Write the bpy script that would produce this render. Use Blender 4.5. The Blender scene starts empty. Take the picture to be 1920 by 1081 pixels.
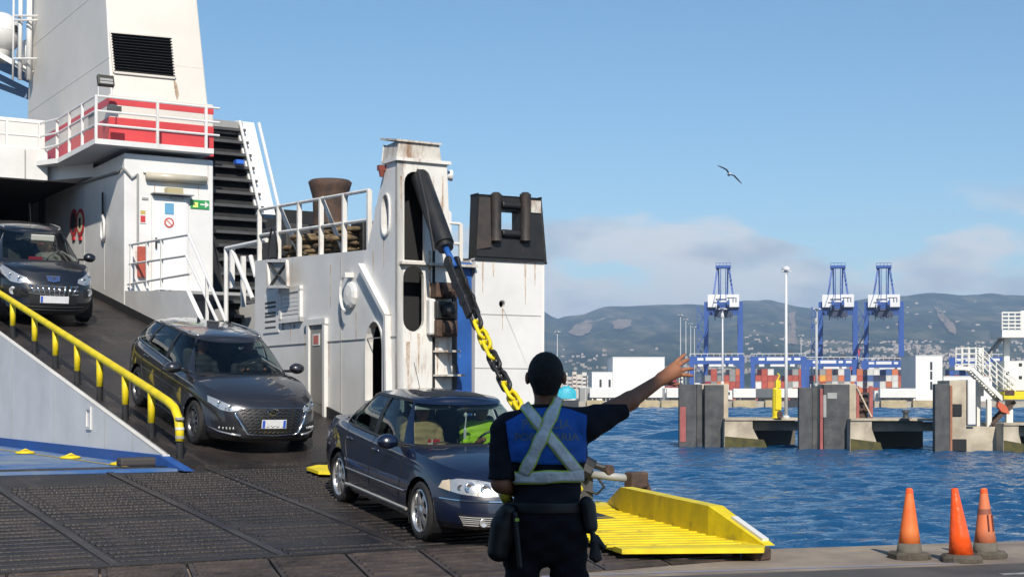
import bpy, math, random, numpy as np
from mathutils import Vector, Matrix
from mathutils.bvhtree import BVHTree
from mathutils.geometry import tessellate_polygon
random.seed(7); np.random.seed(7)
sc = bpy.context.scene
C = sc.collection
R = math.radians

# ------------------------------------------------------------------ camera
F, YH, EZ = 2800.0, 742.0, 1.6            # focal length in photo pixels, horizon row, eye height
cam_d = bpy.data.cameras.new('camera'); cam = bpy.data.objects.new('camera', cam_d); C.objects.link(cam)
cam.location = (0, 0, EZ); cam.rotation_euler = (R(90), 0, 0)
cam_d.sensor_width = 36; cam_d.lens = 36 * F / 1920; cam_d.shift_y = 201.5 / 1920
cam_d.clip_start = 0.1; cam_d.clip_end = 40000
sc.camera = cam

# ------------------------------------------------------------------ sky, sun, exposure
SUN_EL = R(37); SUN_H = Vector((0.15, -0.9887))         # horizontal direction towards the sun
w = bpy.data.worlds.new('World'); sc.world = w; w.use_nodes = True
nt = w.node_tree; nt.nodes.clear()
def N(t, kind, **kw):
    n = t.nodes.new(kind)
    for k, v in kw.items():
        if k.startswith('i_'):
            key = k[2:]
            n.inputs[int(key) if key.isdigit() else key.replace('_', ' ')].default_value = v
        else: setattr(n, k, v)
    return n
L = lambda t, a, b: t.links.new(a, b)
def ramp(t, stops, interp='LINEAR'):
    n = t.nodes.new('ShaderNodeValToRGB'); n.color_ramp.interpolation = interp
    e = n.color_ramp.elements
    while len(e) < len(stops): e.new(0.5)
    for el, (p, c) in zip(e, stops):
        el.position = p; el.color = (c, c, c, 1) if not hasattr(c, '__len__') else (*c[:3], 1)
    return n
out = N(nt, 'ShaderNodeOutputWorld'); bg = N(nt, 'ShaderNodeBackground', i_Strength=0.10)
sky = N(nt, 'ShaderNodeTexSky', sky_type='NISHITA', sun_disc=False, sun_elevation=SUN_EL,
        sun_rotation=math.atan2(SUN_H.x, SUN_H.y), air_density=1.0, dust_density=0.15, ozone_density=3.5)
tc = N(nt, 'ShaderNodeTexCoord'); sep = N(nt, 'ShaderNodeSeparateXYZ'); L(nt, tc.outputs['Generated'], sep.inputs[0])
mp = N(nt, 'ShaderNodeMapping'); mp.inputs['Scale'].default_value = (1, 1, 2.6); mp.inputs['Location'].default_value = (0.42, 0.0, 0.13)
L(nt, tc.outputs['Generated'], mp.inputs[0])
n1 = N(nt, 'ShaderNodeTexNoise', i_Scale=9.0, i_Detail=9.0, i_Roughness=0.50); L(nt, mp.outputs[0], n1.inputs['Vector'])
# clouds: a low band along the whole horizon, thicker towards it
el = ramp(nt, [(0.0, 0.42), (0.055, 0.34), (0.085, 0.20), (0.115, 0.10), (0.14, 0.0)]); L(nt, sep.outputs[2], el.inputs[0])
cov = N(nt, 'ShaderNodeMath', operation='ADD'); L(nt, n1.outputs[0], cov.inputs[0]); L(nt, el.outputs[0], cov.inputs[1])
cr = ramp(nt, [(0.60, 0.0), (0.665, 0.7), (0.80, 0.92)]); L(nt, cov.outputs[0], cr.inputs[0])
low = ramp(nt, [(0.0, 1), (0.11, 1), (0.138, 0)]); L(nt, sep.outputs[2], low.inputs[0])
cf = N(nt, 'ShaderNodeMath', operation='MULTIPLY'); L(nt, cr.outputs[0], cf.inputs[0]); L(nt, low.outputs[0], cf.inputs[1])
n2 = N(nt, 'ShaderNodeTexNoise', i_Scale=11.0, i_Detail=5.0); L(nt, mp.outputs[0], n2.inputs['Vector'])
cc = ramp(nt, [(0.38, (5.0, 5.4, 6.0)), (0.52, (8.0, 7.8, 7.7))]); L(nt, n2.outputs[0], cc.inputs[0])
mx = N(nt, 'ShaderNodeMixRGB'); L(nt, cf.outputs[0], mx.inputs[0]); hsv = N(nt, 'ShaderNodeHueSaturation', i_Saturation=1.1, i_Value=1.06, i_Hue=0.493); L(nt, sky.outputs[0], hsv.inputs['Color']); L(nt, hsv.outputs[0], mx.inputs[1]); L(nt, cc.outputs[0], mx.inputs[2])
L(nt, mx.outputs[0], bg.inputs[0]); L(nt, bg.outputs[0], out.inputs[0])

sun_d = bpy.data.lights.new('sun', 'SUN'); sun = bpy.data.objects.new('sun', sun_d); C.objects.link(sun)
sun_d.energy = 5.0; sun_d.angle = R(0.53); sun_d.color = (1.0, 0.93, 0.82)
to_sun = Vector((SUN_H.x * math.cos(SUN_EL), SUN_H.y * math.cos(SUN_EL), math.sin(SUN_EL)))
sun.rotation_euler = to_sun.to_track_quat('Z', 'Y').to_euler()
vs = sc.view_settings; vs.view_transform = 'Standard'; vs.look = 'None'; vs.exposure = 0.18; vs.gamma = 1.0; vs.use_curve_mapping = False
sc.render.engine = 'CYCLES'; cy = sc.cycles
cy.use_denoising = True; cy.max_bounces = 7; cy.diffuse_bounces = 3; cy.glossy_bounces = 4; cy.transmission_bounces = 6
cy.transparent_max_bounces = 12; cy.volume_bounces = 0; cy.sample_clamp_indirect = 6.0
cy.caustics_reflective = False; cy.caustics_refractive = False
# ------------------------------------------------------------------ helpers
TH = R(31); cT, sT = math.cos(TH), math.sin(TH)     # the ferry lies at 31 degrees to the view; p = across, t = along (away)
def at(px, py, Y): return Vector(((px - 960) / F * Y, Y, EZ - (py - YH) / F * Y))
def Sp(px, py, p):
    k, m = (px - 960) / F, (py - YH) / F; Y = p / (k * cT + sT); return Vector((p, (cT - k * sT) * Y, EZ - m * Y))
def St(px, py, t):
    k, m = (px - 960) / F, (py - YH) / F; Y = t / (cT - k * sT); return Vector(((k * cT + sT) * Y, t, EZ - m * Y))
def Sz(px, py, z):
    k, m = (px - 960) / F, (py - YH) / F; Y = (EZ - z) / m; return Vector(((k * cT + sT) * Y, (cT - k * sT) * Y, z))
def W3(v): return Vector((v[0] * cT - v[1] * sT, v[0] * sT + v[1] * cT, v[2]))   # ferry axes -> world
ORG = Vector((9.0, 26.0, -2.1))                      # foot of the ferry, in its own axes
V = Vector

class MB:
    def __init__(s): s.v = []; s.f = []; s.m = []; s.cur = 0
    def add(s, vs, fs):
        b = len(s.v); s.v += [tuple(x) for x in vs]; s.f += [tuple(i + b for i in f) for f in fs]; s.m += [s.cur] * len(fs); return s
    def obox(s, c, ax, h):
        c = V(c); a = [V(ax[i]) * h[i] for i in range(3)]
        vs = [c + a[0] * i + a[1] * j + a[2] * k for k in (-1, 1) for j in (-1, 1) for i in (-1, 1)]
        return s.add(vs, [(0, 2, 3, 1), (4, 5, 7, 6), (0, 1, 5, 4), (2, 6, 7, 3), (0, 4, 6, 2), (1, 3, 7, 5)])
    def box(s, x0, x1, y0, y1, z0, z1):
        return s.obox(((x0 + x1) / 2, (y0 + y1) / 2, (z0 + z1) / 2), ((1, 0, 0), (0, 1, 0), (0, 0, 1)), ((x1 - x0) / 2, (y1 - y0) / 2, (z1 - z0) / 2))
    def bar(s, a, b, w, h, up=(0, 0, 1)):
        a, b = V(a), V(b); d = (b - a); l = d.length; d.normalize(); u = V(up)
        if abs(d.dot(u)) > 0.98: u = V((0, 1, 0))
        r = d.cross(u).normalized(); u = r.cross(d)
        return s.obox((a + b) / 2, (d, r, u), (l / 2, w / 2, h / 2))
    def tube(s, pts, r, n=8, caps=True, closed=False):
        pts = [V(p) for p in pts]; k = len(pts); rr = r if hasattr(r, '__len__') else [r] * k; vs = []; fs = []
        nrm = None
        for i, p in enumerate(pts):
            if closed: d = pts[(i + 1) % k] - pts[i - 1]
            else: d = pts[min(i + 1, k - 1)] - pts[max(i - 1, 0)]
            d.normalize()
            if nrm is None: nrm = d.orthogonal().normalized()
            else:
                nrm = nrm - d * nrm.dot(d)
                nrm = nrm.normalized() if nrm.length > 1e-6 else d.orthogonal().normalized()
            b = d.cross(nrm)
            for j in range(n):
                a = 2 * math.pi * j / n; vs.append(p + (nrm * math.cos(a) + b * math.sin(a)) * rr[i])
        for i in range(k if closed else k - 1):
            i2 = (i + 1) % k
            for j in range(n): fs.append((i * n + j, i * n + (j + 1) % n, i2 * n + (j + 1) % n, i2 * n + j))
        if caps and not closed: fs += [tuple(range(n - 1, -1, -1)), tuple(range((k - 1) * n, k * n))]
        return s.add(vs, fs)
    def lathe(s, prof, o=(0, 0, 0), ax=(0, 0, 1), n=24, x=None, caps=True):
        ax = V(ax).normalized(); o = V(o); e = V(x).normalized() if x else ax.orthogonal().normalized(); g = ax.cross(e); vs = []; fs = []
        for r, h in prof:
            for j in range(n):
                a = 2 * math.pi * j / n; vs.append(o + ax * h + (e * math.cos(a) + g * math.sin(a)) * r)
        for i in range(len(prof) - 1):
            for j in range(n): fs.append((i * n + j, i * n + (j + 1) % n, (i + 1) * n + (j + 1) % n, (i + 1) * n + j))
        if caps and prof[0][0] > 1e-4: fs.append(tuple(range(n - 1, -1, -1)))
        if caps and prof[-1][0] > 1e-4: fs.append(tuple(range((len(prof) - 1) * n, len(prof) * n)))
        return s.add(vs, fs)
    def prism(s, poly, vec, holes=()):
        """planar polygon (3-D points), with holes, pulled along vec"""
        loops = [[V(p) for p in poly]] + [[V(p) for p in h] for h in holes]; vec = V(vec)
        flat = [p for l in loops for p in l]; n = len(flat); tris = tessellate_polygon(loops)
        vs = flat + [p + vec for p in flat]
        fs = [tuple(t) for t in tris] + [tuple(i + n for i in reversed(t)) for t in tris]; b = 0
        for l in loops:
            k = len(l)
            for i in range(k): j = (i + 1) % k; fs.append((b + i, b + j, b + j + n, b + i + n))
            b += k
        return s.add(vs, fs)
    def grid(s, rows, flip=False):
        nr, nc = len(rows), len(rows[0]); vs = [p for r in rows for p in r]
        fs = [(i * nc + j, i * nc + j + 1, (i + 1) * nc + j + 1, (i + 1) * nc + j) for i in range(nr - 1) for j in range(nc - 1)]
        return s.add(vs, [f[::-1] for f in fs] if flip else fs)
    def ell(s, c, r, n=12, m=8, zmin=-1):
        c = V(c); rows = []
        for i in range(m + 1):
            a = -math.pi / 2 + math.pi * i / m
            if math.sin(a) < zmin - 1e-6: continue
            rows.append([c + V((r[0] * math.cos(a) * math.cos(2 * math.pi * j / n), r[1] * math.cos(a) * math.sin(2 * math.pi * j / n), r[2] * math.sin(a))) for j in range(n + 1)])
        return s.grid(rows)
    def mesh(s, name, mats, off=None, smooth=False, angle=None):
        me = bpy.data.meshes.new(name); o = V(off) if off is not None else V((0, 0, 0))
        me.from_pydata([(x[0] - o.x, x[1] - o.y, x[2] - o.z) for x in s.v], [], s.f)
        for m in (mats if isinstance(mats, (list, tuple)) else [mats]): me.materials.append(m)
        if len(me.materials) > 1: me.polygons.foreach_set('material_index', s.m)
        if smooth or angle:
            me.polygons.foreach_set('use_smooth', [True] * len(me.polygons))
            if angle: me.set_sharp_from_angle(angle=R(angle))
        me.update(); return me
    def build(s, name, mats, parent=None, off=None, smooth=False, bevel=0, angle=None):
        o = bpy.data.objects.new(name, s.mesh(name, mats, off, smooth, angle)); C.objects.link(o)
        if parent: o.parent = parent
        if bevel:
            b = o.modifiers.new('bevel', 'BEVEL'); b.width = bevel; b.segments = 2; b.limit_method = 'ANGLE'; b.angle_limit = R(40)
        return o
def tag(o, label=None, cat=None, group=None, kind=None):
    if label: o['label'] = label
    if cat: o['category'] = cat
    if group: o['group'] = group
    if kind: o['kind'] = kind
    return o
def empty(name, loc=(0, 0, 0), label=None, cat=None, group=None, rz=0):
    o = bpy.data.objects.new(name, None); C.objects.link(o); o.location = loc; o.rotation_euler = (0, 0, rz); o.empty_display_size = 0.2
    return tag(o, label, cat, group)
def copy_tree(o, parent=None):
    c = o.copy(); C.objects.link(c); c.parent = parent
    for ch in list(o.children): copy_tree(ch, c)
    return c
def place(me, name, parent=None, loc=(0, 0, 0), rz=0):
    o = bpy.data.objects.new(name, me); C.objects.link(o); o.location = loc; o.rotation_euler = (0, 0, rz)
    if parent: o.parent = parent
    return o

# ------------------------------------------------------------------ materials
MATS = {}
def mat(name, col, rough=0.5, metal=0.0, var=0.0, vs=3.0, col2=None, bump=0.0, bs=60.0, coat=0.0, stain=None, st_amt=0.5, st_scale=(5, 5, 0.6), rand=0.0, spec=0.5, trans=0.0, emit=None):
    if name in MATS: return MATS[name]
    m = bpy.data.materials.new(name); m.use_nodes = True; t = m.node_tree; b = t.nodes['Principled BSDF']
    b.inputs['Base Color'].default_value = (*col, 1); b.inputs['Roughness'].default_value = rough; b.inputs['Metallic'].default_value = metal
    b.inputs['Specular IOR Level'].default_value = spec
    if coat: b.inputs['Coat Weight'].default_value = coat; b.inputs['Coat Roughness'].default_value = 0.04
    src = None; tcn = N(t, 'ShaderNodeTexCoord')
    if var or col2:
        c2 = col2 or tuple(x * (1 - var) for x in col)
        nz = N(t, 'ShaderNodeTexNoise', i_Scale=vs, i_Detail=8.0, i_Roughness=0.62); L(t, tcn.outputs['Object'], nz.inputs['Vector'])
        rp = ramp(t, [(0.36, c2), (0.64, col)]); L(t, nz.outputs[0], rp.inputs[0]); src = rp.outputs[0]
        rr = N(t, 'ShaderNodeMapRange', i_3=max(0, rough - 0.08), i_4=min(1, rough + 0.12)); L(t, nz.outputs[0], rr.inputs[0]); L(t, rr.outputs[0], b.inputs['Roughness'])
    if stain:
        mpn = N(t, 'ShaderNodeMapping'); mpn.inputs['Scale'].default_value = st_scale; L(t, tcn.outputs['Object'], mpn.inputs[0])
        nz = N(t, 'ShaderNodeTexNoise', i_Scale=1.0, i_Detail=9.0, i_Roughness=0.7); L(t, mpn.outputs[0], nz.inputs['Vector'])
        rp = ramp(t, [(0.72 - 0.3 * st_amt, 0), (0.86 - 0.22 * st_amt, 0.9)]); L(t, nz.outputs[0], rp.inputs[0])
        mxn = N(t, 'ShaderNodeMixRGB'); L(t, rp.outputs[0], mxn.inputs[0])
        if src: L(t, src, mxn.inputs[1])
        else: mxn.inputs[1].default_value = (*col, 1)
        mxn.inputs[2].default_value = (*stain, 1); src = mxn.outputs[0]
    if rand:
        oi = N(t, 'ShaderNodeObjectInfo'); hs = N(t, 'ShaderNodeHueSaturation'); mr = N(t, 'ShaderNodeMapRange', i_3=1 - rand, i_4=1 + rand)
        L(t, oi.outputs['Random'], mr.inputs[0]); L(t, mr.outputs[0], hs.inputs['Value'])
        if src: L(t, src, hs.inputs['Color'])
        else: hs.inputs['Color'].default_value = (*col, 1)
        src = hs.outputs[0]
    if src: L(t, src, b.inputs['Base Color'])
    if bump:
        nb = N(t, 'ShaderNodeTexNoise', i_Scale=bs, i_Detail=6.0); L(t, tcn.outputs['Object'], nb.inputs['Vector'])
        bp = N(t, 'ShaderNodeBump', i_Strength=bump, i_Distance=0.02); L(t, nb.outputs[0], bp.inputs['Height']); L(t, bp.outputs[0], b.inputs['Normal'])
    if emit: b.inputs['Emission Color'].default_value = (*col, 1); b.inputs['Emission Strength'].default_value = emit
    MATS[name] = m; return m
def glass(name, tint, refl=1.0, rough=0.0):
    m = bpy.data.materials.new(name); m.use_nodes = True; t = m.node_tree; t.nodes.clear()
    o = N(t, 'ShaderNodeOutputMaterial'); a = N(t, 'ShaderNodeBsdfTransparent'); a.inputs[0].default_value = (*tint, 1)
    g = N(t, 'ShaderNodeBsdfGlossy', i_Roughness=rough); g.inputs[0].default_value = (refl, refl, refl, 1)
    fr = N(t, 'ShaderNodeFresnel', i_IOR=1.5); ge = N(t, 'ShaderNodeNewGeometry'); mr_ = N(t, 'ShaderNodeMapRange', i_3=1.5, i_4=1 / 1.5); L(t, ge.outputs['Backfacing'], mr_.inputs[0]); L(t, mr_.outputs[0], fr.inputs[0]); x = N(t, 'ShaderNodeMixShader'); L(t, fr.outputs[0], x.inputs[0]); L(t, a.outputs[0], x.inputs[1]); L(t, g.outputs[0], x.inputs[2]); L(t, x.outputs[0], o.inputs[0])
    MATS[name] = m; return m
RUST = (0.17, 0.07, 0.03)
M_WHITE = mat('ship_white', (0.72, 0.71, 0.69), 0.42, var=0.12, vs=1.2, stain=(0.40, 0.29, 0.18), st_amt=0.34, st_scale=(3.5, 3.5, 0.35), bump=0.22, bs=2.2)
M_WHITEC = mat('casing_cream', (0.66, 0.615, 0.55), 0.45, var=0.08, vs=0.8, stain=(0.42, 0.30, 0.18), st_amt=0.24, st_scale=(2, 2, 0.3), bump=0.06, bs=2)
M_WRUST = mat('white_rusty', (0.72, 0.70, 0.66), 0.5, var=0.1, vs=2.5, stain=(0.26, 0.12, 0.05), st_amt=0.62, st_scale=(6, 6, 1.3), bump=0.1, bs=12)
M_VRUST = mat('rust_eaten_white', (0.60, 0.57, 0.52), 0.6, var=0.15, vs=3, stain=(0.22, 0.11, 0.055), st_amt=0.85, st_scale=(6, 6, 2.0), bump=0.2, bs=15)
M_RED = mat('band_red', (0.58, 0.055, 0.06), 0.45, var=0.12, vs=1.5)
M_BLUE = mat('hull_blue', (0.02, 0.10, 0.36), 0.45, var=0.25, vs=2.0, stain=(0.4, 0.42, 0.42), st_amt=0.25, st_scale=(4, 4, 3))
M_BDECK = mat('deck_blue', (0.03, 0.12, 0.34), 0.6, col2=(0.20, 0.25, 0.30), vs=0.9, bump=0.15, bs=30)
M_YEL = mat('safety_yellow', (0.80, 0.62, 0.01), 0.5, var=0.22, vs=4, stain=(0.14, 0.11, 0.05), st_amt=0.42, st_scale=(7, 7, 6), bump=.15, bs=20)
M_YELW = mat('scuffed_yellow', (0.80, 0.62, 0.01), 0.55, var=0.25, vs=3, stain=(0.13, 0.10, 0.05), st_amt=0.5, st_scale=(2.2, 5, 5), bump=.2, bs=25)
M_BLACK = mat('black_paint', (0.018, 0.018, 0.019), 0.45, var=0.3, vs=5, stain=(0.10, 0.05, 0.03), st_amt=0.35, st_scale=(8, 8, 3), bump=0.15, bs=20)
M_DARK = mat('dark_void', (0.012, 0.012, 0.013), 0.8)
M_RUSTY = mat('rusty_brown', (0.10, 0.055, 0.035), 0.75, col2=(0.045, 0.03, 0.025), vs=6, bump=0.4, bs=25)
M_STEEL = mat('ramp_steel', (0.052, 0.041, 0.036), 0.46, metal=0.3, col2=(0.014, 0.013, 0.014), vs=1.1, bump=0.8, bs=22, stain=(0.13, 0.10, 0.082), st_amt=0.52, st_scale=(2.2, .35, 1))
M_STEELB = mat('ramp_bar', (0.056, 0.045, 0.040), 0.45, metal=0.35, col2=(0.015, 0.0135, 0.014), vs=1.2, bump=0.6, bs=30, rand=.2, stain=(0.13, 0.10, 0.082), st_amt=.35, st_scale=(2.2, .5, 1))
M_WORN = mat('worn_steel', (0.095, 0.08, 0.072), 0.42, metal=0.5, col2=(0.035, 0.03, 0.03), vs=1.6, bump=0.3, bs=40)
M_FLAP = mat('flap_steel', (0.085, 0.064, 0.054), 0.62, metal=0.1, col2=(0.032, 0.024, 0.022), vs=2.2, bump=0.6, bs=30, stain=(0.15, 0.12, 0.10), st_amt=0.3, st_scale=(2, 9, 2), rand=0.15)
M_GREY = mat('grey_paint', (0.33, 0.33, 0.32), 0.5, var=0.15, vs=3)
M_DGREY = mat('dark_grey', (0.07, 0.07, 0.072), 0.6, var=0.3, vs=4)
M_CONC = mat('quay_concrete', (0.31, 0.25, 0.19), 0.85, col2=(0.16, 0.13, 0.105), vs=0.8, bump=0.5, bs=25, stain=(0.08, 0.075, 0.07), st_amt=0.35, st_scale=(0.6, 0.6, 0.6))
M_ASPH = mat('quay_asphalt', (0.095, 0.083, 0.075), 0.85, col2=(0.05, 0.048, 0.047), vs=1.2, bump=0.6, bs=80)
M_ROPE = mat('rope_tan', (0.24, 0.17, 0.09), 0.9, col2=(0.10, 0.065, 0.035), vs=9, bump=0.8, bs=60)
M_CHROME = mat('chrome', (0.75, 0.75, 0.76), 0.12, metal=1.0)
M_SILV = mat('silver_alloy', (0.62, 0.62, 0.62), 0.28, metal=0.85)
M_RUB = mat('tyre_rubber', (0.022, 0.021, 0.02), 0.75, var=0.3, vs=9, bump=0.2, bs=60)
M_ORNG = mat('cone_orange', (0.85, 0.13, 0.02), 0.45, var=0.2, vs=8)
def text_geo(s, size, bold=False):
    cu = bpy.data.curves.new('t', 'FONT'); cu.body = s; cu.size = size; cu.align_x = 'CENTER'; cu.align_y = 'CENTER'; cu.extrude = 0.0; cu.resolution_u = 3
    if bold: cu.offset = size * 0.02
    o = bpy.data.objects.new('t', cu); me = bpy.data.meshes.new_from_object(o)
    vs = [v.co.copy() for v in me.vertices]; fs = [tuple(p.vertices) for p in me.polygons]
    bpy.data.objects.remove(o); bpy.data.curves.remove(cu); bpy.data.meshes.remove(me)
    return vs, fs
def put_text(mb, s, size, o, ux, uy, bold=False):
    vs, fs = text_geo(s, size, bold); o, ux, uy = V(o), V(ux), V(uy)
    return mb.add([o + ux * v.x + uy * v.y for v in vs], fs)
# ------------------------------------------------------------------ ground, water, hills, haze
def noise2(x, y, seed=0, octs=5, lac=2.0, gain=0.5):
    def h(ix, iy, s): 
        n = np.sin(ix * 127.1 + iy * 311.7 + s * 74.7) * 43758.5453; return n - np.floor(n)
    r = np.zeros_like(x, dtype=float); a = 1.0; tot = 0
    for o in range(octs):
        ix, iy = np.floor(x), np.floor(y); fx, fy = x - ix, y - iy; ux, uy = fx * fx * (3 - 2 * fx), fy * fy * (3 - 2 * fy); s = seed + o
        v = (h(ix, iy, s) * (1 - ux) + h(ix + 1, iy, s) * ux) * (1 - uy) + (h(ix, iy + 1, s) * (1 - ux) + h(ix + 1, iy + 1, s) * ux) * uy
        r += a * v; tot += a; a *= gain; x, y = x * lac, y * lac
    return r / tot
def np_grid(name, X, Y, Z, m, parent=None, smooth=True):
    nr, nc = X.shape; me = bpy.data.meshes.new(name); idx = np.arange(nr * nc).reshape(nr, nc)
    q = np.stack([idx[:-1, :-1], idx[:-1, 1:], idx[1:, 1:], idx[1:, :-1]], -1).reshape(-1, 4)
    me.vertices.add(nr * nc); me.vertices.foreach_set('co', np.stack([X, Y, Z], -1).astype(np.float32).ravel())
    me.loops.add(q.size); me.loops.foreach_set('vertex_index', q.ravel().astype(np.int32))
    me.polygons.add(len(q)); me.polygons.foreach_set('loop_start', np.arange(0, q.size, 4, dtype=np.int32)); me.polygons.foreach_set('loop_total', np.full(len(q), 4, dtype=np.int32))
    me.update(); me.validate(); me.polygons.foreach_set('use_smooth', np.full(len(q), smooth)); me.materials.append(m)
    o = bpy.data.objects.new(name, me); C.objects.link(o)
    if parent: o.parent = parent
    return o
QA = V((2.69, 15.66)); QD = V((math.cos(R(16)), math.sin(R(16)))); QN = V((QD.y, -QD.x))    # quay edge, QN points inland (towards us)
def Q(a, b, z): r = QA + QD * a + QN * b; return (r.x, r.y, z)
m = MB(); m.prism([Q(-60, 0, 0), Q(120, 0, 0), Q(120, 90, 0), Q(-60, 90, 0)], (0, 0, -5))
tag(m.build('quay', M_CONC), kind='structure')
m = MB(); m.prism([Q(-60, 2.3, .002), Q(120, 1.2, .002), Q(120, 89, .002), Q(-60, 89, .002)], (0, 0, .003))
tag(m.build('quay_road', M_ASPH), kind='structure')
M_LBLUE = mat('faded_blue_line', (0.16, 0.20, 0.36), 0.7, col2=(0.25, 0.23, 0.22), vs=5)
m = MB(); m.prism([Q(-3, 1.62, .003), Q(1.2, 1.72, .003), Q(1.2, 1.77, .003), Q(-3, 1.67, .003)], (0, 0, .003)); 
tag(m.build('painted_line', M_LBLUE), kind='structure')
# worn white dashes on the road
M_WLINE = mat('worn_white_line', (0.42, 0.41, 0.40), 0.8, col2=(0.12, 0.115, 0.11), vs=7)
for i in range(5):
    m = MB(); a = 1.0 + i * 0.62; m.prism([Q(a, 2.62, .006), Q(a + .4, 2.6, .006), Q(a + .4, 2.68, .006), Q(a, 2.7, .006)], (0, 0, .003))
    tag(m.build('painted_line', M_WLINE), kind='structure')

# water: a rippled sheet near, a flat sheet far
def water_mat():
    m = bpy.data.materials.new('harbour_water'); m.use_nodes = True; t = m.node_tree; b = t.nodes['Principled BSDF']
    b.inputs['Base Color'].default_value = (0.006, 0.06, 0.155, 1); b.inputs['Roughness'].default_value = 0.06; b.inputs['IOR'].default_value = 1.33
    g = N(t, 'ShaderNodeNewGeometry'); mp_ = N(t, 'ShaderNodeMapping'); mp_.inputs['Scale'].default_value = (1.0, 1.5, 1); L(t, g.outputs['Position'], mp_.inputs[0])
    n1 = N(t, 'ShaderNodeTexNoise', i_Scale=1.6, i_Detail=4.0, i_Roughness=0.6); L(t, mp_.outputs[0], n1.inputs['Vector'])
    b1 = N(t, 'ShaderNodeBump', i_Strength=0.9, i_Distance=0.22); L(t, n1.outputs[0], b1.inputs['Height']); L(t, b1.outputs[0], b.inputs['Normal'])
    return m
M_WATER = water_mat(); WZ = -2.1
xs = np.arange(-30, 64.01, 0.2); ys = np.arange(15, 128.01, 0.2); X, Y = np.meshgrid(xs, ys); Z = np.zeros_like(X)
rng = np.random.RandomState(3)
wx = X + 1.1 * noise2(X * .35, Y * .35, 5, 2); wy = Y + 1.1 * noise2(X * .35 + 9, Y * .35, 6, 2)
for i in range(30):
    lam = rng.uniform(0.6, 2.6); a = rng.normal(R(80), R(32)); k = 2 * math.pi / lam
    Z += 0.0095 * lam ** 0.8 * np.sin(k * (wx * math.cos(a) + wy * math.sin(a)) + rng.uniform(0, 6.28))
Z *= .45 + 1.1 * noise2(X * .06, Y * .035, 31, 3)
Z += 0.13 * (noise2(X * .55, Y * .75, 2, 4) - .5) + 0.10 * (noise2(X * .2, Y * .25, 12, 3) - .5)
fade = np.clip(np.minimum.reduce([X + 30, 64 - X, Y - 15, 128 - Y]) / 6, 0, 1)
tag(np_grid('water', X, Y, WZ + Z * fade, M_WATER), kind='structure')
m = MB()
xs = np.arange(-60, 170.01, 0.8); ys = np.concatenate([np.arange(128, 260, .62), np.arange(260, 455, 1.0)]); X, Y = np.meshgrid(xs, ys); Z = np.zeros_like(X)
for i in range(22):
    lam = rng.uniform(2.6, 7.5); a = rng.normal(R(82), R(26)); k = 2 * math.pi / lam; Z += 0.013 * lam ** .9 * np.sin(k * (X * math.cos(a) + Y * math.sin(a)) + rng.uniform(0, 6.28))
fade = np.clip(np.minimum.reduce([X + 60, 170 - X, Y - 127.5]) / 5, 0, 1); tag(np_grid('mid_water', X, Y, WZ + Z * fade, M_WATER), kind='structure')
for x0, x1, y0, y1 in ((-3000, -60, 128, 1200), (170, 4000, 128, 1200), (-60, 170, 454, 1200), (-3000, -30, -200, 128), (64, 4000, -200, 128), (-30, 64, -200, 15)): m.add([(x0, y0, WZ), (x1, y0, WZ), (x1, y1, WZ), (x0, y1, WZ)], [(0, 1, 2, 3)])
tag(m.build('far_water', M_WATER), kind='structure')

# hills
prof = [(-3000, 640), (-1500, 600), (0, 590), (500, 597), (700, 588), (900, 574), (1018, 580), (1042, 597), (1060, 592), (1075, 591), (1095, 587), (1135, 571), (1200, 572), (1290, 567), (1330, 571), (1400, 562), (1440, 559), (1480, 571), (1530, 577), (1560, 570), (1640, 557), (1700, 551), (1740, 547), (1800, 552), (1860, 548), (1920, 553), (2100, 560), (2600, 590), (4500, 640)]
YR = 6000.0
pX = np.array([(a - 960) / F * YR for a, b in prof]); pH = np.array([(YH - b) / F * YR for a, b in prof])
xs = np.arange(-5200, 6200, 26); ys = np.concatenate([np.arange(1900, 6400, 45), np.arange(6400, 8300, 150)]); X, Y = np.meshgrid(xs, ys)
def hill(X, Y):
    rid = np.interp(X * YR / np.clip(Y, 3500, 7000), pX, pH)
    s = np.clip((Y - 2300) / (YR - 2300), 0, 1.0); base = rid * (0.06 * np.clip(s * 8, 0, 1) + 0.94 * s ** 1.25)
    dn = np.clip((Y - YR) / 2300, 0, 1); base = base * (1 - dn * dn)
    sp = 1 - np.abs(2 * noise2(X / 620 + .3 * noise2(X / 300, Y / 500, 3, 2), Y / 1900, 21, 5) - 1)
    amp = 95 * s * (1 - s ** 6) + 3 * s
    return base - amp * (1 - sp) * 1.1 + 16 * s * (noise2(X / 110, Y / 160, 8, 4) - .5) - 1.0
H = hill(X, Y)
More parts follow.
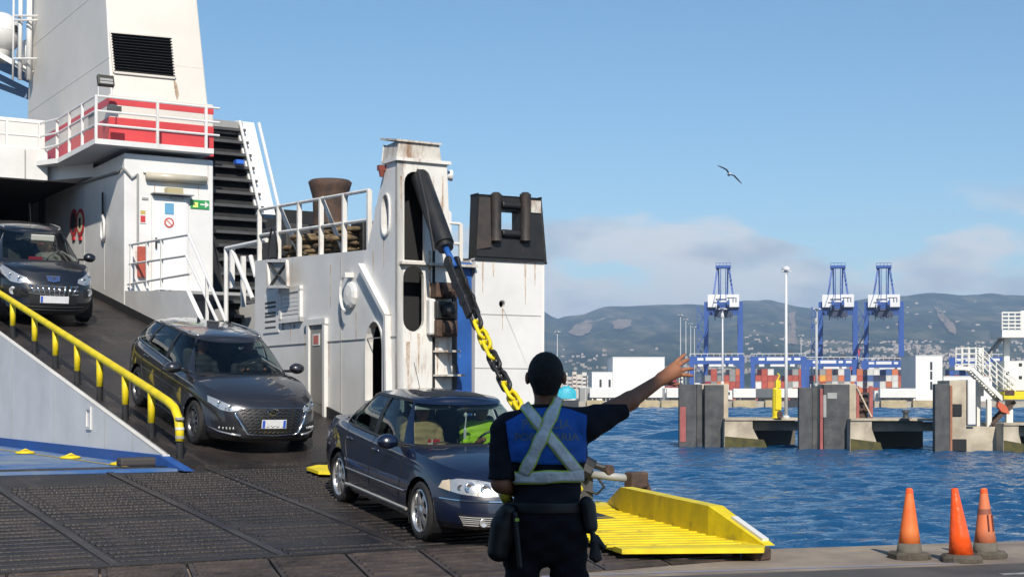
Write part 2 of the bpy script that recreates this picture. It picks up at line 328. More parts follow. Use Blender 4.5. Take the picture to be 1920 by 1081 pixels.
def hill_mat():
    m = bpy.data.materials.new('hillside'); m.use_nodes = True; t = m.node_tree; b = t.nodes['Principled BSDF']; b.inputs['Roughness'].default_value = 0.95; b.inputs['Specular IOR Level'].default_value = 0.1
    g = N(t, 'ShaderNodeNewGeometry')
    mp0 = N(t, 'ShaderNodeMapping'); mp0.inputs['Scale'].default_value = (1, .16, 1.2); L(t, g.outputs[0], mp0.inputs[0]); n1 = N(t, 'ShaderNodeTexNoise', i_Scale=0.010, i_Detail=12.0, i_Roughness=0.74); L(t, mp0.outputs[0], n1.inputs['Vector'])
    r1 = ramp(t, [(0.41, (0.008, 0.018, 0.010)), (0.51, (0.04, 0.055, 0.028)), (0.62, (0.15, 0.13, 0.085))]); L(t, n1.outputs[0], r1.inputs[0])
    mp_ = N(t, 'ShaderNodeMapping'); mp_.inputs['Location'].default_value = (310, 70, 0); mp_.inputs['Scale'].default_value = (1, .2, 1); L(t, g.outputs[0], mp_.inputs[0])
    n2 = N(t, 'ShaderNodeTexNoise', i_Scale=0.0042, i_Detail=6.0, i_Roughness=0.5); L(t, mp_.outputs[0], n2.inputs['Vector'])
    r2 = ramp(t, [(0.66, 0), (0.69, 1)]); L(t, n2.outputs[0], r2.inputs[0])
    x = N(t, 'ShaderNodeMixRGB'); x.inputs[2].default_value = (0.32, 0.24, 0.17, 1); L(t, r2.outputs[0], x.inputs[0]); L(t, r1.outputs[0], x.inputs[1]); L(t, x.outputs[0], b.inputs['Base Color'])
    return m
tag(np_grid('hills', X, Y, H, hill_mat()), kind='structure')
# bare quarry faces on the hillside
M_QUARRY = mat('quarry_face', (0.36, 0.25, 0.17), 0.9, col2=(0.12, 0.10, 0.06), vs=0.035)
def on_hill(px, py):
    k, mm = (px - 960) / F, (py - YH) / F; Ys = np.arange(2350, 6300, 12.0); hz = hill(k * Ys, Ys); d = hz - (EZ - mm * Ys)
    i = np.argmax(d > 0); return k * Ys[i], Ys[i], hz[i]
for poly in ([(1066, 626), (1080, 612), (1098, 607), (1112, 616), (1104, 628), (1085, 634)], [(1148, 606), (1162, 601), (1182, 602), (1184, 612), (1170, 620), (1152, 619)],
             [(1476, 590), (1492, 588), (1490, 620), (1494, 648), (1478, 650), (1480, 615)], [(1750, 575), (1760, 583), (1775, 600), (1790, 612), (1792, 632), (1776, 622), (1760, 598)]):
    poly = [(a[0] + (b[0] - a[0]) * f / 4 + random.uniform(-2.2, 2.2), a[1] + (b[1] - a[1]) * f / 4 + random.uniform(-1.4, 1.4)) for a, b in zip(poly, poly[1:] + poly[:1]) for f in range(4)]
    pts = [on_hill(*q) for q in poly]; cx = np.mean([p[0] for p in pts]); cy_ = np.mean([p[1] for p in pts]); rows = []
    for s_ in (0.02, 0.35, 0.7, 1.0):
        rw = []
        for p in pts + pts[:1]:
            x_, y_ = cx + (p[0] - cx) * s_, cy_ + (p[1] - cy_) * s_; rw.append((x_, y_, float(hill(np.array([x_]), np.array([y_]))[0]) + 6 + 5 * (1 - s_)))
        rows.append(rw)
    m = MB(); m.grid(rows); tag(m.build('quarry', M_QUARRY), kind='structure')
# hillside town, far and uncountable
M_TOWN = mat('town_walls', (0.46, 0.40, 0.34), 0.9, col2=(0.20, 0.16, 0.13), vs=0.012)
m = MB()
for x0, x1, y0, y1, n in ((1500, 1760, 640, 692, 900), (1760, 1920, 640, 690, 200), (1395, 1500, 600, 680, 50), (1030, 1260, 655, 700, 70), (1640, 1920, 560, 640, 45), (1260, 1420, 670, 700, 120)):
    for i in range(n):
        px, py = random.uniform(x0, x1), y1 - (y1 - y0) * random.random() ** 1.6
        x_, y_, z_ = on_hill(px, py)
        if y_ < 2360 or noise2(np.array([x_ / 160]), np.array([y_ / 160]), 44, 3)[0] < .46: continue
        a, b, h = random.uniform(2, 5.5), random.uniform(2, 5), random.uniform(2.5, 6)
        if py < 640: a, b, h = a * 1.2, b, h * .9
        m.box(x_ - a, x_ + a, y_ - b, y_ + b, z_ - 4, z_ + h)
tag(m.build('hillside_town', M_TOWN), 'pale houses of a far town scattered over the hillside', 'town', kind='stuff')
# flat land behind the far quay
M_LAND = mat('far_ground', (0.20, 0.18, 0.15), 0.9, var=0.3, vs=0.02)
m = MB(); m.prism([(-5000, 470, -0.2), (6200, 470, -0.2), (6200, 8200, -0.2), (-5000, 8200, -0.2)], (0, 0, -1)); tag(m.build('far_ground', M_LAND), kind='structure')
FQ = 455.0
m = MB(); m.box(-700, 900, FQ, FQ + 16, -5, 0.0); tag(m.build('far_quay', mat('far_quay_concrete', (0.42, 0.38, 0.31), 0.9, var=0.3, vs=0.2)), kind='structure')
# haze
hz = bpy.data.materials.new('haze'); hz.use_nodes = True; t = hz.node_tree; t.nodes.clear(); o_ = N(t, 'ShaderNodeOutputMaterial')
pv = N(t, 'ShaderNodeVolumePrincipled'); pv.inputs['Color'].default_value = (0.50, 0.70, 1.0, 1); pv.inputs['Density'].default_value = 0.000135; pv.inputs['Anisotropy'].default_value = 0.0
L(t, pv.outputs[0], o_.inputs['Volume'])
m = MB(); m.box(-9000, 9000, -400, 9000, -6.5, 470); tag(m.build('haze', hz), 'thin blue sea haze in front of the far hills', 'haze', kind='stuff')
# ------------------------------------------------------------------ far port (across the basin)
def rel(mb, name, mt, par, **k): return mb.build(name, mt, par, **k)
M_FENDT = mat('tan_block', (0.50, 0.40, 0.24), 0.9, var=0.3, vs=0.5); M_FENDD = mat('dark_block', (0.04, 0.04, 0.042), 0.9)
def gnd(px, Y): return V(((px - 960) / F * Y, Y, 0))
FW = ['next to the ferry\'s stern corner', 'under the annex with two slots', 'under the left edge of the large warehouse', 'under the middle of the large warehouse', 'left of the leftmost fender pier', 'behind the leftmost fender pier', 'right of the leftmost fender pier', 'behind the yellow mooring post', 'left of the middle fender pier', 'behind the red steel frame', 'between the middle and right fender piers', 'left of the rightmost fender pier']
for i, (a, b) in enumerate(((1055, 1085), (1100, 1132), (1185, 1197), (1197, 1235), (1240, 1282), (1300, 1345), (1375, 1418), (1435, 1462), (1475, 1500), (1610, 1640), (1652, 1700), (1712, 1752))):
    x0, x1 = gnd(a, FQ - 1.5).x, gnd(b, FQ - 1.5).x; dark = i in (0, 2, 8, 9)
    m = MB(); m.box(x0, x1, FQ - 1.5, FQ + .2, -2.4, 0.35)
    tag(m.build('quay_fender', M_FENDD if dark else M_FENDT, bevel=.1), ('dark' if dark else 'tan') + ' fender block on the far quay face ' + FW[i], 'fender', ('dark' if dark else 'tan') + ' fender blocks along the far quay')
M_PANEL = mat('white_cladding', (0.72, 0.71, 0.69), 0.6, var=0.05, vs=.2); M_PANELG = mat('pale_cladding', (0.60, 0.61, 0.60), 0.6); M_SLOT = mat('dark_window', (0.03, 0.035, 0.04), 0.3)
def block(name, label, px0, px1, pyt, Y, depth, mt=M_PANEL, slots=(), seams=3, cat='warehouse', roof=True):
    a, b = gnd(px0, Y), gnd(px1, Y); zt = EZ - (pyt - YH) / F * Y; w_ = b.x - a.x
    r = empty(name, ((a.x + b.x) / 2, Y + depth / 2, 0), label, cat); m = MB(); m.box(-w_ / 2, w_ / 2, -depth / 2, depth / 2, 0, zt); m.build('wall', mt, r)
    if roof: m = MB(); m.box(-w_ / 2 - .1, w_ / 2 + .1, -depth / 2 - .1, depth / 2 + .1, zt, zt + .25); m.build('parapet', M_PANELG, r)
    for i in range(1, seams): m = MB(); x = -w_ / 2 + w_ * i / seams; m.box(x - .06, x + .06, -depth / 2 - .05, -depth / 2 - .003, 0, zt - .3); m.build('seam_strip', M_PANELG, r)
    for (sx0, sx1, sy0, sy1) in slots:
        q0, q1 = at(sx0, sy0, Y), at(sx1, sy1, Y); o = m = MB(); cx = r.location.x; m.box(q0.x - cx, q1.x - cx, -depth / 2 - .12, -depth / 2 - .004, q1.z, q0.z); m.build('window', M_SLOT, r)
    return r
block('warehouse', 'large plain white warehouse beyond the officer\'s raised arm', 1149, 1246, 670, 470, 30, seams=3)
block('warehouse', 'lower white annex with two dark slots left of the large warehouse', 1110, 1148.5, 698, 468, 24, slots=((1124, 1128, 711, 725), (1141, 1145, 711, 725)), seams=2)
block('port_office', 'white block with a column of three dark slots by the fender piers', 1717, 1767, 667, 470, 18, slots=((1744, 1748, 678, 693), (1744, 1748, 696, 711), (1744, 1748, 715, 730)), seams=1, cat='building')
block('quay_shed', 'long low white shed right of the slotted white block', 1769, 1860, 706, 472, 14, seams=4, cat='building')
block('quay_shed', 'low white quay wall building left of the slotted white block', 1640, 1716, 733, 462, 6, seams=6, cat='building')
block('quay_shed', 'low white shed on the far quay right of the warehouse', 1247, 1283, 728, 462, 8, seams=2, slots=((1252, 1256, 735, 744),), cat='building')
block('quay_shed', 'grey box shed standing left of the white annex', 1087, 1109, 727, 462, 8, mt=mat('grey_shed', (0.30, 0.30, 0.29), .8, var=.2, vs=.5), seams=2, cat='building')
cols = [(0.60, 0.54, 0.46), (0.64, 0.60, 0.54), (0.52, 0.46, 0.40), (0.62, 0.52, 0.44)]
for i, (a, b, yt) in enumerate(((1046, 1054, 704), (1055, 1064, 699), (1064.5, 1073, 706), (1073.5, 1081, 697), (1081.5, 1091, 702), (1091.5, 1100, 698), (1100.5, 1109, 704), (1252, 1262, 703), (1263, 1272, 697), (1273, 1281, 706))):
    Y = 1150 + 40 * (i % 3); r = block('apartment_block', 'small beige apartment block in the far row, %s' % ['leftmost by the hull', 'second from the hull', 'third from the hull', 'tall one, fourth from the hull', 'fifth from the hull', 'tall one beside the annex', 'low one touching the annex', 'just right of the warehouse', 'tall one right of the warehouse', 'behind the officer\'s fingers'][i], a, b, yt, Y, 14, mt=mat('flat_%d' % (i % 4), cols[i % 4], .9), seams=1, cat='building')
    w_ = (b - a) / F * Y; h_ = EZ - (yt - YH) / F * Y
    for fz in range(2, int(h_ / 3.2)):
        m = MB(); m.box(-w_ / 2 + .4, w_ / 2 - .4, -7.1, -7.004, fz * 3.2 + .9, fz * 3.2 + 2.1); m.build('window_band', M_SLOT, r)
# containers
CC = {'rust red': (0.42, 0.075, 0.045), 'orange': (0.55, 0.16, 0.06), 'dark red': (0.30, 0.035, 0.05), 'blue': (0.05, 0.11, 0.28), 'dark navy': (0.02, 0.028, 0.07), 'white': (0.62, 0.61, 0.58), 'grey': (0.27, 0.27, 0.26), 'amber': (0.70, 0.34, 0.04)}
def cont_mesh(cn):
    m = MB(); m.box(-1.16, 1.16, -5.98, 6.0, .12, 2.5)
    for x in (-1.18, 1.18): m.box(x - .08, x + .08, -6.1, -5.94, 0, 2.6)
    m.box(-1.1, 1.1, -6.08, -5.96, 2.44, 2.6); m.box(-1.1, 1.1, -6.08, -5.96, 0, .16)
    for x in (-.75, -.3, .3, .75): m.box(x - .03, x + .03, -6.06, -5.985, .16, 2.44)
    return m.mesh('container_' + cn, mat('cont_' + cn, CC[cn], 0.6, var=.2, vs=.8, rand=.12))
CM = {k: cont_mesh(k) for k in CC}
ORD = 'first second third fourth fifth sixth seventh eighth ninth tenth eleventh twelfth'.split()
def stacks(px0, px1, Y, hts, seq, where):
    n = int((px1 - px0) / (2.62 / Y * F)); 
    for i in range(n):
        x = gnd(px0, Y).x + 1.3 + i * 2.62
        for j in range(min(5, hts[i % len(hts)] + (1 if Y > 600 else 0))):
            cn = seq[(i * 3 + j * 5 + (i * j) % 3) % len(seq)]; o = place(CM[cn], 'shipping_container', None, (x, Y + random.uniform(-.1, .1), j * 2.62))
            tag(o, '%s container %s in the %s stack from left, %s' % (cn, ['lowest', 'second up', 'third up', 'fourth up', 'topmost'][j], ORD[i], where), 'container', '%s containers %s' % (cn, where))
stacks(1318, 1398, 640, [3, 4, 3, 3, 4, 4, 3], ['rust red', 'orange', 'rust red', 'grey', 'dark red', 'orange'], 'below left tall crane')
stacks(1412, 1512, 640, [3, 4, 4, 3, 2, 3, 4, 4], ['rust red', 'orange', 'grey', 'rust red', 'white', 'orange'], 'by the white mast')
stacks(1520, 1612, 640, [3, 4, 4, 3, 4, 4], ['orange', 'rust red', 'blue', 'grey', 'amber', 'white', 'orange'], 'below middle tall crane')
stacks(1620, 1714, 640, [4, 4, 3, 4, 4, 3], ['dark navy', 'blue', 'rust red', 'white', 'dark navy', 'orange', 'white'], 'below right tall crane')
stacks(1768, 1850, 640, [3, 4, 3, 4], ['orange', 'blue', 'grey', 'rust red', 'blue'], 'behind the gangway stairs')
stacks(1240, 1290, 560, [2, 3, 2], ['dark red', 'dark red', 'rust red'], 'below the pointing hand')
# tall ship-to-shore cranes
M_CBL = mat('crane_blue', (0.025, 0.085, 0.33), 0.5, var=.15, vs=.1); M_CWH = mat('crane_white', (0.72, 0.72, 0.72), .5, var=.08, vs=.1); M_CDK = mat('crane_dark', (0.035, 0.045, 0.09), .7)
def sts():
    r = empty('harbour_crane', (0, 0, 0)); 
    for sx in (-1, 1):
        for sy in (0, 1):
            m = MB(); m.bar((sx * 8.3, sy * 26, 0), (sx * 8.0, sy * 26, 46), 2.3 if sx > 0 else 1.9, 2.2, (0, 1, 0)); m.build('leg', M_CBL, r)
            m = MB(); m.box(sx * 8.3 - 2.6, sx * 8.3 + 2.6, sy * 26 - 1, sy * 26 + 1, 0.1, 1.6); m.build('bogie', M_CDK, r)
        m = MB(); m.bar((sx * 8.2, 0, 14), (sx * 8.2, 26, 14), 1.4, 1.8); m.build('side_beam', M_CBL, r)
        m = MB(); m.bar((sx * 8.2, 1, 14), (sx * 8.0, 25, 40), .9, .9); m.build('side_brace', M_CBL, r)
    for sy in (0, 26):
        m = MB(); m.box(-8.2, 8.2, sy - .9, sy + .9, 41.2, 43.2); m.build('portal_beam', M_CBL, r)
        m = MB(); m.box(-8.6, 8.6, sy - .8, sy + .8, 16.6, 18.2); m.build('sill_beam', M_CBL, r)
    m = MB(); m.box(-7.2, 7.4, -3, 12, 43.4, 49.3); h = m.build('machinery_house', M_CWH, r)
    m = MB(); put_text(m, 'TTI', 3.2, (4.0, -3.02, 46.6), (1, 0, 0), (0, 0, 1), True); m.box(-4.6, 1.6, -3.03, -3.005, 45.2, 45.8); m.box(-3.5, 1.6, -3.03, -3.005, 46.6, 47.3); m.build('lettering', M_CDK, h)
    m = MB(); m.box(-3.4, 2.6, -5.6, -3, 42.0, 44.6); m.build('trolley', M_CWH, r)
    m = MB(); m.box(-4.2, 4.4, -6.5, -2.5, 38.8, 41.2)
    for i in range(7): m.box(-4 + i * 1.2, -3.6 + i * 1.2, -6, -5.4, 37.2 + (i * 5 % 3) * .5, 39.5)
    m.bar((-4, -5, 41), (-1, -5, 38), .3, .3); m.bar((4, -5, 41), (1, -5, 38), .3, .3); m.build('cable_festoon', M_CDK, r)
    m = MB()
    for x in (-2.2, 2.2): m.box(x - .6, x + .6, -42, 60, 42.0, 44)
    for i in range(12): m.box(-2.2, 2.2, -40 + i * 8.5, -39.4 + i * 8.5, 42.4, 43.2)
    m.build('boom', M_CBL, r)
    for sx in (-1, 1):
        m = MB(); m.bar((sx * 4.6, 2, 49), (sx * 2.7, 6, 62.5), .9, .9, (0, 1, 0)); m.build('apex_leg', M_CBL, r)
        m = MB(); m.bar((sx * 2.0, 14, 49), (sx * 2.2, 7, 62.5), .7, .7, (0, 1, 0)); m.build('apex_leg', M_CBL, r)
        m = MB(); m.tube([(sx * 1.2, 6, 63), (sx * 1.2, -38, 44)], .18, 5); m.build('stay', M_CBL, r)
        m = MB(); m.tube([(sx * 1.2, 8, 63), (sx * 1.2, 55, 44)], .18, 5); m.build('stay', M_CBL, r)
    m = MB(); m.box(-3.6, 3.6, 4, 9, 62.4, 63.6)
    for x in (-3.4, -1.6, 0, 1.6, 3.4): m.box(x - .1, x + .1, 4, 4.2, 63.6, 64.7)
    m.box(-3.5, 3.5, 4, 4.15, 64.6, 64.8); m.build('apex_platform', M_CBL, r)
    m = MB()
    for i in range(9):
        z0 = 2 + i * 4.6; x0, x1 = (-12, -9.2) if i % 2 else (-9.2, -12); m.bar((x0, -1.6, z0), (x1, -1.6, z0 + 4.6), .5, .35, (0, 1, 0)); m.box(-12.4, -8.8, -2.2, -1.2, z0 - .15, z0 + .1); m.box(-12.4, -8.8, -2.2, -2.1, z0 + .9, z0 + 1.05)
    m.bar((-12.2, -1.6, 0), (-12.2, -1.6, 44), .25, .25, (0, 1, 0)); m.build('stair_tower', M_CBL, r)
    for i in range(6): m = MB(); m.box(4.2 - i * .3, 5.0 - i * .3, 2.5, 3.3, 50 + i * 2.2, 50.35 + i * 2.2); m.build('ladder_landing', M_CBL, r)
    return r
cr_ = sts()
for i, (px, lab) in enumerate(((1356, 'leftmost tall blue harbour crane above the officer\'s hand, white machinery house'), (1571, 'middle tall blue harbour crane of three, just right of the white mast'), (1657, 'rightmost tall blue harbour crane of the close pair'))):
    o = cr_ if i == 0 else copy_tree(cr_); o.location = gnd(px, 705); o.rotation_euler = (0, 0, -math.atan2(o.location.x, 705)); tag(o, lab, 'crane', 'ship-to-shore cranes')
# lower yard gantries
def rtg():
    r = empty('yard_gantry', (0, 0, 0))
    for sx in (-1, 1):
        for sy in (-1, 1):
            m = MB(); m.bar((sx * 9.9, sy * 3.5, 1), (sx * 9.7, sy * 3, 15.6), 1.6, 1.3, (0, 1, 0)); m.build('leg', M_CBL, r)
            m = MB(); m.lathe([(.75, -.4), (.75, .4)], (sx * 9.9, sy * 3.5, .8), (1, 0, 0), 12); m.build('wheel', M_CDK, r)
        m = MB(); m.box(sx * 9.9 - .8, sx * 9.9 + .8, -4.4, 4.4, 1.0, 2.2); m.build('sill_beam', M_CBL, r)
    for sy in (-1, 1):
        m = MB(); m.box(-10.8, 10.8, sy * 3 - .6, sy * 3 + .6, 14.2, 17.2); g = m.build('girder', M_CBL, r)
        for a, b, z0, z1 in ((-7.6, -5.2, 15.6, 16.6), (-4.4, 2.2, 15.5, 16.8), (3.2, 5.0, 15.6, 16.6), (6.2, 8.6, 15.6, 16.6), (-7.4, -5.4, 13.2, 14.1), (-3, 3.4, 13.2, 14.1), (4.6, 6.4, 13.2, 14.1)):
            m = MB(); m.box(a, b, sy * 3 - .72, sy * 3 - .604 if sy < 0 else sy * 3 + .72, z0, z1); m.build('white_panel', M_CWH, g)
    m = MB(); m.box(-2.5, 3.5, -3.4, 3.4, 17.2, 18.4); m.box(4, 6, -2, 2, 17.3, 19.2); m.build('trolley', M_DGREY, r)
    m = MB(); m.tube([(-10.6, -3.4, 18.2), (10.6, -3.4, 18.2)], .14, 5); 
    for i in range(10): m.tube([(-10.6 + i * 2.35, -3.4, 17.2), (-10.6 + i * 2.35, -3.4, 18.2)], .09, 4)
    m.build('handrail', M_CWH, r)
    m = MB(); m.box(-8.6, -6.6, -4.6, -3.7, 2.4, 6.8); m.build('generator_box', M_CWH, r)
    return r
rt = rtg()
for i, (px, Y, lab) in enumerate(((1344, 590, 'blue yard gantry with white panels right of the officer\'s fingers'), (1459, 590, 'blue yard gantry with white panels behind the tall white mast'), (1558, 640, 'blue yard gantry below the middle tall crane'), (1662, 660, 'blue yard gantry left of the slotted white block'), (1832, 600, 'blue yard gantry behind the white gangway stairs'))):
    o = rt if i == 0 else copy_tree(rt); o.location = gnd(px, Y); o.rotation_euler = (0, 0, -math.atan2(o.location.x, Y)); tag(o, lab, 'gantry crane', 'yard gantries')
# stacked white reefer boxes at the first gantry's foot
for px, lab in ((1308, 'left'), (1332, 'middle'), (1357, 'right')):
    m = MB(); m.box(-1.3, 1.3, -3, 3, 0, 5.6); m.box(-1.1, 1.1, -3.1, -3.004, .3, 2.6); m.box(-1.1, 1.1, -3.1, -3.004, 3.0, 5.3); o = m.build('white_cabin', M_CWH, bevel=.06); o.location = gnd(px, 520); tag(o, '%s of three white cabins above the leftmost fender pier' % lab, 'cabin', 'white cabins')
# trucks and trailers along the far quay
M_TRW = mat('trailer_white', (0.70, 0.69, 0.66), .5, var=.1, vs=.6); M_TRG = mat('trailer_grey', (0.10, 0.11, 0.12), .5, var=.2, vs=.6); M_TRB = mat('trailer_blue', (0.04, 0.12, 0.40), .5)
def trailer(px, Y, ln, mt, lab, cab=None):
    r = empty('truck_trailer', gnd(px, Y), lab, 'trailer'); m = MB(); m.box(-ln / 2, ln / 2, -1.25, 1.25, 1.15, 3.95); b = m.build('box_body', mt, r, bevel=.05)
    m = MB(); m.box(-ln / 2 + .1, ln / 2 - .1, -1.0, 1.0, .85, 1.148); m.build('chassis', M_DGREY, r)
    for x in (ln / 2 - 1.2, ln / 2 - 2.4, ln / 2 - 3.6, -ln / 2 + 1.6):
        m = MB(); m.lathe([(.3, -1.2), (.5, -1.15), (.5, -.85), (.3, -.8)], (x, 0, .5), (0, 1, 0), 12); m.lathe([(.3, .8), (.5, .85), (.5, 1.15), (.3, 1.2)], (x, 0, .5), (0, 1, 0), 12); m.build('wheel', M_RUB, r)
    if cab:
        m = MB(); x0 = -ln / 2 - 2.6; m.prism([(x0, -1.2, .6), (x0 + .1, -1.2, 1.8), (x0 + .35, -1.2, 3.2), (x0 + 2.2, -1.2, 3.5), (x0 + 2.2, -1.2, .6)], (0, 2.4, 0)); cb = m.build('cab', cab, r, bevel=.06)
        m = MB(); m.prism([(x0 + .55, -1.22, 1.9), (x0 + .7, -1.22, 2.9), (x0 + 1.5, -1.22, 2.9), (x0 + 1.5, -1.22, 1.9)], (0, .018, 0)); m.build('window', M_SLOT, cb)
        m = MB(); m.lathe([(.3, -1.2), (.5, -1.15), (.5, -.8)], (x0 + .9, 0, .5), (0, 1, 0), 12); m.build('wheel', M_RUB, r)
    return r
trailer(1395, 470, 7, M_TRW, 'white box trailer with truck between the two leftmost fender piers', M_TRW)
trailer(1424, 473, 7.5, M_TRG, 'dark grey trailer left of the yellow mooring post')
trailer(1441, 480, 3.4, M_TRB, 'short blue trailer box beside the yellow mooring post')
trailer(1482, 470, 8.5, M_TRW, 'white trailer on the far quay behind the white mast')
trailer(1223, 461, 6, M_TRW, 'white trailer on the far quay below the officer\'s forearm', M_TRW)
trailer(1268, 459, 6.0, M_TRW, 'white trailer just left of the leftmost fender pier')
trailer(1130, 459, 8, M_TRW, 'white trailer in front of the annex with two slots')
trailer(1682, 459, 11, M_TRW, 'long white trailer left of the rightmost fender pier')
# turquoise covered boat
m = MB(); rows = []
for i in range(9):
    u_ = i / 8; w_ = 1.25 * math.sin(math.pi * min(1, .15 + .85 * u_)) ** .5 if u_ < 1 else .3; zt = 2.2 + 1.6 * math.sin(math.pi * u_) + (.35 if i % 2 else 0)
    rows.append([(-3 + 6 * u_, math.cos(a) * w_, .8 + math.sin(a) * zt) for a in [math.pi * j / 8 for j in range(9)]])
m.grid(rows); m.add(rows[0], [tuple(range(9))]); m.add(rows[-1], [tuple(range(9))]); r = empty('covered_boat', gnd(1062, 459), 'small boat under a bright turquoise tarpaulin on the far quay', 'boat'); m.build('tarpaulin', mat('turquoise_tarp', (0.02, 0.42, 0.55), .5, var=.3, vs=2), r, smooth=True)
m = MB(); m.prism([(-2.9, -.9, .8), (-2.5, -.7, .1), (2.3, -.7, .1), (3.1, -.9, .8)], (0, 1.8, 0)); m.build('hull', M_TRW, r)
# far light masts
M_POLE = mat('pole_white', (0.62, 0.62, 0.62), .5); M_POLEG = mat('pole_grey', (0.42, 0.43, 0.44), .5)
def mast(px, pyt, Y, rad, lab, z0=0.0, mt=M_POLEG, grp=None, ring=1.2):
    zt = EZ - (pyt - YH) / F * Y - z0; g = gnd(px, Y); r = empty('light_mast', (g.x, Y, z0), lab, 'light mast', grp)
    m = MB(); m.lathe([(rad, 0), (rad * .9, zt * .4), (rad * .6, zt)], (0, 0, 0), n=10); m.build('pole', mt, r, smooth=True)
    m = MB(); m.lathe([(rad * 2, 0), (rad * 2, .12), (rad * 1.1, .2)], n=10); m.build('base_plate', mt, r)
    m = MB(); m.lathe([(ring * .5, zt - .25), (ring, zt - .12), (ring, zt + .05), (ring * .4, zt + .15)], n=12); m.build('lamp_ring', mt, r)
    for i in range(4): m = MB(); a = i * 1.57 + .4; m.obox((ring * math.cos(a), ring * math.sin(a), zt - .2), ((math.cos(a), math.sin(a), 0), (-math.sin(a), math.cos(a), 0), (0, 0, 1)), (ring * .25, ring * .2, ring * .12)); m.build('lamp', M_CWH, r)
    return r
mast(1276, 590, 760, .32, 'leftmost grey light mast of the row before the first crane'); mast(1286, 598, 830, .32, 'second grey light mast of the row before the first crane')
mast(1295, 606, 900, .32, 'third grey light mast of the row before the first crane'); mast(1302, 612, 960, .32, 'last and shortest grey mast of the row before the first crane')
mast(1045, 621, 700, .28, 'lone light mast beside the ferry\'s white stern corner'); mast(1532, 578, 500, .3, 'grey light mast just left of the middle tall crane')
mast(1502, 628, 700, .25, 'thin grey pole right of the tall white mast'); mast(1355, 578, 480, .42, 'pale light mast inside the leftmost tall crane')
# striped chimney far off
g = gnd(1583, 1400); r = empty('chimney', g, 'far leaning red and white banded chimney between the crane pair', 'chimney')
for i in range(4): m = MB(); m.lathe([(3.2 - i * .2, 20 + i * 7), (3.0 - i * .2, 27 + i * 7)], (0, 0, 0), (.28, 0, .96), 12); m.build('band', M_CWH if i % 2 == 0 else M_RED, r)
m = MB(); m.lathe([(3.6, 0), (3.2, 20)], (0, 0, 0), (.28, 0, .96), 12); m.build('shaft', M_GREY, r)

# ------------------------------------------------------------------ the fender pier in the middle distance
M_FRUB = mat('fender_panel', (0.045, 0.046, 0.05), 0.75, col2=(0.085, 0.085, 0.085), vs=1.2, bump=.4, bs=8, stain=(0.15, 0.14, 0.13), st_amt=.42, st_scale=(1.6, 1.6, 1.1))
M_PCON = mat('pier_concrete', (0.54, 0.47, 0.36), 0.9, col2=(0.33, 0.28, 0.21), vs=.7, bump=.4, bs=6, stain=(0.16, 0.10, 0.05), st_amt=.25, st_scale=(1.2, 1.2, .3))
M_ALGAE = mat('tide_algae', (0.10, 0.085, 0.02), 0.8, col2=(0.04, 0.04, 0.015), vs=2, bump=.5, bs=10)
M_PRED = mat('faded_red', (0.36, 0.10, 0.09), .7, var=.3, vs=2)
PR = R(-24)
def pframe(px, Y):
    r = gnd(px, Y); return r
def pier_unit(px0, Y, name, lab, cat, pieces):
    """pieces: (part, px0, px1, pytop, pybot or None for below water, y0, y1, material)"""
    o = gnd(px0, Y); r = empty(name, (o.x, Y, WZ), lab, cat); out_ = []
    for (pn, a, b, yt, yb, d0, d1, mt) in pieces:
        x0, x1 = gnd(a, Y).x - o.x, gnd(b, Y).x - o.x; zt = EZ - (yt - YH) / F * Y - WZ; zb = -1.0 if yb is None else EZ - (yb - YH) / F * Y - WZ
        m = MB(); m.box(x0, x1, d0, d1, zb, zt); out_.append(m.build(pn, mt, r, bevel=.05))
    return r, out_
r, pc = pier_unit(1273, 109, 'mooring_dolphin', 'leftmost fender pier, two dark panels with a red stained edge', 'fender pier', [
    ('fender_panel', 1273, 1306, 720, None, 0, .5, M_FRUB), ('fender_panel', 1307, 1317.5, 720, None, .25, .8, M_FRUB), ('fender_panel', 1321, 1357, 721, None, -.1, .5, M_FRUB),
    ('pillar', 1310, 1369, 719, None, .85, 3.6, M_PCON), ('red_mark', 1275, 1286, 762, 828, -.03, .003, M_PRED), ('post', 1361, 1366, 788, None, -.3, -.05, mat('brown_pile', (.25, .13, .06), .8))])
r, pc = pier_unit(1498, 103, 'mooring_dolphin', 'middle fender pier with a red rail between its dark panels', 'fender pier', [
    ('fender_panel', 1498, 1523, 726, None, 0, .5, M_FRUB), ('fender_panel', 1524, 1534, 726, None, .2, .6, M_FRUB), ('red_rail', 1536, 1542, 728, None, -.25, .1, M_PRED), ('fender_panel', 1544, 1593, 720, None, -.05, .5, M_FRUB),
    ('repair_patch', 1551, 1569, 736, 747, -.08, -.045, M_GREY), ('grey_strip', 1543, 1549, 740, 782, -.1, -.052, M_GREY), ('pillar', 1545, 1609, 719, None, .55, 3.8, M_PCON)])
r, pc = pier_unit(1753, 99, 'mooring_dolphin', 'rightmost fender pier, one dark panel and a rust edged concrete pillar', 'fender pier', [
    ('fender_panel', 1753, 1781, 719, None, 0, .6, M_FRUB), ('rust_rail', 1782, 1787, 722, None, .1, .5, mat('rust_rail', (.34, .15, .09), .8, var=.3, vs=3)), ('pillar', 1786, 1818, 712, None, .7, 3.6, M_PCON), ('white_pillar', 1819, 1834, 711, 796, .5, 3.4, M_TRW), ('hatch', 1788, 1809, 757, 780, .6, .697, M_DARK), ('hatch', 1788, 1818, 823, 846, .6, .697, M_DARK), ('base', 1818, 1895, 800, None, .9, 6, M_PCON)])
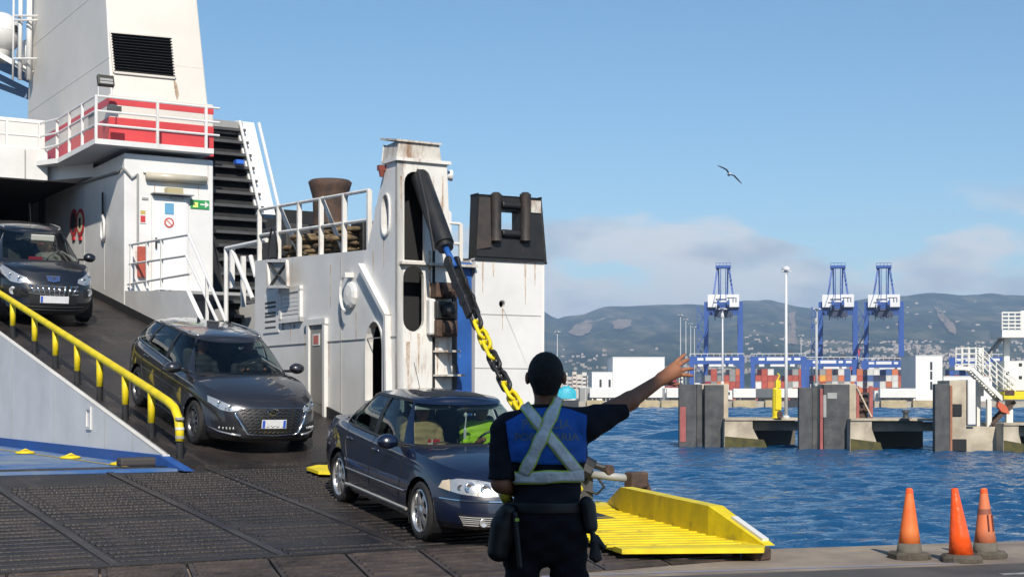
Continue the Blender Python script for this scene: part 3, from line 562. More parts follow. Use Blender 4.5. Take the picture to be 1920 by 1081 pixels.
def pier_deck(px0, px1, Y, ytop, lab, slope_px):
    a, b = gnd(px0, Y), gnd(px1, Y); zt = EZ - (ytop - YH) / F * Y; r = empty('pier_deck', (a.x, Y, WZ), lab, 'pier'); L_ = b.x - a.x; H_ = zt - WZ; sx = gnd(slope_px, Y).x - a.x
    m = MB(); m.box(0, L_, .8, 7, H_ - .16, H_); m.build('deck_slab', M_PCON, r, bevel=.03)
    m = MB(); m.prism([(0, .9, -1), (sx, .9, -1), (sx * .62, .9, H_ - .7), (sx * .62, .9, H_ - .162), (0, .9, H_ - .162)], (0, 4.5, 0)); bl = m.build('support_block', M_PCON, r, bevel=.03)
    m = MB(); m.prism([(.02, .85, -.4), (sx * 1.01, .85, -.4), (sx * .88, .85, .55), (.02, .85, .8)], (0, .045, 0)); m.build('algae_band', M_ALGAE, bl)
    m = MB(); m.box(sx * .5, L_, 2.4, 2.6, H_ - .9, H_ - .25); m.build('cross_beam', M_PCON, r)
    m = MB(); m.box(sx * .6, L_, 6.2, 6.6, -1, H_ - .25); m.build('back_wall', mat('pier_back', (.12, .11, .09), .9), r)
    return r
pier_deck(1362, 1522, 107, 784, 'concrete pier deck between the left and middle fender piers', 1446)
pier_deck(1600, 1778, 101, 784.5, 'concrete pier deck between the middle and right fender piers', 1664)
pier_deck(1890, 2140, 97.5, 793, 'concrete pier deck below the white gangway stairs', 1935)
PZ = EZ - (784 - YH) / F * 107
mast(1474, 503, 109, .13, 'tall slim white mast standing on the fender pier', PZ, M_POLE, ring=.32)
mast(1354.5, 590, 111, .06, 'thin white pole standing on the leftmost fender pier', 2.5, M_POLE, ring=.12)
mast(1530, 600, 105, .06, 'thin grey pole standing on the middle fender pier', 2.3, M_POLEG, ring=.12)
g = gnd(1455, 108); r = empty('mooring_post', (g.x, 108, PZ), 'bright yellow mooring post standing on the fender pier', 'mooring post')
m = MB(); m.lathe([(.36, 0), (.36, .08), (.27, .1), (.27, 2.1), (.22, 2.2)], n=14); m.box(-.1, .34, -.34, .2, .6, 2.1); m.build('column', M_YEL, r, bevel=.02)
m = MB(); m.box(-.05, .3, -.22, .22, 2.2, 2.75); m.tube([(.1, 0, 2.75), (.25, 0, 3.1), (.1, 0, 3.25)], .06, 6); m.build('head', M_YEL, r)
m = MB(); m.box(.05, .4, -.42, -.34, .05, .5); m.build('control_box', M_RUSTY, r)
g = gnd(1702, 101); r = empty('bollard', (g.x, 101.5, EZ - (784.5 - YH) / F * 101), 'dark mooring bollard on the pier deck by the right fender pier', 'bollard'); m = MB(); m.lathe([(.3, 0), (.2, .1), (.16, .35), (.3, .5), (.22, .58)], n=12); m.build('post', M_DGREY, r, smooth=True); m = MB(); m.lathe([(.4, 0), (.4, .04)], n=12); m.build('base', M_DGREY, r)
# faded red lattice frame
o_ = gnd(1610, 103); r = empty('access_frame', (o_.x, 104, EZ - (784 - YH) / F * 103), 'faded red steel frame right of the middle fender pier', 'steel frame')
for x0, x1 in ((.05, .25), (.95, 1.2)): m = MB(); m.box(x0, x1, -.1, .1, 0, 2.25); m.build('upright', M_PRED, r)
m = MB(); m.bar((.05, -.15, 2.2), (1.1, -.15, .1), .1, .1, (0, 1, 0)); m.build('diagonal', M_PCON, r)
for z in (.6, 1.2, 1.7): m = MB(); m.box(.2, 1.0, -.06, .06, z, z + .1); m.build('crossbar', M_RUSTY, r)
m = MB(); m.box(.26, .94, .3, 1.5, 0, 1.6); m.build('machine', M_RUSTY, r)
# white passenger gangway at the right edge
GY = 100.0
def gp(px, py, dy=0.0): return at(px, py, GY) + V((0, dy, 0)) - V((gnd(1900, GY).x, GY, -.3))
r = empty('passenger_gangway', (gnd(1900, GY).x, GY, -.3), 'white passenger gangway with stairs and railings at the right edge', 'gangway')
M_GW = mat('gangway_white', (0.74, 0.72, 0.66), .5, var=.08, vs=1)
for dy in (0, 1.3):
    m = MB(); m.bar(gp(1790, 690, dy), gp(1822, 690, dy), .1, .22); m.bar(gp(1822, 690, dy), gp(1884, 752, dy), .12, .25); m.build('stringer', M_GW, r)
    for k in range(4):
        h = k * 10 + 8; m = MB(); m.tube([gp(1803, 690 - h, dy), gp(1840, 690 - h, dy), gp(1905, 752 - h, dy)], .035, 6); m.build('handrail', M_GW, r)
    for k in range(8):
        px = 1803 + k * 13; yb = 690 if px < 1840 else 690 + (px - 1840) * 62 / 65
        m = MB(); m.tube([gp(px, yb, dy), gp(px, yb - 40, dy)], .04, 6); m.build('baluster', M_GW, r)
for k in range(14): m = MB(); q = gp(1826 + k * 4.2, 694 + k * 4.2); m.box(q.x - .12, q.x + .12, q.y, q.y + 1.3, q.z - .03, q.z); m.build('tread', M_GW, r)
m = MB(); q = gp(1790, 690); q2 = gp(1822, 690); m.box(q.x, q2.x, 0, 1.3, q.z - .08, q.z + .11); m.build('landing', M_GW, r)
for a, b, yt, yb, d in ((1848, 1858, 650, 742, 1.5), (1898, 1908, 632, 735, 1.6), (1846, 1853, 715, 800, 1.6), (1856, 1864, 748, 800, .5), (1893, 1905, 750, 800, .6)):
    m = MB(); q0, q1 = gp(a, yt), gp(b, yb); m.box(q0.x, q1.x, d, d + .35, q1.z, q0.z); m.build('column', M_GW, r)
m = MB(); q0, q1 = gp(1880, 733), gp(2000, 748); m.box(q0.x, q1.x, -.3, 2.2, q1.z, q0.z); m.build('yellow_beam', M_YEL, r)
m = MB(); q0, q1 = gp(1881, 731), gp(1899, 740); m.box(q0.x, q1.x, -.36, -.303, q1.z, q0.z); m.build('dark_plate', M_RUSTY, r)
m = MB(); q0, q1 = gp(1887, 676), gp(2040, 731); m.box(q0.x, q1.x, .4, 3, q1.z, q0.z); hb = m.build('cabin', M_GW, r)
for a, yt in ((1888, 696), (1912, 680), (1912, 704)): m = MB(); q0, q1 = gp(a + 2, yt), gp(a + 8, yt + 6); m.box(q0.x, q1.x, .37, .397, q1.z, q0.z); m.build('window', M_SLOT, hb)
m = MB(); q0, q1 = gp(1879, 618), gp(2020, 632); m.box(q0.x, q1.x, 0, 2.6, q1.z, q0.z); m.build('upper_platform', M_GW, r)
for k in range(5): m = MB(); m.tube([gp(1879, 586 + k * 7), gp(1915, 586 + k * 7)], .06, 6); m.build('handrail', M_GW, r)
for px in (1879, 1891, 1903, 1914): m = MB(); m.tube([gp(px, 585), gp(px, 618)], .05, 6); m.build('baluster', M_GW, r)
m = MB(); q0, q1 = gp(1915, 582), gp(2020, 618); m.box(q0.x, q1.x, .1, 2.4, q1.z, q0.z); m.build('upper_cabin', M_GW, r)
for k in range(6): m = MB(); m.bar(gp(1862 + k * 5, 672 - k * 7.5, 1.7), gp(1870 + k * 5, 672 - k * 7.5, 1.7), .5, .06); m.build('upper_tread', M_GREY, r)
for dy in (1.4, 2.1): m = MB(); m.bar(gp(1858, 678, dy), gp(1896, 630, dy), .07, .16); m.build('upper_stringer', M_GREY, r)
for dy in (.2, 1.0): m = MB(); m.bar(gp(1862, 795, dy), gp(1905, 752, dy), .1, .25); m.build('lower_stringer', M_RUSTY, r)
for k in range(8): m = MB(); q = gp(1867 + k * 4.8, 791 - k * 4.8); m.box(q.x - .14, q.x + .14, .2, 1.0, q.z - .03, q.z); m.build('lower_tread', M_RUSTY, r)
m = MB(); q = gp(1873, 752); m.prism([q, q + V((.5, 0, -.3)), q + V((.75, 0, -.85)), q + V((.2, 0, -.7)), q + V((-.1, 0, -.3))], (0, .4, 0)); m.build('orange_tarp', mat('orange_red', (.5, .1, .04), .6), r)
# gull
g = at(1367, 327, 60); r = empty('seagull', g, 'gull gliding with wings spread in the blue sky', 'bird'); r.rotation_euler = (0, R(35), R(8))
M_GUL = mat('gull_grey', (0.22, 0.22, 0.24), .8); M_GULW = mat('gull_white', (0.6, 0.6, 0.6), .8)
m = MB(); m.tube([(-.02, -.22, -.02), (0, -.12, 0), (0, .05, 0), (0, .17, .02), (0, .24, .02)], [.01, .055, .065, .04, .012], 8); m.build('body', M_GULW, r, smooth=True)
for sx in (-1, 1):
    m = MB(); rows = []
    for x, y0, y1, z in ((.02, -.07, .1, .03), (.2, -.06, .13, .10), (.36, -.1, .08, .06), (.52, -.17, -.04, -.0), (.62, -.2, -.18, -.05)): rows.append([(sx * x, y1, z), (sx * x, (y0 + y1) / 2, z + .012), (sx * x, y0, z)])
    m.grid(rows); w_ = m.build('wing', M_GUL, r, smooth=True); sd = w_.modifiers.new('thick', 'SOLIDIFY'); sd.thickness = .012
# ------------------------------------------------------------------ the ferry (own axes: p across, t along, away from us)
ferry = empty('ferry', W3(ORG), 'white ferry with blue and red bands, stern ramp lowered to the quay', 'ferry', rz=TH)
def fb(m, name, mt, parent=None, **k): return m.build(name, mt, parent or ferry, off=ORG, **k)
PL, PRr, T0, T1, TE = 6.65, 10.2, 13.5, 19.9, 40.5
def rz(t): return .03 + .092 * (min(t, T1) - T0) + max(0, t - T1) * .20
HT = Sp(233, 500, PRr)[1]; TW = Sp(745, 300, PRr)[1]
# ramps
m = MB(); m.prism([(-5, T0, rz(T0)), (10.3, T0, rz(T0)), (10.3, T1 + .3, rz(T1) + .02), (-5, T1 + .3, rz(T1) + .02)], (0, 0, -.28)); lramp = fb(m, 'stern_ramp', M_STEEL)
m = MB(); m.prism([(PL - .05, T1, rz(T1) + .03), (PRr + .05, T1, rz(T1) + .03), (PRr + .05, TE, rz(TE)), (PL - .05, TE, rz(TE))], (0, 0, -.3)); uramp = fb(m, 'upper_ramp', M_STEEL)
def bars(parent, p0, p1, t0, t1, step, mt=M_STEELB, h=.012):
    m = MB(); w_ = (p1 - p0) / 2; m.add([(-w_, -.035, -.02), (w_, -.035, -.02), (w_, .035, -.02), (-w_, .035, -.02), (-w_, -.022, h), (w_, -.022, h), (w_, .022, h), (-w_, .022, h)], [(0, 1, 5, 4), (1, 2, 6, 5), (2, 3, 7, 6), (3, 0, 4, 7), (4, 5, 6, 7)])
    me = m.mesh('anti_slip_bar', mt); t = t0
    while t < t1:
        f_ = random.choice((1, 1, 1, 1, 1, 1, .98, .93))
        if random.random() > .04: ob = place(me, 'anti_slip_bar', parent, V(((p0 + p1) / 2 + random.uniform(-1, 1) * (1 - f_) * w_, t, rz(t) - random.uniform(0, .008))) - ORG, random.uniform(-.006, .006)); ob.scale.x = f_
        t += step * random.uniform(.94, 1.06)
seams = [-2.6, -.5, 1.75, 3.95, 5.6, 7.0, 8.6, 10.15]
for i in range(len(seams) - 1):
    a, b = seams[i] + .09, seams[i + 1] - .09
    if i in (0,): bars(lramp, a, b, T0 + .4, 17.6, .2)
    elif i == 5: bars(lramp, a, b, T0 + .3, T1 - .2, .2)
    else: bars(lramp, a, b, T0 + (.35 if i % 2 else .25), T1 - .5 - (i == 3) * .9, .2)
    if i: m = MB(); s_ = seams[i]; m.prism([(s_ - .045, T0 + .05, rz(T0 + .05) + .001), (s_ + .045, T0 + .05, rz(T0 + .05) + .001), (s_ + .045, T1 - .1, rz(T1 - .1) + .001), (s_ - .045, T1 - .1, rz(T1 - .1) + .001)], (0, 0, .006)); fb(m, 'weld_strip', M_WORN, lramp)
m = MB(); m.box(-5, 10.3, T0 - .06, T0 + .06, rz(T0) - .1, rz(T0) + .035); fb(m, 'hinge_bar', M_STEELB, lramp)
bars(uramp, PL + .15, (PL + PRr) / 2 - .1, T1 + .3, 34, .25); bars(uramp, (PL + PRr) / 2 + .1, PRr - .2, T1 + .3, 34, .25)
# finger flaps, fanning out over the quay edge
nb = 17; bd = []
for i in range(nb):
    p = -2.7 + i * (12.9 / (nb - 1)); h = W3((p, T0 - .03, 0)); a = R(23 - 14.5 * i / (nb - 1)); ln = 2.55 - .25 * i / (nb - 1)
    bd.append((V((h.x, h.y)), V((h.x + math.sin(a) * ln, h.y - math.cos(a) * ln))))
iR = Matrix.Rotation(-TH, 3, 'Z')
for i in range(nb - 1):
    (a0, a1), (b0, b1) = bd[i], bd[i + 1]; g0 = (b0 - a0).normalized() * .014; g1 = (b1 - a1).normalized() * .014
    q = [a0 + g0, b0 - g0, b1 - g1, a1 + g1]; zz = (rz(T0) + .02, rz(T0) + .02, .022, .022)
    l3 = [iR @ V((c_.x, c_.y, z_)) for c_, z_ in zip(q, zz)]
    m = MB(); m.prism(l3, (0, 0, -.018))
    for k in range(9):
        f0 = (k + .6) / 9.4; A = l3[0].lerp(l3[3], f0); B = l3[1].lerp(l3[2], f0); m.bar(A.lerp(B, .06), A.lerp(B, .94), .05, .03)
    fb(m, 'finger_flap', M_FLAP)
# yellow side flap with its guard
zf = .14
fl = [Sz(*q, zf) for q in ((1118, 938), (1140, 942), (1163, 958), (1328, 1003), (1435, 1022), (1432, 1026), (1166, 1028), (1100, 1006), (1080, 965))]
m = MB(); m.prism(fl, (0, 0, -.05)); yf = fb(m, 'yellow_flap', M_YELW)
for i in range(17):
    y = 951 + i * 4.3; xr = 1156 + (y - 952) * 3.55 - 8; xl = max(1096, 1096 + (y - 1004) * 2.6); A, B = Sz(xl, y + 3, zf), Sz(min(xr, 1420), y - 1.5, zf); m = MB(); m.bar(A, B, .03, .022); fb(m, 'anti_slip_bar', M_YELW, yf)
B0, B1, B2, B3 = [Sz(*q, zf) for q in ((1137, 941), (1163, 958), (1328, 1003), (1435, 1022))]
up = V((0, 0, .31)); o1 = iR @ V((.16, .05, 0)); o2 = iR @ V((.34, .1, 0))
pts = [B0, B1, B2, B3, B1 + up, B2 + up, B1 + up + o1, B2 + up + o1, B1 + o2, B2 + o2, B0 + o2 * .6, B3 + o2 * .3]
m = MB(); m.add(pts, [(0, 1, 4), (1, 2, 5, 4), (2, 3, 5), (4, 5, 7, 6), (6, 7, 9, 8), (0, 4, 6, 10), (6, 8, 10), (5, 3, 11, 7), (7, 11, 9), (0, 1, 2, 3, 11, 9, 8, 10)]); gd = fb(m, 'guard', M_YELW, yf)
m = MB(); a_, b_ = (B2 + up).lerp(B3, .34) + o1 * .5, (B2 + up).lerp(B3, .9) + o1 * .4; m.bar(a_ + V((0, 0, .012)), b_ + V((0, 0, .012)), .07, .03); fb(m, 'white_edge_strip', M_TRW, yf)
m = MB(); q = B2.lerp(B1, .12); nrm = (B2 - B1).cross(V((0, 0, 1))).normalized() * -.012
if nrm.dot(V((0, -1, 0))) < 0: nrm = -nrm
m.prism([B2.lerp(B1, .3) + V((0, 0, .29)), B2.lerp(B1, .14) + V((0, 0, .10)), B2.lerp(B1, .02) + V((0, 0, .26))], nrm); fb(m, 'gusset', M_YEL, yf)
m = MB(); q = Sz(1421, 1037, .06); m.box(q.x - .11, q.x + .09, q.y - .1, q.y + .12, .0, .13); fb(m, 'support_foot', M_RUSTY, yf, bevel=.02)
m = MB(); q = Sz(1392, 1030, .06); m.box(q.x - .08, q.x + .08, q.y - .06, q.y + .06, .0, .1); fb(m, 'support_foot', M_BLUE, yf)
# small yellow plate on the ramp behind the blue saloon
k_ = [(575, 886), (596, 881), (690, 884), (690, 897), (597, 894)]
def on_ramp(px, py):
    lo, hi = 9.0, 60.0; k, mm = (px - 960) / F, (py - YH) / F
    for i in range(50):
        Y = (lo + hi) / 2
        if EZ - mm * Y < rz((cT - k * sT) * Y): hi = Y
        else: lo = Y
    return V(((k * cT + sT) * Y, (cT - k * sT) * Y, EZ - mm * Y))
m = MB(); m.prism([on_ramp(*q) + V((0, 0, .04)) for q in k_], (0, 0, .04)); fb(m, 'yellow_plate', M_YEL)
# left bulwark wedge with blue foot, blue deck, lashing points
tip = 20.35; zb = .78
m = MB(); m.prism([(PL - .1, tip, zb), (PL - .1, tip, rz(tip) + .05), (PL - .1, 36, rz(36) + .05), (PL - .1, 36, zb)], (.1, 0, 0)); wd = fb(m, 'ramp_side_wall', M_WHITE)
m = MB(); m.prism([(PL - .14, 19.3, .60), (PL - .14, tip + .1, zb), (PL - .14, 36, zb), (PL - .14, 36, .60)], (.14, 0, 0)); fb(m, 'blue_foot_band', M_BLUE, wd)
for t_ in (23.2, 26.4, 29.6): m = MB(); m.box(PL - .106, PL - .101, t_ - .008, t_ + .008, zb + .02, rz(t_) + .02); fb(m, 'weld_seam', M_GREY, wd)
q0, q1 = Sp(163, 762, PL - .1), Sp(172, 805, PL - .1); m = MB(); outer = [(PL - .125, q0[1], q0[2]), (PL - .125, q1[1], q0[2]), (PL - .125, q1[1], q1[2]), (PL - .125, q0[1], q1[2])]
def inset(poly, f):
    c_ = sum((V(p) for p in poly), V((0, 0, 0))) / len(poly); return [c_ + (V(p) - c_) * f for p in poly]
m.prism(outer, (.022, 0, 0), [inset(outer, .72)]); fb(m, 'access_slot', M_WHITE, wd)
m = MB(); m.prism([(-5, T1 + .02, .62), (PL - .1, T1 - .3, .62), (PL - .1, 50, .62), (-5, 50, .62)], (0, 0, -.04)); bd_ = fb(m, 'car_deck', M_BDECK)
m = MB(); m.prism([(PL - .62, T1 + .3, .624), (PL - .55, T1 + .3, .624), (PL - .55, 34, .624), (PL - .62, 34, .624)], (0, 0, .004)); fb(m, 'yellow_line', mat('worn_yellow_line', (.45, .34, .06), .7, col2=(.2, .17, .1), vs=4), bd_)
for px, py in ((47, 848), (132, 857), (228, 869), (312, 869)):
    q = Sz(px, py, .64); m = MB(); m.lathe([(.17, 0), (.15, .03), (.06, .045), (.05, .015)], (q.x, q.y, .63), n=14); m.tube([(q.x - .09, q.y, .66), (q.x, q.y - .03, .70), (q.x + .09, q.y, .66)], .014, 6); fb(m, 'lashing_ring', M_YEL, bd_, smooth=True)
q = Sz(268, 862, .70); m = MB(); m.box(q.x - .35, q.x + .33, q.y - .12, q.y + .12, .622, .74); fb(m, 'wheel_chock', mat('chock_dark', (.05, .042, .04), .7), bd_, bevel=.03)
# hull below
m = MB(); m.prism([(-5, 20.3, -3), (12.75, 20.3, -3), (12.75, 48, -3), (-5, 48, -3)], (0, 0, 3.3)); fb(m, 'hull', M_BLUE)
# yellow guard rail on the left of the upper ramp
pr = PL + .14; rail = MB(); rp = []
tt = [Sp(px, 700, pr)[1] for px in (-60, -16, 24, 65, 104, 145, 187, 235, 284)]; te = Sp(337, 800, pr)[1]; hr = .72
path = [(pr, t, rz(t) + hr) for t in (tt[0] + 3, tt[0])] + [(pr, t, rz(t) + hr) for t in tt[1:]]
path += [(pr, te + .5, rz(te + .5) + hr - .01), (pr, te + .22, rz(te + .2) + hr - .04), (pr, te + .06, rz(te) + hr - .14), (pr, te, rz(te) + hr - .32), (pr, te, rz(te) + .26)]
rail.tube(path, .062, 12); gr = fb(rail, 'guard_rail', M_YEL, smooth=True)
for t in tt:
    m = MB(); m.tube([(pr, t, rz(t) + .24), (pr, t, rz(t) + hr)], .055, 12); fb(m, 'rail_post', M_YEL, gr, smooth=True)
for t in tt + [te]:
    m = MB(); m.tube([(pr, t, rz(t) - .02), (pr, t, rz(t) + .242)], .053, 12); m.lathe([(.09, 0), (.09, .02)], (pr, t, rz(t)), n=12); fb(m, 'post_foot', M_BLACK, gr)
for z in (.30, .42, .56): m = MB(); m.tube([(pr, te, rz(te) + z), (pr, te, rz(te) + z + .035)], .064, 12); fb(m, 'reflective_tape', M_GREY if z != .42 else M_TRW, gr)
# garage opening: ceiling, far walls, lintel
zl = EZ - (322 - YH) / F * Sp(60, 322, 8.0)[1]; zl = 7.05
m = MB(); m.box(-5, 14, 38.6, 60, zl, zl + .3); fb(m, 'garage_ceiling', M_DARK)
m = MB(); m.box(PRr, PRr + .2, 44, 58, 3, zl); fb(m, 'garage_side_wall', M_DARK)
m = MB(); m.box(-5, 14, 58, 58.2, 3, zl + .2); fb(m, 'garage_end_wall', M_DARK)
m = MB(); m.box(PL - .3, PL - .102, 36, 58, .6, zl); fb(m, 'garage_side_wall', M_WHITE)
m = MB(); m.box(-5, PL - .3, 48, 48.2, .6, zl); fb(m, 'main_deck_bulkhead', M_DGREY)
m = MB(); m.box(-5, PRr, TE, 60, rz(TE) - .3, rz(TE)); fb(m, 'garage_floor', M_STEEL)
m = MB(); m.box(-5, 9.35, 38.3, 38.6, zl - .02, zl + .75); lt = fb(m, 'lintel', M_WHITE)
for p in (5.5, 6.6, 7.7, 8.8): m = MB(); m.box(p - .012, p + .012, 38.28, 38.3, zl, zl + .7); fb(m, 'panel_joint', M_GREY, lt)
m = MB(); m.prism([(9.35, 38.6, zl), (10.2, 37.2, zl), (10.2, 38.6, zl)], (0, 0, .35)); fb(m, 'lintel_bracket', M_WHITE, lt)
# deck house beside the ramp
pH1 = St(400, 300, HT)[0]; zH0, zH1 = 3.2, St(300, 300, HT)[2] + .1
m = MB(); m.box(PRr, pH1, HT, 44, zH0, zH1); house = fb(m, 'deck_house', M_WHITE, bevel=.03)
m = MB(); m.prism([(PRr + .02, HT, 3.0), (PRr + .02, 36, rz(36) - .3), (PRr + .02, 46, 4.6), (PRr + .02, 46, zl), (PRr + .02, HT, zl)], (.06, 0, 0)); 
lb = [Sp(235, 545, PRr), Sp(350, 545, PRr), Sp(377, 603, PRr), Sp(377, 690, PRr), Sp(235, 640, PRr)]
m = MB(); m.prism([V(p) - V((.01, 0, 0)) for p in lb], (.1, 0, 0)); fb(m, 'stair_side_plate', M_WHITE, house)
tq = [20.2, HT, HT + 8]; m = MB(); m.prism([(PRr - .03, 20.4, rz(20.4) - .1), (PRr - .03, 20.4, rz(20.4) + .2), (PRr - .03, 44, rz(44) + .18), (PRr - .03, 44, rz(44) - .1)], (.03, 0, 0)); fb(m, 'ramp_kerb', M_DARK)
def hs(px, py, d=0.0): q = St(px, py, HT); q[1] -= d; return q
def hbox(name, px0, py0, px1, py1, d, mt, parent=None, d0=.002, **k):
    a, b = hs(px0, py0), hs(px1, py1); m = MB(); m.box(a.x, b.x, HT - d, HT - d0, b.z, a.z); return fb(m, name, mt, parent or house, **k)
hbox('door_frame', 283, 366, 352, 560, .05, M_WHITE); dr = hbox('door', 287, 371, 348, 558, .075, mat('door_white', (.78, .78, .77), .4), d0=.052, bevel=.01)
hbox('door_blue_notice', 307, 381, 324, 403, .085, mat('notice_blue', (.12, .32, .5), .5), dr, d0=.077)
a = hs(315, 418, .079); m = MB(); m.lathe([(.12, 0), (.12, .008)], (a.x, a.y, a.z), (0, -1, 0), 20); fb(m, 'round_notice', mat('notice_red', (.5, .06, .05), .5), dr)
m = MB(); m.lathe([(.085, .009), (.085, .012)], (a.x, a.y, a.z), (0, -1, 0), 20); fb(m, 'round_notice_centre', M_TRW, dr)
m = MB(); m.bar((a.x - .06, a.y - .014, a.z + .06), (a.x + .06, a.y - .014, a.z - .06), .02, .004, (0, 1, 0)); fb(m, 'notice_bar', MATS['notice_red'], dr)
q = hs(290, 450, .1); m = MB(); m.box(q.x - .02, q.x + .02, q.y - .03, q.y, q.z - .2, q.z + .05); m.box(q.x, q.x + .16, q.y - .05, q.y - .03, q.z - .02, q.z + .02); fb(m, 'door_handle', M_BLACK, dr)
a = hs(272, 327); b = hs(384, 346); m = MB(); m.tube([(a.x, HT - .1, (a.z + hs(272, 334).z) / 2), (b.x, HT - .1, (a.z + hs(272, 334).z) / 2)], .10, 10); fb(m, 'strip_lamp', mat('lamp_lens', (.55, .5, .4), .3, var=.2, vs=4), house, smooth=True)
hbox('strip_lamp_bracket', 268, 324, 388, 329, .05, M_WHITE); hbox('door_lamp', 308, 353, 338, 367, .22, mat('lamp_tan', (.42, .36, .2), .4)); hbox('door_canopy', 282, 364, 358, 367.5, .26, M_GREY); hbox('door_closer', 318, 370, 341, 376, .14, M_GREY)
gs = hbox('exit_sign', 357, 374, 392, 393, .02, mat('sign_green', (.03, .28, .08), .4)); 
q0 = hs(366, 384, .022); m = MB(); m.lathe([(.085, 0), (.085, .004)], q0, (0, -1, 0), 4, x=(1, 0, 1)); fb(m, 'exit_symbol', mat('sign_lime', (.75, .8, .2), .4), gs)
q0 = hs(384, 384, .022); m = MB(); m.box(q0.x - .12, q0.x + .02, q0.y - .004, q0.y, q0.z - .018, q0.z + .018); m.prism([(q0.x, q0.y, q0.z + .08), (q0.x + .1, q0.y, q0.z), (q0.x, q0.y, q0.z - .08)], (0, -.004, 0)); fb(m, 'exit_arrow', M_TRW, gs)
fs = hbox('fire_sign', 262, 393, 273, 419, .02, M_TRW); hbox('fire_sign_panel', 263, 404, 272, 417, .024, M_RED, fs, d0=.021); hbox('fire_sign_panel', 263, 394.5, 272, 402, .024, mat('sign_ochre', (.5, .36, .1), .5), fs, d0=.021)
hbox('small_plate', 266, 370, 278, 375, .02, M_GREY); hbox('red_locker', 257, 462, 275, 520, .10, mat('locker_red', (.42, .08, .05), .5, var=.2, vs=4))
m = MB(); a = hs(257, 326, .05); b = hs(257, 455, .05); m.tube([Sp(150, 345, PRr) - V((.06, 0, 0)), Sp(226, 322, PRr) - V((.06, .0, 0)), (PRr - .05, HT - .05, a.z + .12), hs(246, 334, .05), a, b], .028, 6); fb(m, 'conduit_pipe', M_GREY, house)
# signs and hanging gear on the house's ramp side
for i, px in enumerate((139.5, 152)):
    q = Sp(px, 417, PRr); m = MB(); rows = [[(q.x - .03, q.y + math.cos(a) * r_ * 1.0, q.z + math.sin(a) * r_) for a in [2 * math.pi * j / 24 for j in range(25)]] for r_ in (.34, .255)]; m.grid(rows); m.prism([(q.x - .028, q.y + math.cos(a) * .35, q.z + math.sin(a) * .35) for a in [2 * math.pi * j / 24 for j in range(24)]], (.02, 0, 0)); sg = fb(m, 'round_sign', M_RED, house)
    m = MB(); m.prism([(q.x - .033, q.y + math.cos(a) * .255, q.z + math.sin(a) * .255) for a in [2 * math.pi * j / 24 for j in range(24)]], (.002, 0, 0)); fb(m, 'round_sign_face', mat('sign_cream', (.75, .66, .42), .5) if i else M_DGREY, sg)
    if i: m = MB(); m.box(q.x - .036, q.x - .034, q.y - .09, q.y + .09, q.z - .14, q.z + .12); fb(m, 'sign_symbol', M_BLACK, sg)
    m = MB(); m.box(q.x - .04, q.x - .01, q.y - .12, q.y + .12, q.z - .46, q.z - .37); fb(m, 'sign_tab', M_RED, sg)
q = Sp(197, 365, PRr); 
for k in range(6): m = MB(); z_ = q.z - k * .085; m.tube([(q.x - .06 + math.cos(a) * .0, q.y + math.cos(a) * .045, z_ + math.sin(a) * .06) for a in [2 * math.pi * j / 10 for j in range(10)]], .014, 5, closed=True); fb(m, 'hanging_link', M_BLACK, house)
m = MB(); z_ = q.z - .5; m.tube([(q.x - .05, q.y - .02, z_), (q.x - .06, q.y - .13, z_ - .2), (q.x - .06, q.y - .12, z_ - .5), (q.x - .05, q.y, z_ - .62), (q.x - .06, q.y + .12, z_ - .5), (q.x - .06, q.y + .13, z_ - .2)], .035, 7, closed=True); fb(m, 'mooring_hook', M_WHITE, house, smooth=True)
# landing rails and steps by the door
def rail_set(parent, name_pts, heights, posts, r_=.025, mt=M_WHITE, pn='handrail'):
    for h in heights: m = MB(); m.tube([V(p) + V((0, 0, h)) for p in name_pts], r_, 7); fb(m, pn, mt, parent)
    for p in posts: m = MB(); m.bar(V(p), V(p) + V((0, 0, heights[0])), .07, .05); fb(m, pn.replace('handrail', 'stanchion'), mt, parent)
tr = HT - 1.3
A, B, Cc, D = Sp(240, 538, PRr + .05), Sp(272, 532, PRr + .05), Sp(350, 538, PRr + .05), Sp(420, 600, PRr + .3)
zA = A.z
for h0, px0, px1, y0, y1 in ((1, 243, 354, 459, 440), (1, 243, 350, 495, 479), (1, 240, 357, 533, 513)):
    q0, q1 = Sp(px0, y0, PRr + .06), Sp(px1, y1, PRr + .06); m = MB(); m.tube([q0, q1], .028, 7); fb(m, 'handrail', M_WHITE, house)
for x0, y0, x1, y1 in ((354, 440, 424, 603), (350, 480, 408, 603)):
    q0, q1 = Sp(x0, y0, PRr + .06), Sp(x1, y1, PRr + .06); m = MB(); m.tube([q0, q1], .032, 7); fb(m, 'handrail', M_WHITE, house)
for x0, yt, yb in ((246, 458, 540), (276, 455, 540), (303, 450, 538), (388, 520, 604)):
    q0, q1 = Sp(x0, yt, PRr + .06), Sp(x0, yb, PRr + .06); m = MB(); m.bar(q0, q1, .06, .05); fb(m, 'stanchion', M_WHITE, house)
m = MB(); m.box(PRr + .1, pH1 + .1, HT - 2.2, HT, zA - .25, zA - .18); fb(m, 'landing', M_GREY, house)
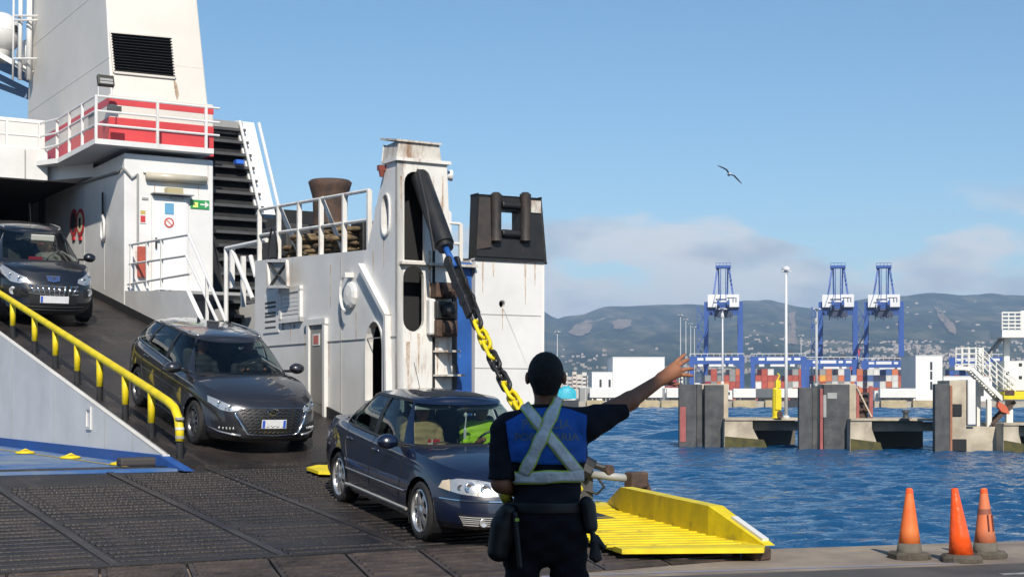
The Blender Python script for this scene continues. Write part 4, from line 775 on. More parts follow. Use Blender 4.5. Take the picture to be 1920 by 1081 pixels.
# balcony with rails round the casing
tb = HT - .3; pb0 = St(178, 269, tb)[0]; pb1 = St(401, 296, tb)[0]; zb0, zb1 = St(178, 269, tb)[2], St(178, 259, tb)[2]; tbl = 37.6
m = MB(); m.prism([(pb0, tb, zb0), (pb1, tb, zb0), (pb1, 45, zb0), (8.6, 45, zb0), (8.6, 39.2, zb0), (pb0, tbl, zb0)], (0, 0, zb1 - zb0)); bal = fb(m, 'balcony', M_WHITE)
for z_ in (.0, .33, .64, .98):
    if z_: m = MB(); m.tube([(3, 38.5, zb1 + z_), (9.2, 38.5, zb1 + z_), (pb0 + .03, tbl, zb1 + z_), (pb0 + .03, tb + .03, zb1 + z_), (pb1 + .15, tb + .03, zb1 + z_)], .028, 7); fb(m, 'handrail', M_WHITE, bal)
for p, t in [(pb0 + .03, tb + .03 + i * 1.17) for i in range(4)] + [(St(px, 250, tb)[0], tb + .03) for px in (296, 387)] + [(p, 38.5) for p in (3.6, 4.8, 6, 7.2, 8.4, 9.2)]:
    m = MB(); m.box(p - .03, p + .03, t - .03, t + .03, zb1, zb1 + 1.0); fb(m, 'stanchion', M_WHITE, bal)
m = MB(); q = St(215, 235, tb); m.box(q.x - .15, q.x + .18, tb + .06, tb + .1, zb1 + .62, zb1 + .80); fb(m, 'nameplate', M_DGREY, bal)
m = MB(); m.box(pb0 + .05, pb0 + .07, tb + .2, tb + .75, zb1 + .3, zb1 + .65); fb(m, 'notice_board', mat('board_tan', (.5, .45, .38), .6, var=.3, vs=20), bal)
q = St(198, 152, tb + .1); m = MB(); m.obox((q.x, tb + .1, q.z), ((1, 0, 0), (0, .94, -.34), (0, .34, .94)), (.19, .06, .13)); fl_ = fb(m, 'floodlight', mat('lamp_dark', (.04, .035, .028), .5), bal, bevel=.015)
m = MB(); m.obox((q.x, tb + .03, q.z + .02), ((1, 0, 0), (0, .94, -.34), (0, .34, .94)), (.15, .005, .03)); m.obox((q.x, tb + .015, q.z - .05), ((1, 0, 0), (0, .94, -.34), (0, .34, .94)), (.15, .005, .03)); fb(m, 'floodlight_strip', M_GREY, fl_)
for dx in (-.17, .17): m = MB(); m.bar((q.x + dx, tb + .1, q.z - .1), (q.x + dx, tb + .1, zb1 + .98), .02, .02); fb(m, 'floodlight_bracket', M_WHITE, fl_)
# band block and funnel casing
tc = HT + .42; pc0, pc1 = St(205, 200, tc)[0], St(400, 200, tc)[0]; zc1 = St(205, 176, tc)[2]
m = MB(); m.box(pc0, pc1, tc, 44, zb1, zc1); bb = fb(m, 'casing_base', M_WHITEC, bevel=.02)
zr = [St(300, y, tc)[2] for y in (285, 228, 205, 190)]
for z0, z1 in ((zr[0], zr[1]), (zr[2], zr[3] - .02)):
    m = MB(); m.box(pc0 - .006, pc1 + .006, tc - .006, 44, z0, z1); fb(m, 'red_band', M_RED, bb)
zt = 14.0
def cpt(p, t, z): f_ = (z - zc1) / (zt - zc1); return V((p + (-.16 if p > 11 else .06) * f_, t + (1.1 if t < 38 else -.4) * f_, z))
pa, pb_ = pc0 + .05, pc1 - .12
v8 = [cpt(p, t, z) for z in (zc1, zt) for p, t in ((pa, tc + .05), (pb_, tc + .05), (pb_, 43.4), (pa, 43.4))]
m = MB(); m.add(v8, [(0, 1, 5, 4), (1, 2, 6, 5), (2, 3, 7, 6), (3, 0, 4, 7), (4, 5, 6, 7)]); cas = fb(m, 'funnel_casing', M_WHITEC, bevel=.03)
def cs(px, py, d=0.0):
    lo = tc
    for i in range(12): q = St(px, py, lo); lo = tc + .05 + 1.1 * (q.z - zc1) / (zt - zc1)
    q = St(px, py, lo); q.y -= d; return q
lv = [cs(206, 62), cs(320, 72), cs(327, 147), cs(213, 136)]
m = MB(); m.prism([p - V((0, .015, 0)) for p in lv], (0, .012, 0)); fb(m, 'louvre_backing', M_DARK, cas)
for i in range(14):
    f_ = (i + .5) / 14; a, b = lv[0].lerp(lv[3], f_), lv[1].lerp(lv[2], f_); d_ = (b - a).normalized(); u_ = V((0, .5, .86)); m = MB(); m.obox((a + b) / 2 - V((0, .05, 0)), (d_, V((0, .86, -.5)), u_), ((b - a).length / 2, .035, .006)); fb(m, 'louvre_slat', M_BLACK, cas)
for i in range(4): m = MB(); m.bar(lv[i] - V((0, .03, 0)), lv[(i + 1) % 4] - V((0, .03, 0)), .05, .05, (0, 1, 0)); fb(m, 'louvre_frame', M_WHITEC, cas)
st = [cs(325, 148), cs(331, 156), cs(336, 178), cs(332, 188), cs(328, 175)]; m = MB(); m.prism([p - V((0, .006, 0)) for p in st], (0, .003, 0)); fb(m, 'rust_streak', mat('streak', (.16, .09, .04), .8, col2=(.5, .4, .3), vs=9), cas)
# mast, ladder and radomes at the upper left
def lp(px, py, Y): w_ = at(px, py, Y); return V((w_.x * cT + w_.y * sT, -w_.x * sT + w_.y * cT, w_.z))
mp_ = MB(); mp_.tube([lp(90, 200, 42), lp(95, -30, 42)], .13, 8); ms = fb(mp_, 'signal_mast', M_WHITE, smooth=True)
for px, r_ in ((76, .07), (54, .08), (37, .06), (24, .03)): m = MB(); m.tube([lp(px, 200 if px > 60 else 150, 41.6), lp(px + 2, -30, 41.6)], r_, 8); fb(m, 'mast_pole', M_WHITE, ms, smooth=True)
for k in range(7): m = MB(); y = 10 + k * 30; m.tube([lp(76, y, 41.6), lp(91, y, 42)], .03, 6); fb(m, 'ladder_rung', M_WHITE, ms)
for y in (30, 38, 110): m = MB(); m.tube([lp(26, y, 41.6), lp(55, y, 41.3), lp(74, y, 41.6)], .03, 6); fb(m, 'ladder_hoop', M_WHITE, ms)
m = MB(); m.bar(lp(85, 42, 41.8), lp(96, 42, 41.8), .3, .12); fb(m, 'mast_bracket', M_WHITE, ms)
for px, py, r_ in ((2, 62, .58), (62, 103, .46)):
    q = lp(px, py, 42.5); m = MB(); m.ell(q, (r_, r_, r_), 20, 14); rd = fb(m, 'radome', M_WHITE, ms, smooth=True); m = MB(); m.lathe([(r_ * .5, -r_ * 1.4), (r_ * .5, -r_ * .8), (r_ * 1.01, 0), (r_ * 1.01, .03)], q, n=20); fb(m, 'radome_base', M_WHITE, rd, smooth=True)
    m = MB(); m.box(q.x + .26, q.x + .32, q.y - r_ * .95, q.y - r_ * .82, q.z - .05, q.z + .14); m.box(q.x + .38, q.x + .44, q.y - r_ * .88, q.y - r_ * .72, q.z - .05, q.z + .14); fb(m, 'radome_slot', M_BLACK, rd)
m = MB(); m.bar(lp(-10, 98, 42), lp(68, 142, 42), .5, .14); fb(m, 'mast_platform', M_WHITE, ms)
M_BG = mat('blue_grey', (.14, .2, .3), .5)
for y0, y1, w_ in ((118, 150, .3), (140, 178, .18), (160, 186, .16)): m = MB(); m.bar(lp(-30, y0 - 10, 44), lp(66, y1, 44), w_, w_); fb(m, 'davit_beam', M_BG, ms)
m = MB(); q0, q1 = lp(-60, 194, 40.6), lp(66, 278, 40.6); m.box(q0.x - 2, 9.6, 39.6, 39.75, zb1, zb1 + 1.15); bw = fb(m, 'upper_bulwark', M_WHITE)
for px in (14, ): m = MB(); a = Sp(px, 240, 8.0); m.box(7.6, 8.5, 39.58, 39.6, zb1 + .05, zb1 + .42); fb(m, 'red_panel', M_RED, bw)
m = MB(); m.tube([(2, 39.65, zb1 + 1.2), (9.6, 39.65, zb1 + 1.2)], .07, 8); fb(m, 'bulwark_rail', M_WHITE, bw)
# stowed ribbed ramp behind, with its white side beam
pe0, pe1 = pH1 + .1, 13.95
Lb, Lt = Sp(497, 405, pe1), Sp(457, 232, pe1); dv = (Lt - Lb); foot = Lb - dv * 1.35
m = MB(); m.prism([(pe0, foot.y, foot.z), (pe1 - .05, foot.y, foot.z), (pe1 - .05, Lt.y, Lt.z), (pe0, Lt.y, Lt.z)], (0, .1, 0)); sr = fb(m, 'stowed_ramp', M_BLACK)
for i in range(17): f_ = (i + .3) / 17; q = foot.lerp(Lt, f_); m = MB(); m.box(pe0, pe1 - .1, q.y - .28, q.y, q.z - .035, q.z + .035); fb(m, 'stiffener', M_DGREY, sr)
m = MB(); m.bar(V((pe1, Lb.y, Lb.z)), V((pe1, Lt.y, Lt.z)), .5, .16, (0, 1, 0)); fb(m, 'side_beam', M_WHITE, sr)
for d_ in (-.22, .3): m = MB(); m.tube([V((pe1 + d_, Lb.y - .3, Lb.z)), V((pe1 + d_, Lt.y - .3, Lt.z))], .04, 6); fb(m, 'side_rail', M_WHITE, sr)
m = MB(); m.box(pe0, pe1 - .1, Lt.y - .2, Lt.y + .3, Lt.z - .5, Lt.z); fb(m, 'top_plate', M_GREY, sr); q = Sp(432, 310, 13.4); m = MB(); m.box(q.x - .1, q.x + .1, q.y - .7, q.y - .5, q.z - .05, q.z + .05); fb(m, 'blue_box', mat('bright_blue', (.03, .14, .6), .5), sr)
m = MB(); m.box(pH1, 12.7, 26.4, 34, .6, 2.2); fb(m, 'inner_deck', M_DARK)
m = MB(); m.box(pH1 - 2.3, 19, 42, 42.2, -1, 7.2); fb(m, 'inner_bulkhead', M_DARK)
# side wall of the stern with the tower
zD = 3.86; tF = Sp(478, 500, PRr)[1]
def wl(px, py): return Sp(px, py, PRr)
def arch(px0, px1, yt, yb, n=10, closed=False):
    a, b = wl(px0, yt), wl(px1, yb); c_ = (a.y + b.y) / 2; r_ = abs(a.y - b.y) / 2; k = 1.5; pts = [(PRr, c_ + r_, b.z)]
    if closed: pts = [(PRr, c_ + r_ * math.cos(x), (a.z + b.z) / 2 + math.copysign(abs(math.sin(x)) ** .6, math.sin(x)) * (a.z - b.z) / 2) for x in [2 * math.pi * j / 24 for j in range(24)]]; return pts
    for j in range(n + 1): x = math.pi * j / n; pts.append((PRr, c_ + r_ * math.cos(x), a.z - r_ * k + r_ * k * math.sin(x)))
    pts.append((PRr, c_ - r_, b.z)); return pts
zT = Sp(745, 301, PRr).z
tl, tm = wl(722, 301).y, wl(688, 488).y
wallpoly = [(PRr, TW, .3), (PRr, TW, zT), (PRr, tl, zT), (PRr, tm, zD + .05), (PRr, tF, zD + .25), (PRr, tF, .9)]
h1 = arch(688, 719, 604, 750); h2 = arch(718, 731, 367, 438, closed=True)
m = MB(); m.prism(wallpoly, (.1, 0, 0), [h1, h2]); sw = fb(m, 'stern_side_wall', M_WHITE)
m = MB(); m.box(PRr + .6, PRr + .65, TW, tF, .6, 4); fb(m, 'inner_partition', M_DARK, sw)
for k, hp in ((1.12, h1), (1.2, h2)):
    c_ = sum((V(p) for p in hp), V((0, 0, 0))) / len(hp); o = [c_ + V((0, (p[1] - c_.y) * (1.16 if k == 1.12 else 1.3), (p[2] - c_.z) * (1.05 if k == 1.12 else 1.1))) for p in hp]; m = MB(); m.prism([V(p) - V((.03, 0, 0)) for p in o], (.027, 0, 0), [[V(p) - V((.03, 0, 0)) for p in hp]]); fb(m, 'opening_rim', M_WHITE, sw)
def wbox(name, px0, py0, px1, py1, d, mt, parent=None, d0=.003, **k):
    a, b = wl(px0, py0), wl(px1, py1); m = MB(); m.box(PRr - d, PRr - d0, min(a.y, b.y), max(a.y, b.y), min(a.z, b.z), max(a.z, b.z)); return fb(m, name, mt, parent or sw, **k)
wd_ = wbox('side_door', 585, 612, 611, 790, .03, mat('door_grey', (.27, .26, .24), .55, var=.12, vs=2))
for a in ((581, 606, 585, 792), (611, 606, 615, 792), (577, 600, 616, 607)): wbox('door_frame', *a, .07, M_WHITE)
wbox('door_notice', 590, 626, 603, 647, .04, M_TRW, wd_, d0=.032); wbox('door_notice_mark', 592, 629, 601, 644, .044, mat('mark_red', (.5, .15, .12), .6), wd_, d0=.041)
wbox('side_vent', 532, 545, 565, 598, .03, M_DARK)
for i in range(7): wbox('vent_slat', 532, 547 + i * 7.6, 565, 549.3 + i * 7.6, .045, M_WHITE)
for a in ((528, 541, 568, 545), (528, 598, 568, 602), (528, 541, 532, 602), (565, 541, 568, 602)): wbox('vent_frame', *a, .06, M_WHITE)
nbd = wbox('draught_board', 495, 557, 524, 622, .02, M_WHITE)
for y in (567, 575, 586, 592, 602, 613): wbox('board_line', 499, y, 519, y + 1.2, .024, M_DGREY, nbd, d0=.021)
for i, (a, b) in enumerate(((wl(523, 490), wl(560, 490)), (wl(527, 538), wl(562, 538)), (wl(523, 490), wl(527, 538)), (wl(560, 490), wl(562, 538)), (wl(523, 490), wl(562, 538)), (wl(560, 490), wl(527, 538)))):
    m = MB(); o = V((-.22, 0, 0)); m.bar(a + o, b + o, .03, .03) if i > 3 else m.bar(a + o, b + o, .05, .05); fb(m, 'lamp_frame_bar', M_DGREY if i > 3 else M_WRUST, sw)
wbox('lamp_panel', 525, 493, 560, 537, .2, M_GREY, d0=.17)
q = wl(660, 553); m = MB(); m.lathe([(.22, 0), (.22, .05), (.16, .08), (.0, .1)], (q.x, q.y, q.z), (-1, 0, 0), 12); fb(m, 'porthole_cover', M_WHITE, sw, bevel=.01); m = MB(); m.tube([(q.x - .13, q.y - .03 + .2 * math.cos(a), q.z + .04 + .3 * math.sin(a)) for a in [R(-80 + i * 25) for i in range(8)]], .025, 6); m.box(q.x - .15, q.x, q.y - .06, q.y + .06, q.z + .28, q.z + .36); fb(m, 'cover_dog', M_WHITE, sw, smooth=False)
m = MB(); m.bar(wl(681, 497) - V((.05, 0, 0)), wl(731, 592) - V((.05, 0, 0)), .1, .07); m.bar(wl(731, 592) - V((.05, 0, 0)), wl(733, 745) - V((.05, 0, 0)), .1, .07); fb(m, 'stiffener_bar', M_WHITE, sw)
for px, t_ in ((531, 'Z'), (552, '+')): q = wl(px, 612); m = MB(); put_text(m, t_, .16, (PRr - .006, q.y, q.z), (0, -1, 0), (0, 0, 1), True); fb(m, 'stencil_mark', M_DGREY, sw)
m = MB(); m.box(PRr - .014, PRr - .002, TW + .02, tF, 2.5, 2.515); fb(m, 'plate_seam', M_GREY, sw)
for px in (640, ): q = wl(px, 600); m = MB(); m.box(PRr - .014, PRr - .002, q.y - .008, q.y + .008, 1.0, zD); fb(m, 'plate_seam', M_GREY, sw)
# tower aft face with the two slots
def tw(px, py): return St(px, py, TW)
pT1 = tw(838, 300).x; zsl = tw(790, 493).z
def slot(px0, px1, yt, yb, round_bottom):
    a, b = tw(px0, yt), tw(px1, yb); c_ = (a.x + b.x) / 2; r_ = (b.x - a.x) / 2; pts = [(c_ + r_ * math.cos(x), TW, a.z - r_ + r_ * math.sin(x)) for x in [math.pi * j / 8 for j in range(9)]]
    if round_bottom: pts += [(c_ + r_ * math.cos(x), TW, b.z + r_ + r_ * math.sin(x)) for x in [math.pi + math.pi * j / 8 for j in range(9)]]
    else: pts += [(a.x, TW, b.z), (b.x, TW, b.z)]
    return pts
fp = [(PRr, TW, .2), (pT1 + .12, TW, .2), (tw(846, 493).x, TW, zsl), (pT1, TW, zT), (PRr, TW, zT)]
m = MB(); m.prism(fp, (0, .08, 0), [slot(758, 797, 320, 489, False), slot(756, 795, 497, 622, True)]); tf = fb(m, 'tower_face', M_WRUST)
m = MB(); m.box(PRr + .1, PRr + .85, TW + .45, TW + .5, .3, zT); fb(m, 'tower_recess', M_DARK, tf)
m = MB(); m.prism([(pT1 - .08, TW + .08, .2), (pT1 - .08, TW + .08, zT), (pT1 - .08, tl, zT), (pT1 - .08, tm, zD), (pT1 - .08, tm, .2)], (.08, 0, 0)); fb(m, 'tower_side', M_WRUST, tf)
m = MB(); m.box(PRr - .04, pT1 + .05, TW - .05, tl + .05, zT, zT + .05); fb(m, 'tower_top', M_WRUST, tf)
bx = [tw(738, 297), tw(828, 297), tw(824, 268), tw(742, 250)]; m = MB(); m.prism([(PRr + .0, TW + .02, zT + .05), (pT1 - .1, TW + .02, zT + .05), (pT1 - .14, TW + .02, tw(800, 270).z), (PRr + .03, TW + .02, tw(742, 264).z)], (0, .5, 0)); cb = fb(m, 'winch_box', M_VRUST, tf, bevel=.015)
m = MB(); m.prism([(PRr - .02, TW - .02, tw(742, 264).z), (pT1 - .1, TW - .02, tw(800, 270).z), (pT1 - .1, TW + .56, tw(800, 262).z), (PRr - .02, TW + .56, tw(742, 252).z)], (0, 0, .03)); fb(m, 'winch_box_lid', M_VRUST, cb)
q = tw(838, 325); m = MB(); m.lathe([(.03, 0), (.05, .05), (.09, .16), (.09, .18)], (pT1, TW + .2, q.z), (1, -.3, 0), 12); fb(m, 'loud_hailer', M_WHITE, tf, smooth=True)
q = wl(722, 320); m = MB(); m.box(PRr - .11, PRr - .002, q.y - .03, q.y + .06, q.z + .0, q.z + .08); m.lathe([(.03, -.1), (.05, -.0)], (PRr - .06, q.y, q.z), n=10); fb(m, 'signal_lamp', mat('lamp_red', (.2, .05, .035), .5), tf)
m = MB(); a, b = tw(748, 490), tw(890, 492); m.box(a.x, b.x, TW - .1, TW + .12, a.z - .04, a.z); fb(m, 'tower_ledge', M_VRUST, tf)
for y, w_ in ((660, .25), (705, .3), (618, .2)): q = tw(812, y); m = MB(); m.prism([(q.x, TW, q.z), (q.x + w_ + .1, TW, q.z), (q.x + w_ + .1, TW - w_, q.z), (q.x + .1, TW - w_, q.z)], (0, 0, .03)); fb(m, 'step_bracket', M_VRUST, tf)
for y0, y1, mt in ((530, 560, M_RUSTY), (565, 600, M_BLACK), (600, 632, M_RUSTY)):
    a, b = tw(806, y0), tw(846, y1); m = MB(); m.box(a.x, b.x, TW - .22, TW - .0, b.z, a.z); m.lathe([(.09, -.1), (.11, 0), (.09, .1)], ((a.x + b.x) / 2, TW - .25, (a.z + b.z) / 2), (1, 0, 0), 12); fb(m, 'latch_gear', mt, tf, bevel=.02)
m = MB(); a, b = tw(798, 560), tw(810, 628); m.box(a.x, b.x, TW - .14, TW - .003, b.z, a.z); fb(m, 'latch_cover', M_WHITE, tf, bevel=.03)
# blue recess and white stern corner
pB0, pB1 = tw(888, 600).x, tw(1014, 600).x
m = MB(); m.box(pT1 + .06, pB0, TW + .06, TW + .12, .0, zsl + .05); fb(m, 'recess_plate', M_BLUE)
a, b = tw(848, 600), tw(856, 600); m = MB(); m.box(a.x, b.x, TW - .02, TW + .1, .0, zsl); fb(m, 'recess_guide', M_BLACK)
zW = tw(950, 489).z; cn = [(pB0, TW, -3), (pB1, TW, -3), (pB1 + .05, TW, 1.5), (pB1 + .06, TW, zW), (pB0 + .02, TW, zW)]
hq = tw(942, 570); m = MB(); m.prism(cn, (0, .1, 0), [[(hq.x + .055 * math.cos(a), TW, hq.z + .055 * math.sin(a)) for a in [2 * math.pi * j / 14 for j in range(14)]]]); cw = fb(m, 'stern_corner', M_WHITE, bevel=.02)
m = MB(); m.box(pB1 - .05, pB1 + .06, TW + .1, 48, -3, zW); fb(m, 'starboard_side', M_WHITE, cw); m = MB(); m.box(pB0, pB0 + .08, TW + .1, TW + 2, -3, zW); fb(m, 'inner_side', M_WHITE, cw); m = MB(); m.box(pB0 + .1, pB1 - .1, TW + .3, TW + .35, -1, zW); fb(m, 'corner_back', M_DARK, cw)
m = MB(); m.box(PRr + .1, pB1 - .06, TW + .6, tF, zD - .25, zD - .05); dk = fb(m, 'mooring_deck', mat('deck_green_grey', (.10, .10, .095), .7, var=.3, vs=2))
for y in (590, 690): a = tw(950, y); m = MB(); m.box(pB0 + .02, pB1, TW - .006, TW, a.z - .006, a.z + .006); fb(m, 'plate_seam', M_GREY, cw)
# roller fairlead on top of the corner
fo = [(pB0 + .03, TW - .02, zW), (pB1 + .09, TW - .02, zW), (tw(1013, 375).x, TW - .02, tw(1013, 372).z), (tw(895, 364).x, TW - .02, tw(895, 364).z)]
w0, w1 = tw(937, 394), tw(973, 446); hole = [(w0.x, TW - .02, w0.z), (w1.x, TW - .02, w0.z), (w1.x, TW - .02, w1.z), (w0.x, TW - .02, w1.z)]
m = MB(); m.prism(fo, (0, .22, 0), [hole]); fr = fb(m, 'fairlead_frame', M_BLACK, cw, bevel=.02)
for px in (927, 982): q0, q1 = tw(px, 452), tw(px, 366); m = MB(); m.lathe([(.05, -.03), (.095, 0), (.085, .06), (.085, (q1.z - q0.z) - .06), (.095, q1.z - q0.z), (.05, q1.z - q0.z + .04)], (q0.x, TW - .05, q0.z), n=14); fb(m, 'vertical_roller', mat('roller_dark', (.05, .036, .03), .6, col2=(.02, .018, .018), vs=6), fr, angle=50)
for y in (384, 437): q0, q1 = tw(938, y), tw(972, y); m = MB(); m.lathe([(.05, 0), (.06, .02), (.06, q1.x - q0.x - .02), (.05, q1.x - q0.x)], (q0.x, TW - .04, q0.z), (1, 0, 0), 12); fb(m, 'cross_roller', M_BLACK, fr)
a, b = tw(994, 376), tw(1012, 400); m = MB(); m.box(a.x, b.x, TW - .04, TW - .022, b.z, a.z); fb(m, 'bare_patch', M_VRUST, fr)
m = MB(); a = tw(897, 370); m.prism([(a.x, TW - .03, a.z), (a.x + .18, TW - .06, a.z), (a.x + .2, TW - .06, zW + .2), (a.x - .05, TW - .03, zW + .15)], (0, .01, 0)); fb(m, 'frame_plate', MATS['roller_dark'], fr)
m = MB(); a, b = tw(890, 470), tw(1018, 487); m.box(a.x + .01, b.x + .0, TW - .04, TW - .021, b.z, a.z); fb(m, 'frame_sill', M_BLACK, fr)
# hydraulic lift cylinder and its chain
PC = PRr + .42
def ck(px, py): return Sp(px, py, PC)
c0, c1, c2 = ck(782, 335), ck(836, 466), ck(852, 500)
c0.y = TW + .05; dcy = (c1 - c0).normalized()
m = MB(); m.lathe([(.05, -.1), (.13, -.06), (.15, 0), (.15, (c1 - c0).length - .08), (.12, (c1 - c0).length - .07), (.12, (c1 - c0).length)], c0, dcy, 18); hc = fb(m, 'lift_cylinder', M_BLACK, angle=40)
m = MB(); m.tube([c1 - dcy * .05, c2], .05, 10); fb(m, 'piston_rod', M_BLUE, hc, smooth=True)
m = MB(); m.tube([c0 + V((-.1, -.12, .1)), c0 + dcy * .6 + V((-.13, -.1, 0)), c1 + V((-.2, .0, -.05))], .025, 6); fb(m, 'hydraulic_hose', M_BLACK, hc)
lk = [ck(*q) for q in ((848, 492), (862, 530), (876, 562), (888, 592))]
for i in range(3):
    for d_ in (-.07, .07): m = MB(); m.bar(lk[i] + V((d_, 0, 0)), lk[i + 1] + V((d_, 0, 0)), .035, .16); m.lathe([(.1, -.025), (.1, .025)], lk[i] + V((d_, 0, 0)), (1, 0, 0), 12); fb(m, 'link_plate', M_BLACK, hc, bevel=.01)
cpath = [ck(*q) for q in ((888, 588), (896, 608), (910, 640), (926, 675), (944, 712), (962, 746), (985, 780), (1015, 822), (1050, 870), (1085, 915))]
def along(path, s_):
    for a, b in zip(path, path[1:]):
        l_ = (b - a).length
        if s_ <= l_: return a.lerp(b, s_ / l_), (b - a).normalized()
        s_ -= l_
    return path[-1], (path[-1] - path[-2]).normalized()
tot = sum((b - a).length for a, b in zip(cpath, cpath[1:])); s_ = .1; i = 0; step = .2; seq = 'kyyykkkyyykkyyykkyyykkyyykk'
while s_ < tot:
    c_, d_ = along(cpath, s_); x_ = V((1, 0, 0)); n_ = d_.cross(x_).normalized(); sd = (n_ + x_ * .4).normalized() if i % 2 == 0 else (x_ - n_ * .4).normalized(); hl, hw = .095, .07
    lpz = [c_ + d_ * (hl + hw * math.sin(a)) + sd * hw * math.cos(a) for a in [math.pi * j / 6 for j in range(7)]] + [c_ + d_ * (-hl - hw * math.sin(a)) - sd * hw * math.cos(a) for a in [math.pi * j / 6 for j in range(7)]]
    m = MB(); m.tube(lpz, .029, 7, closed=True); fb(m, 'chain_link', M_YEL if seq[i % len(seq)] == 'y' else M_BLACK, hc, smooth=True); s_ += step; i += 1
# hydraulic ram beside the yellow flap
def rw(px, py, Y=20.2): return lp(px, py, Y)
m = MB(); m.tube([rw(1080, 868), rw(1108, 884)], .17, 12); m.tube([rw(1085, 862), rw(1142, 880)], .045, 8); rm = fb(m, 'ramp_ram', M_BLACK)
m = MB(); m.tube([rw(1105, 888), rw(1188, 897)], .055, 10); fb(m, 'piston_rod', M_GREY, rm, smooth=True)
m = MB(); a = rw(1193, 899); m.obox(a, ((1, 0, 0), (0, 1, 0), (0, 0, 1)), (.14, .1, .11)); m.bar(a + V((.06, 0, .1)), a + V((.22, 0, -.25)), .12, .1); fb(m, 'ram_clevis', M_RUSTY, rm, bevel=.03)
m = MB(); m.lathe([(.07, -.06), (.07, .06)], rw(1140, 880), (0, 1, 0), 10); fb(m, 'linkage_pin', M_RUSTY, rm)
m = MB(); m.tube([rw(1120, 893), rw(1133, 912), rw(1120, 925), rw(1095, 918)], .02, 6); fb(m, 'hydraulic_hose', M_BLACK, rm)
m = MB(); a = rw(1060, 875); m.box(a.x - .3, a.x + .35, a.y - .15, a.y + .3, .1, a.z + .1); fb(m, 'ram_mount', M_DGREY, rm)
# mooring deck: rails and gear
def drail(parent, pts, hs_, n, r_=.03, w_=.075, mt=M_WRUST):
    pts = [V(p) for p in pts]
    for h in hs_: m = MB(); m.tube([p + V((0, 0, h)) for p in pts], r_, 7); fb(m, 'handrail', mt, parent)
    for k in range(n): q = pts[0].lerp(pts[-1], k / (n - 1)); m = MB(); m.bar(q, q + V((0, 0, hs_[0])), w_, .05); fb(m, 'stanchion', mt, parent)
drail(dk, [(PRr + .05, tF - .1, zD + .24), (PRr + .05, tm + .02, zD + .05)], [.95, .48], 6)
for k in (1, 3): q = V((PRr + .05, tF - .1, zD + .24)).lerp(V((PRr + .05, tm + .02, zD + .05)), k / 5); m = MB(); m.bar(q + V((0, 0, .98)), q + V((.45, 0, 0)), .06, .06); fb(m, 'rail_brace', M_WRUST, dk)
drail(dk, [(pT1 + .1, TW + .6, zsl + .1), (pB0 + .1, TW + .6, zsl + .1)], [.62, .3], 3, .025, .06, M_WHITE)
drail(dk, [(pT1 + .2, tF - 3, zD), (pB1 - .1, tF - 3, zD)], [1.0, .5], 3, .025, .06, M_WHITE)
q = Sp(619, 480, 11.2); m = MB(); m.lathe([(.42, 0), (.42, .1), (.30, .2), (.31, 1.0), (.32, 1.4), (.37, 1.58), (.40, 1.68), (.36, 1.72), (.31, 1.6)], (11.2, q.y, zD - .05), n=24); fb(m, 'bollard', M_RUSTY, dk, smooth=True)
m = MB(); m.lathe([(.3, 0), (.3, .6), (.2, .7)], (11.2, q.y - .75, zD - .05), n=20); fb(m, 'bollard', M_RUSTY, dk, smooth=True)
q = Sp(470, 438, 11.0); m = MB(); m.box(PRr + .5, PRr + 1.6, tF - .3, tF + .9, zD + .35, zD + .95); fb(m, 'deck_locker', mat('locker_dark', (.045, .045, .045), .6), dk, bevel=.02)
q = Sp(560, 440, 11.4); m = MB(); m.lathe([(.4, -.45), (.4, -.4), (.22, -.38), (.22, .38), (.4, .4), (.4, .45)], (11.5, q.y, zD + .5), (1, .3, 0), 18); m.box(11.2, 11.9, q.y - .3, q.y + .3, zD - .05, zD + .25); fb(m, 'winch', M_RUSTY, dk)
m = MB(); q = Sp(690, 430, 11.2); m.box(11.0, 11.7, q.y - .2, q.y + .3, zD - .05, zD + .75); fb(m, 'vent_box', M_BLACK, dk, bevel=.03)
# coils of rope lying on the deck
def coil(px, py, r0, n, lab):
    q = Sp(px, py, PRr + .55); c0_ = W3(V((q.x, q.y, zD - .05))); o = empty('rope_heap', c0_, lab, 'rope', rz=TH)
    for k in range(n):
        rr = r0 * random.uniform(.55, 1.0); ox, oy = random.uniform(-.1, .1), random.uniform(-.15, .15); z_ = .04 + k * .055; tl_ = random.uniform(-.25, .25)
        m = MB(); m.tube([(ox + rr * math.cos(a) * random.uniform(.9, 1.1), oy + rr * math.sin(a) * random.uniform(.9, 1.1), z_ + tl_ * rr * math.cos(a) * .5 + .05) for a in [2 * math.pi * j / 14 for j in range(14)]], .04, 6, closed=True); m.build('rope_coil', M_ROPE, o, smooth=True)
coil(590, 470, .34, 11, 'heap of tan mooring rope below the tall rusty bollard'); coil(640, 465, .36, 13, 'heap of tan mooring rope nearest the tower'); coil(560, 478, .26, 8, 'small heap of mooring rope behind the side wall lamp frame')
m = MB(); q = wl(516, 470); m.tube([(PRr - .05 + .02 * math.sin(a * 2), q.y + .2 * math.cos(a), q.z + .32 * math.sin(a) + .1) for a in [2 * math.pi * j / 16 for j in range(17)]], .02, 5); fb(m, 'hanging_cable', M_BLACK, dk)
# open ladder rails between house and side wall
for x0, y0, x1, y1 in ((424, 466, 424, 602), (424, 466, 500, 450), (436, 470, 474, 560), (470, 480, 480, 520)):
    a, b = Sp(x0, y0, PRr + .2), Sp(x1, y1, PRr + .2); m = MB(); m.tube([a, b], .045, 8); fb(m, 'ladder_rail', M_WHITE)
for x0, yt, yb in ((435, 462, 540), (456, 480, 575)): a, b = Sp(x0, yt, PRr + .5), Sp(x0, yb, PRr + .5); m = MB(); m.bar(a, b, .09, .07); fb(m, 'ladder_post', M_WHITE)

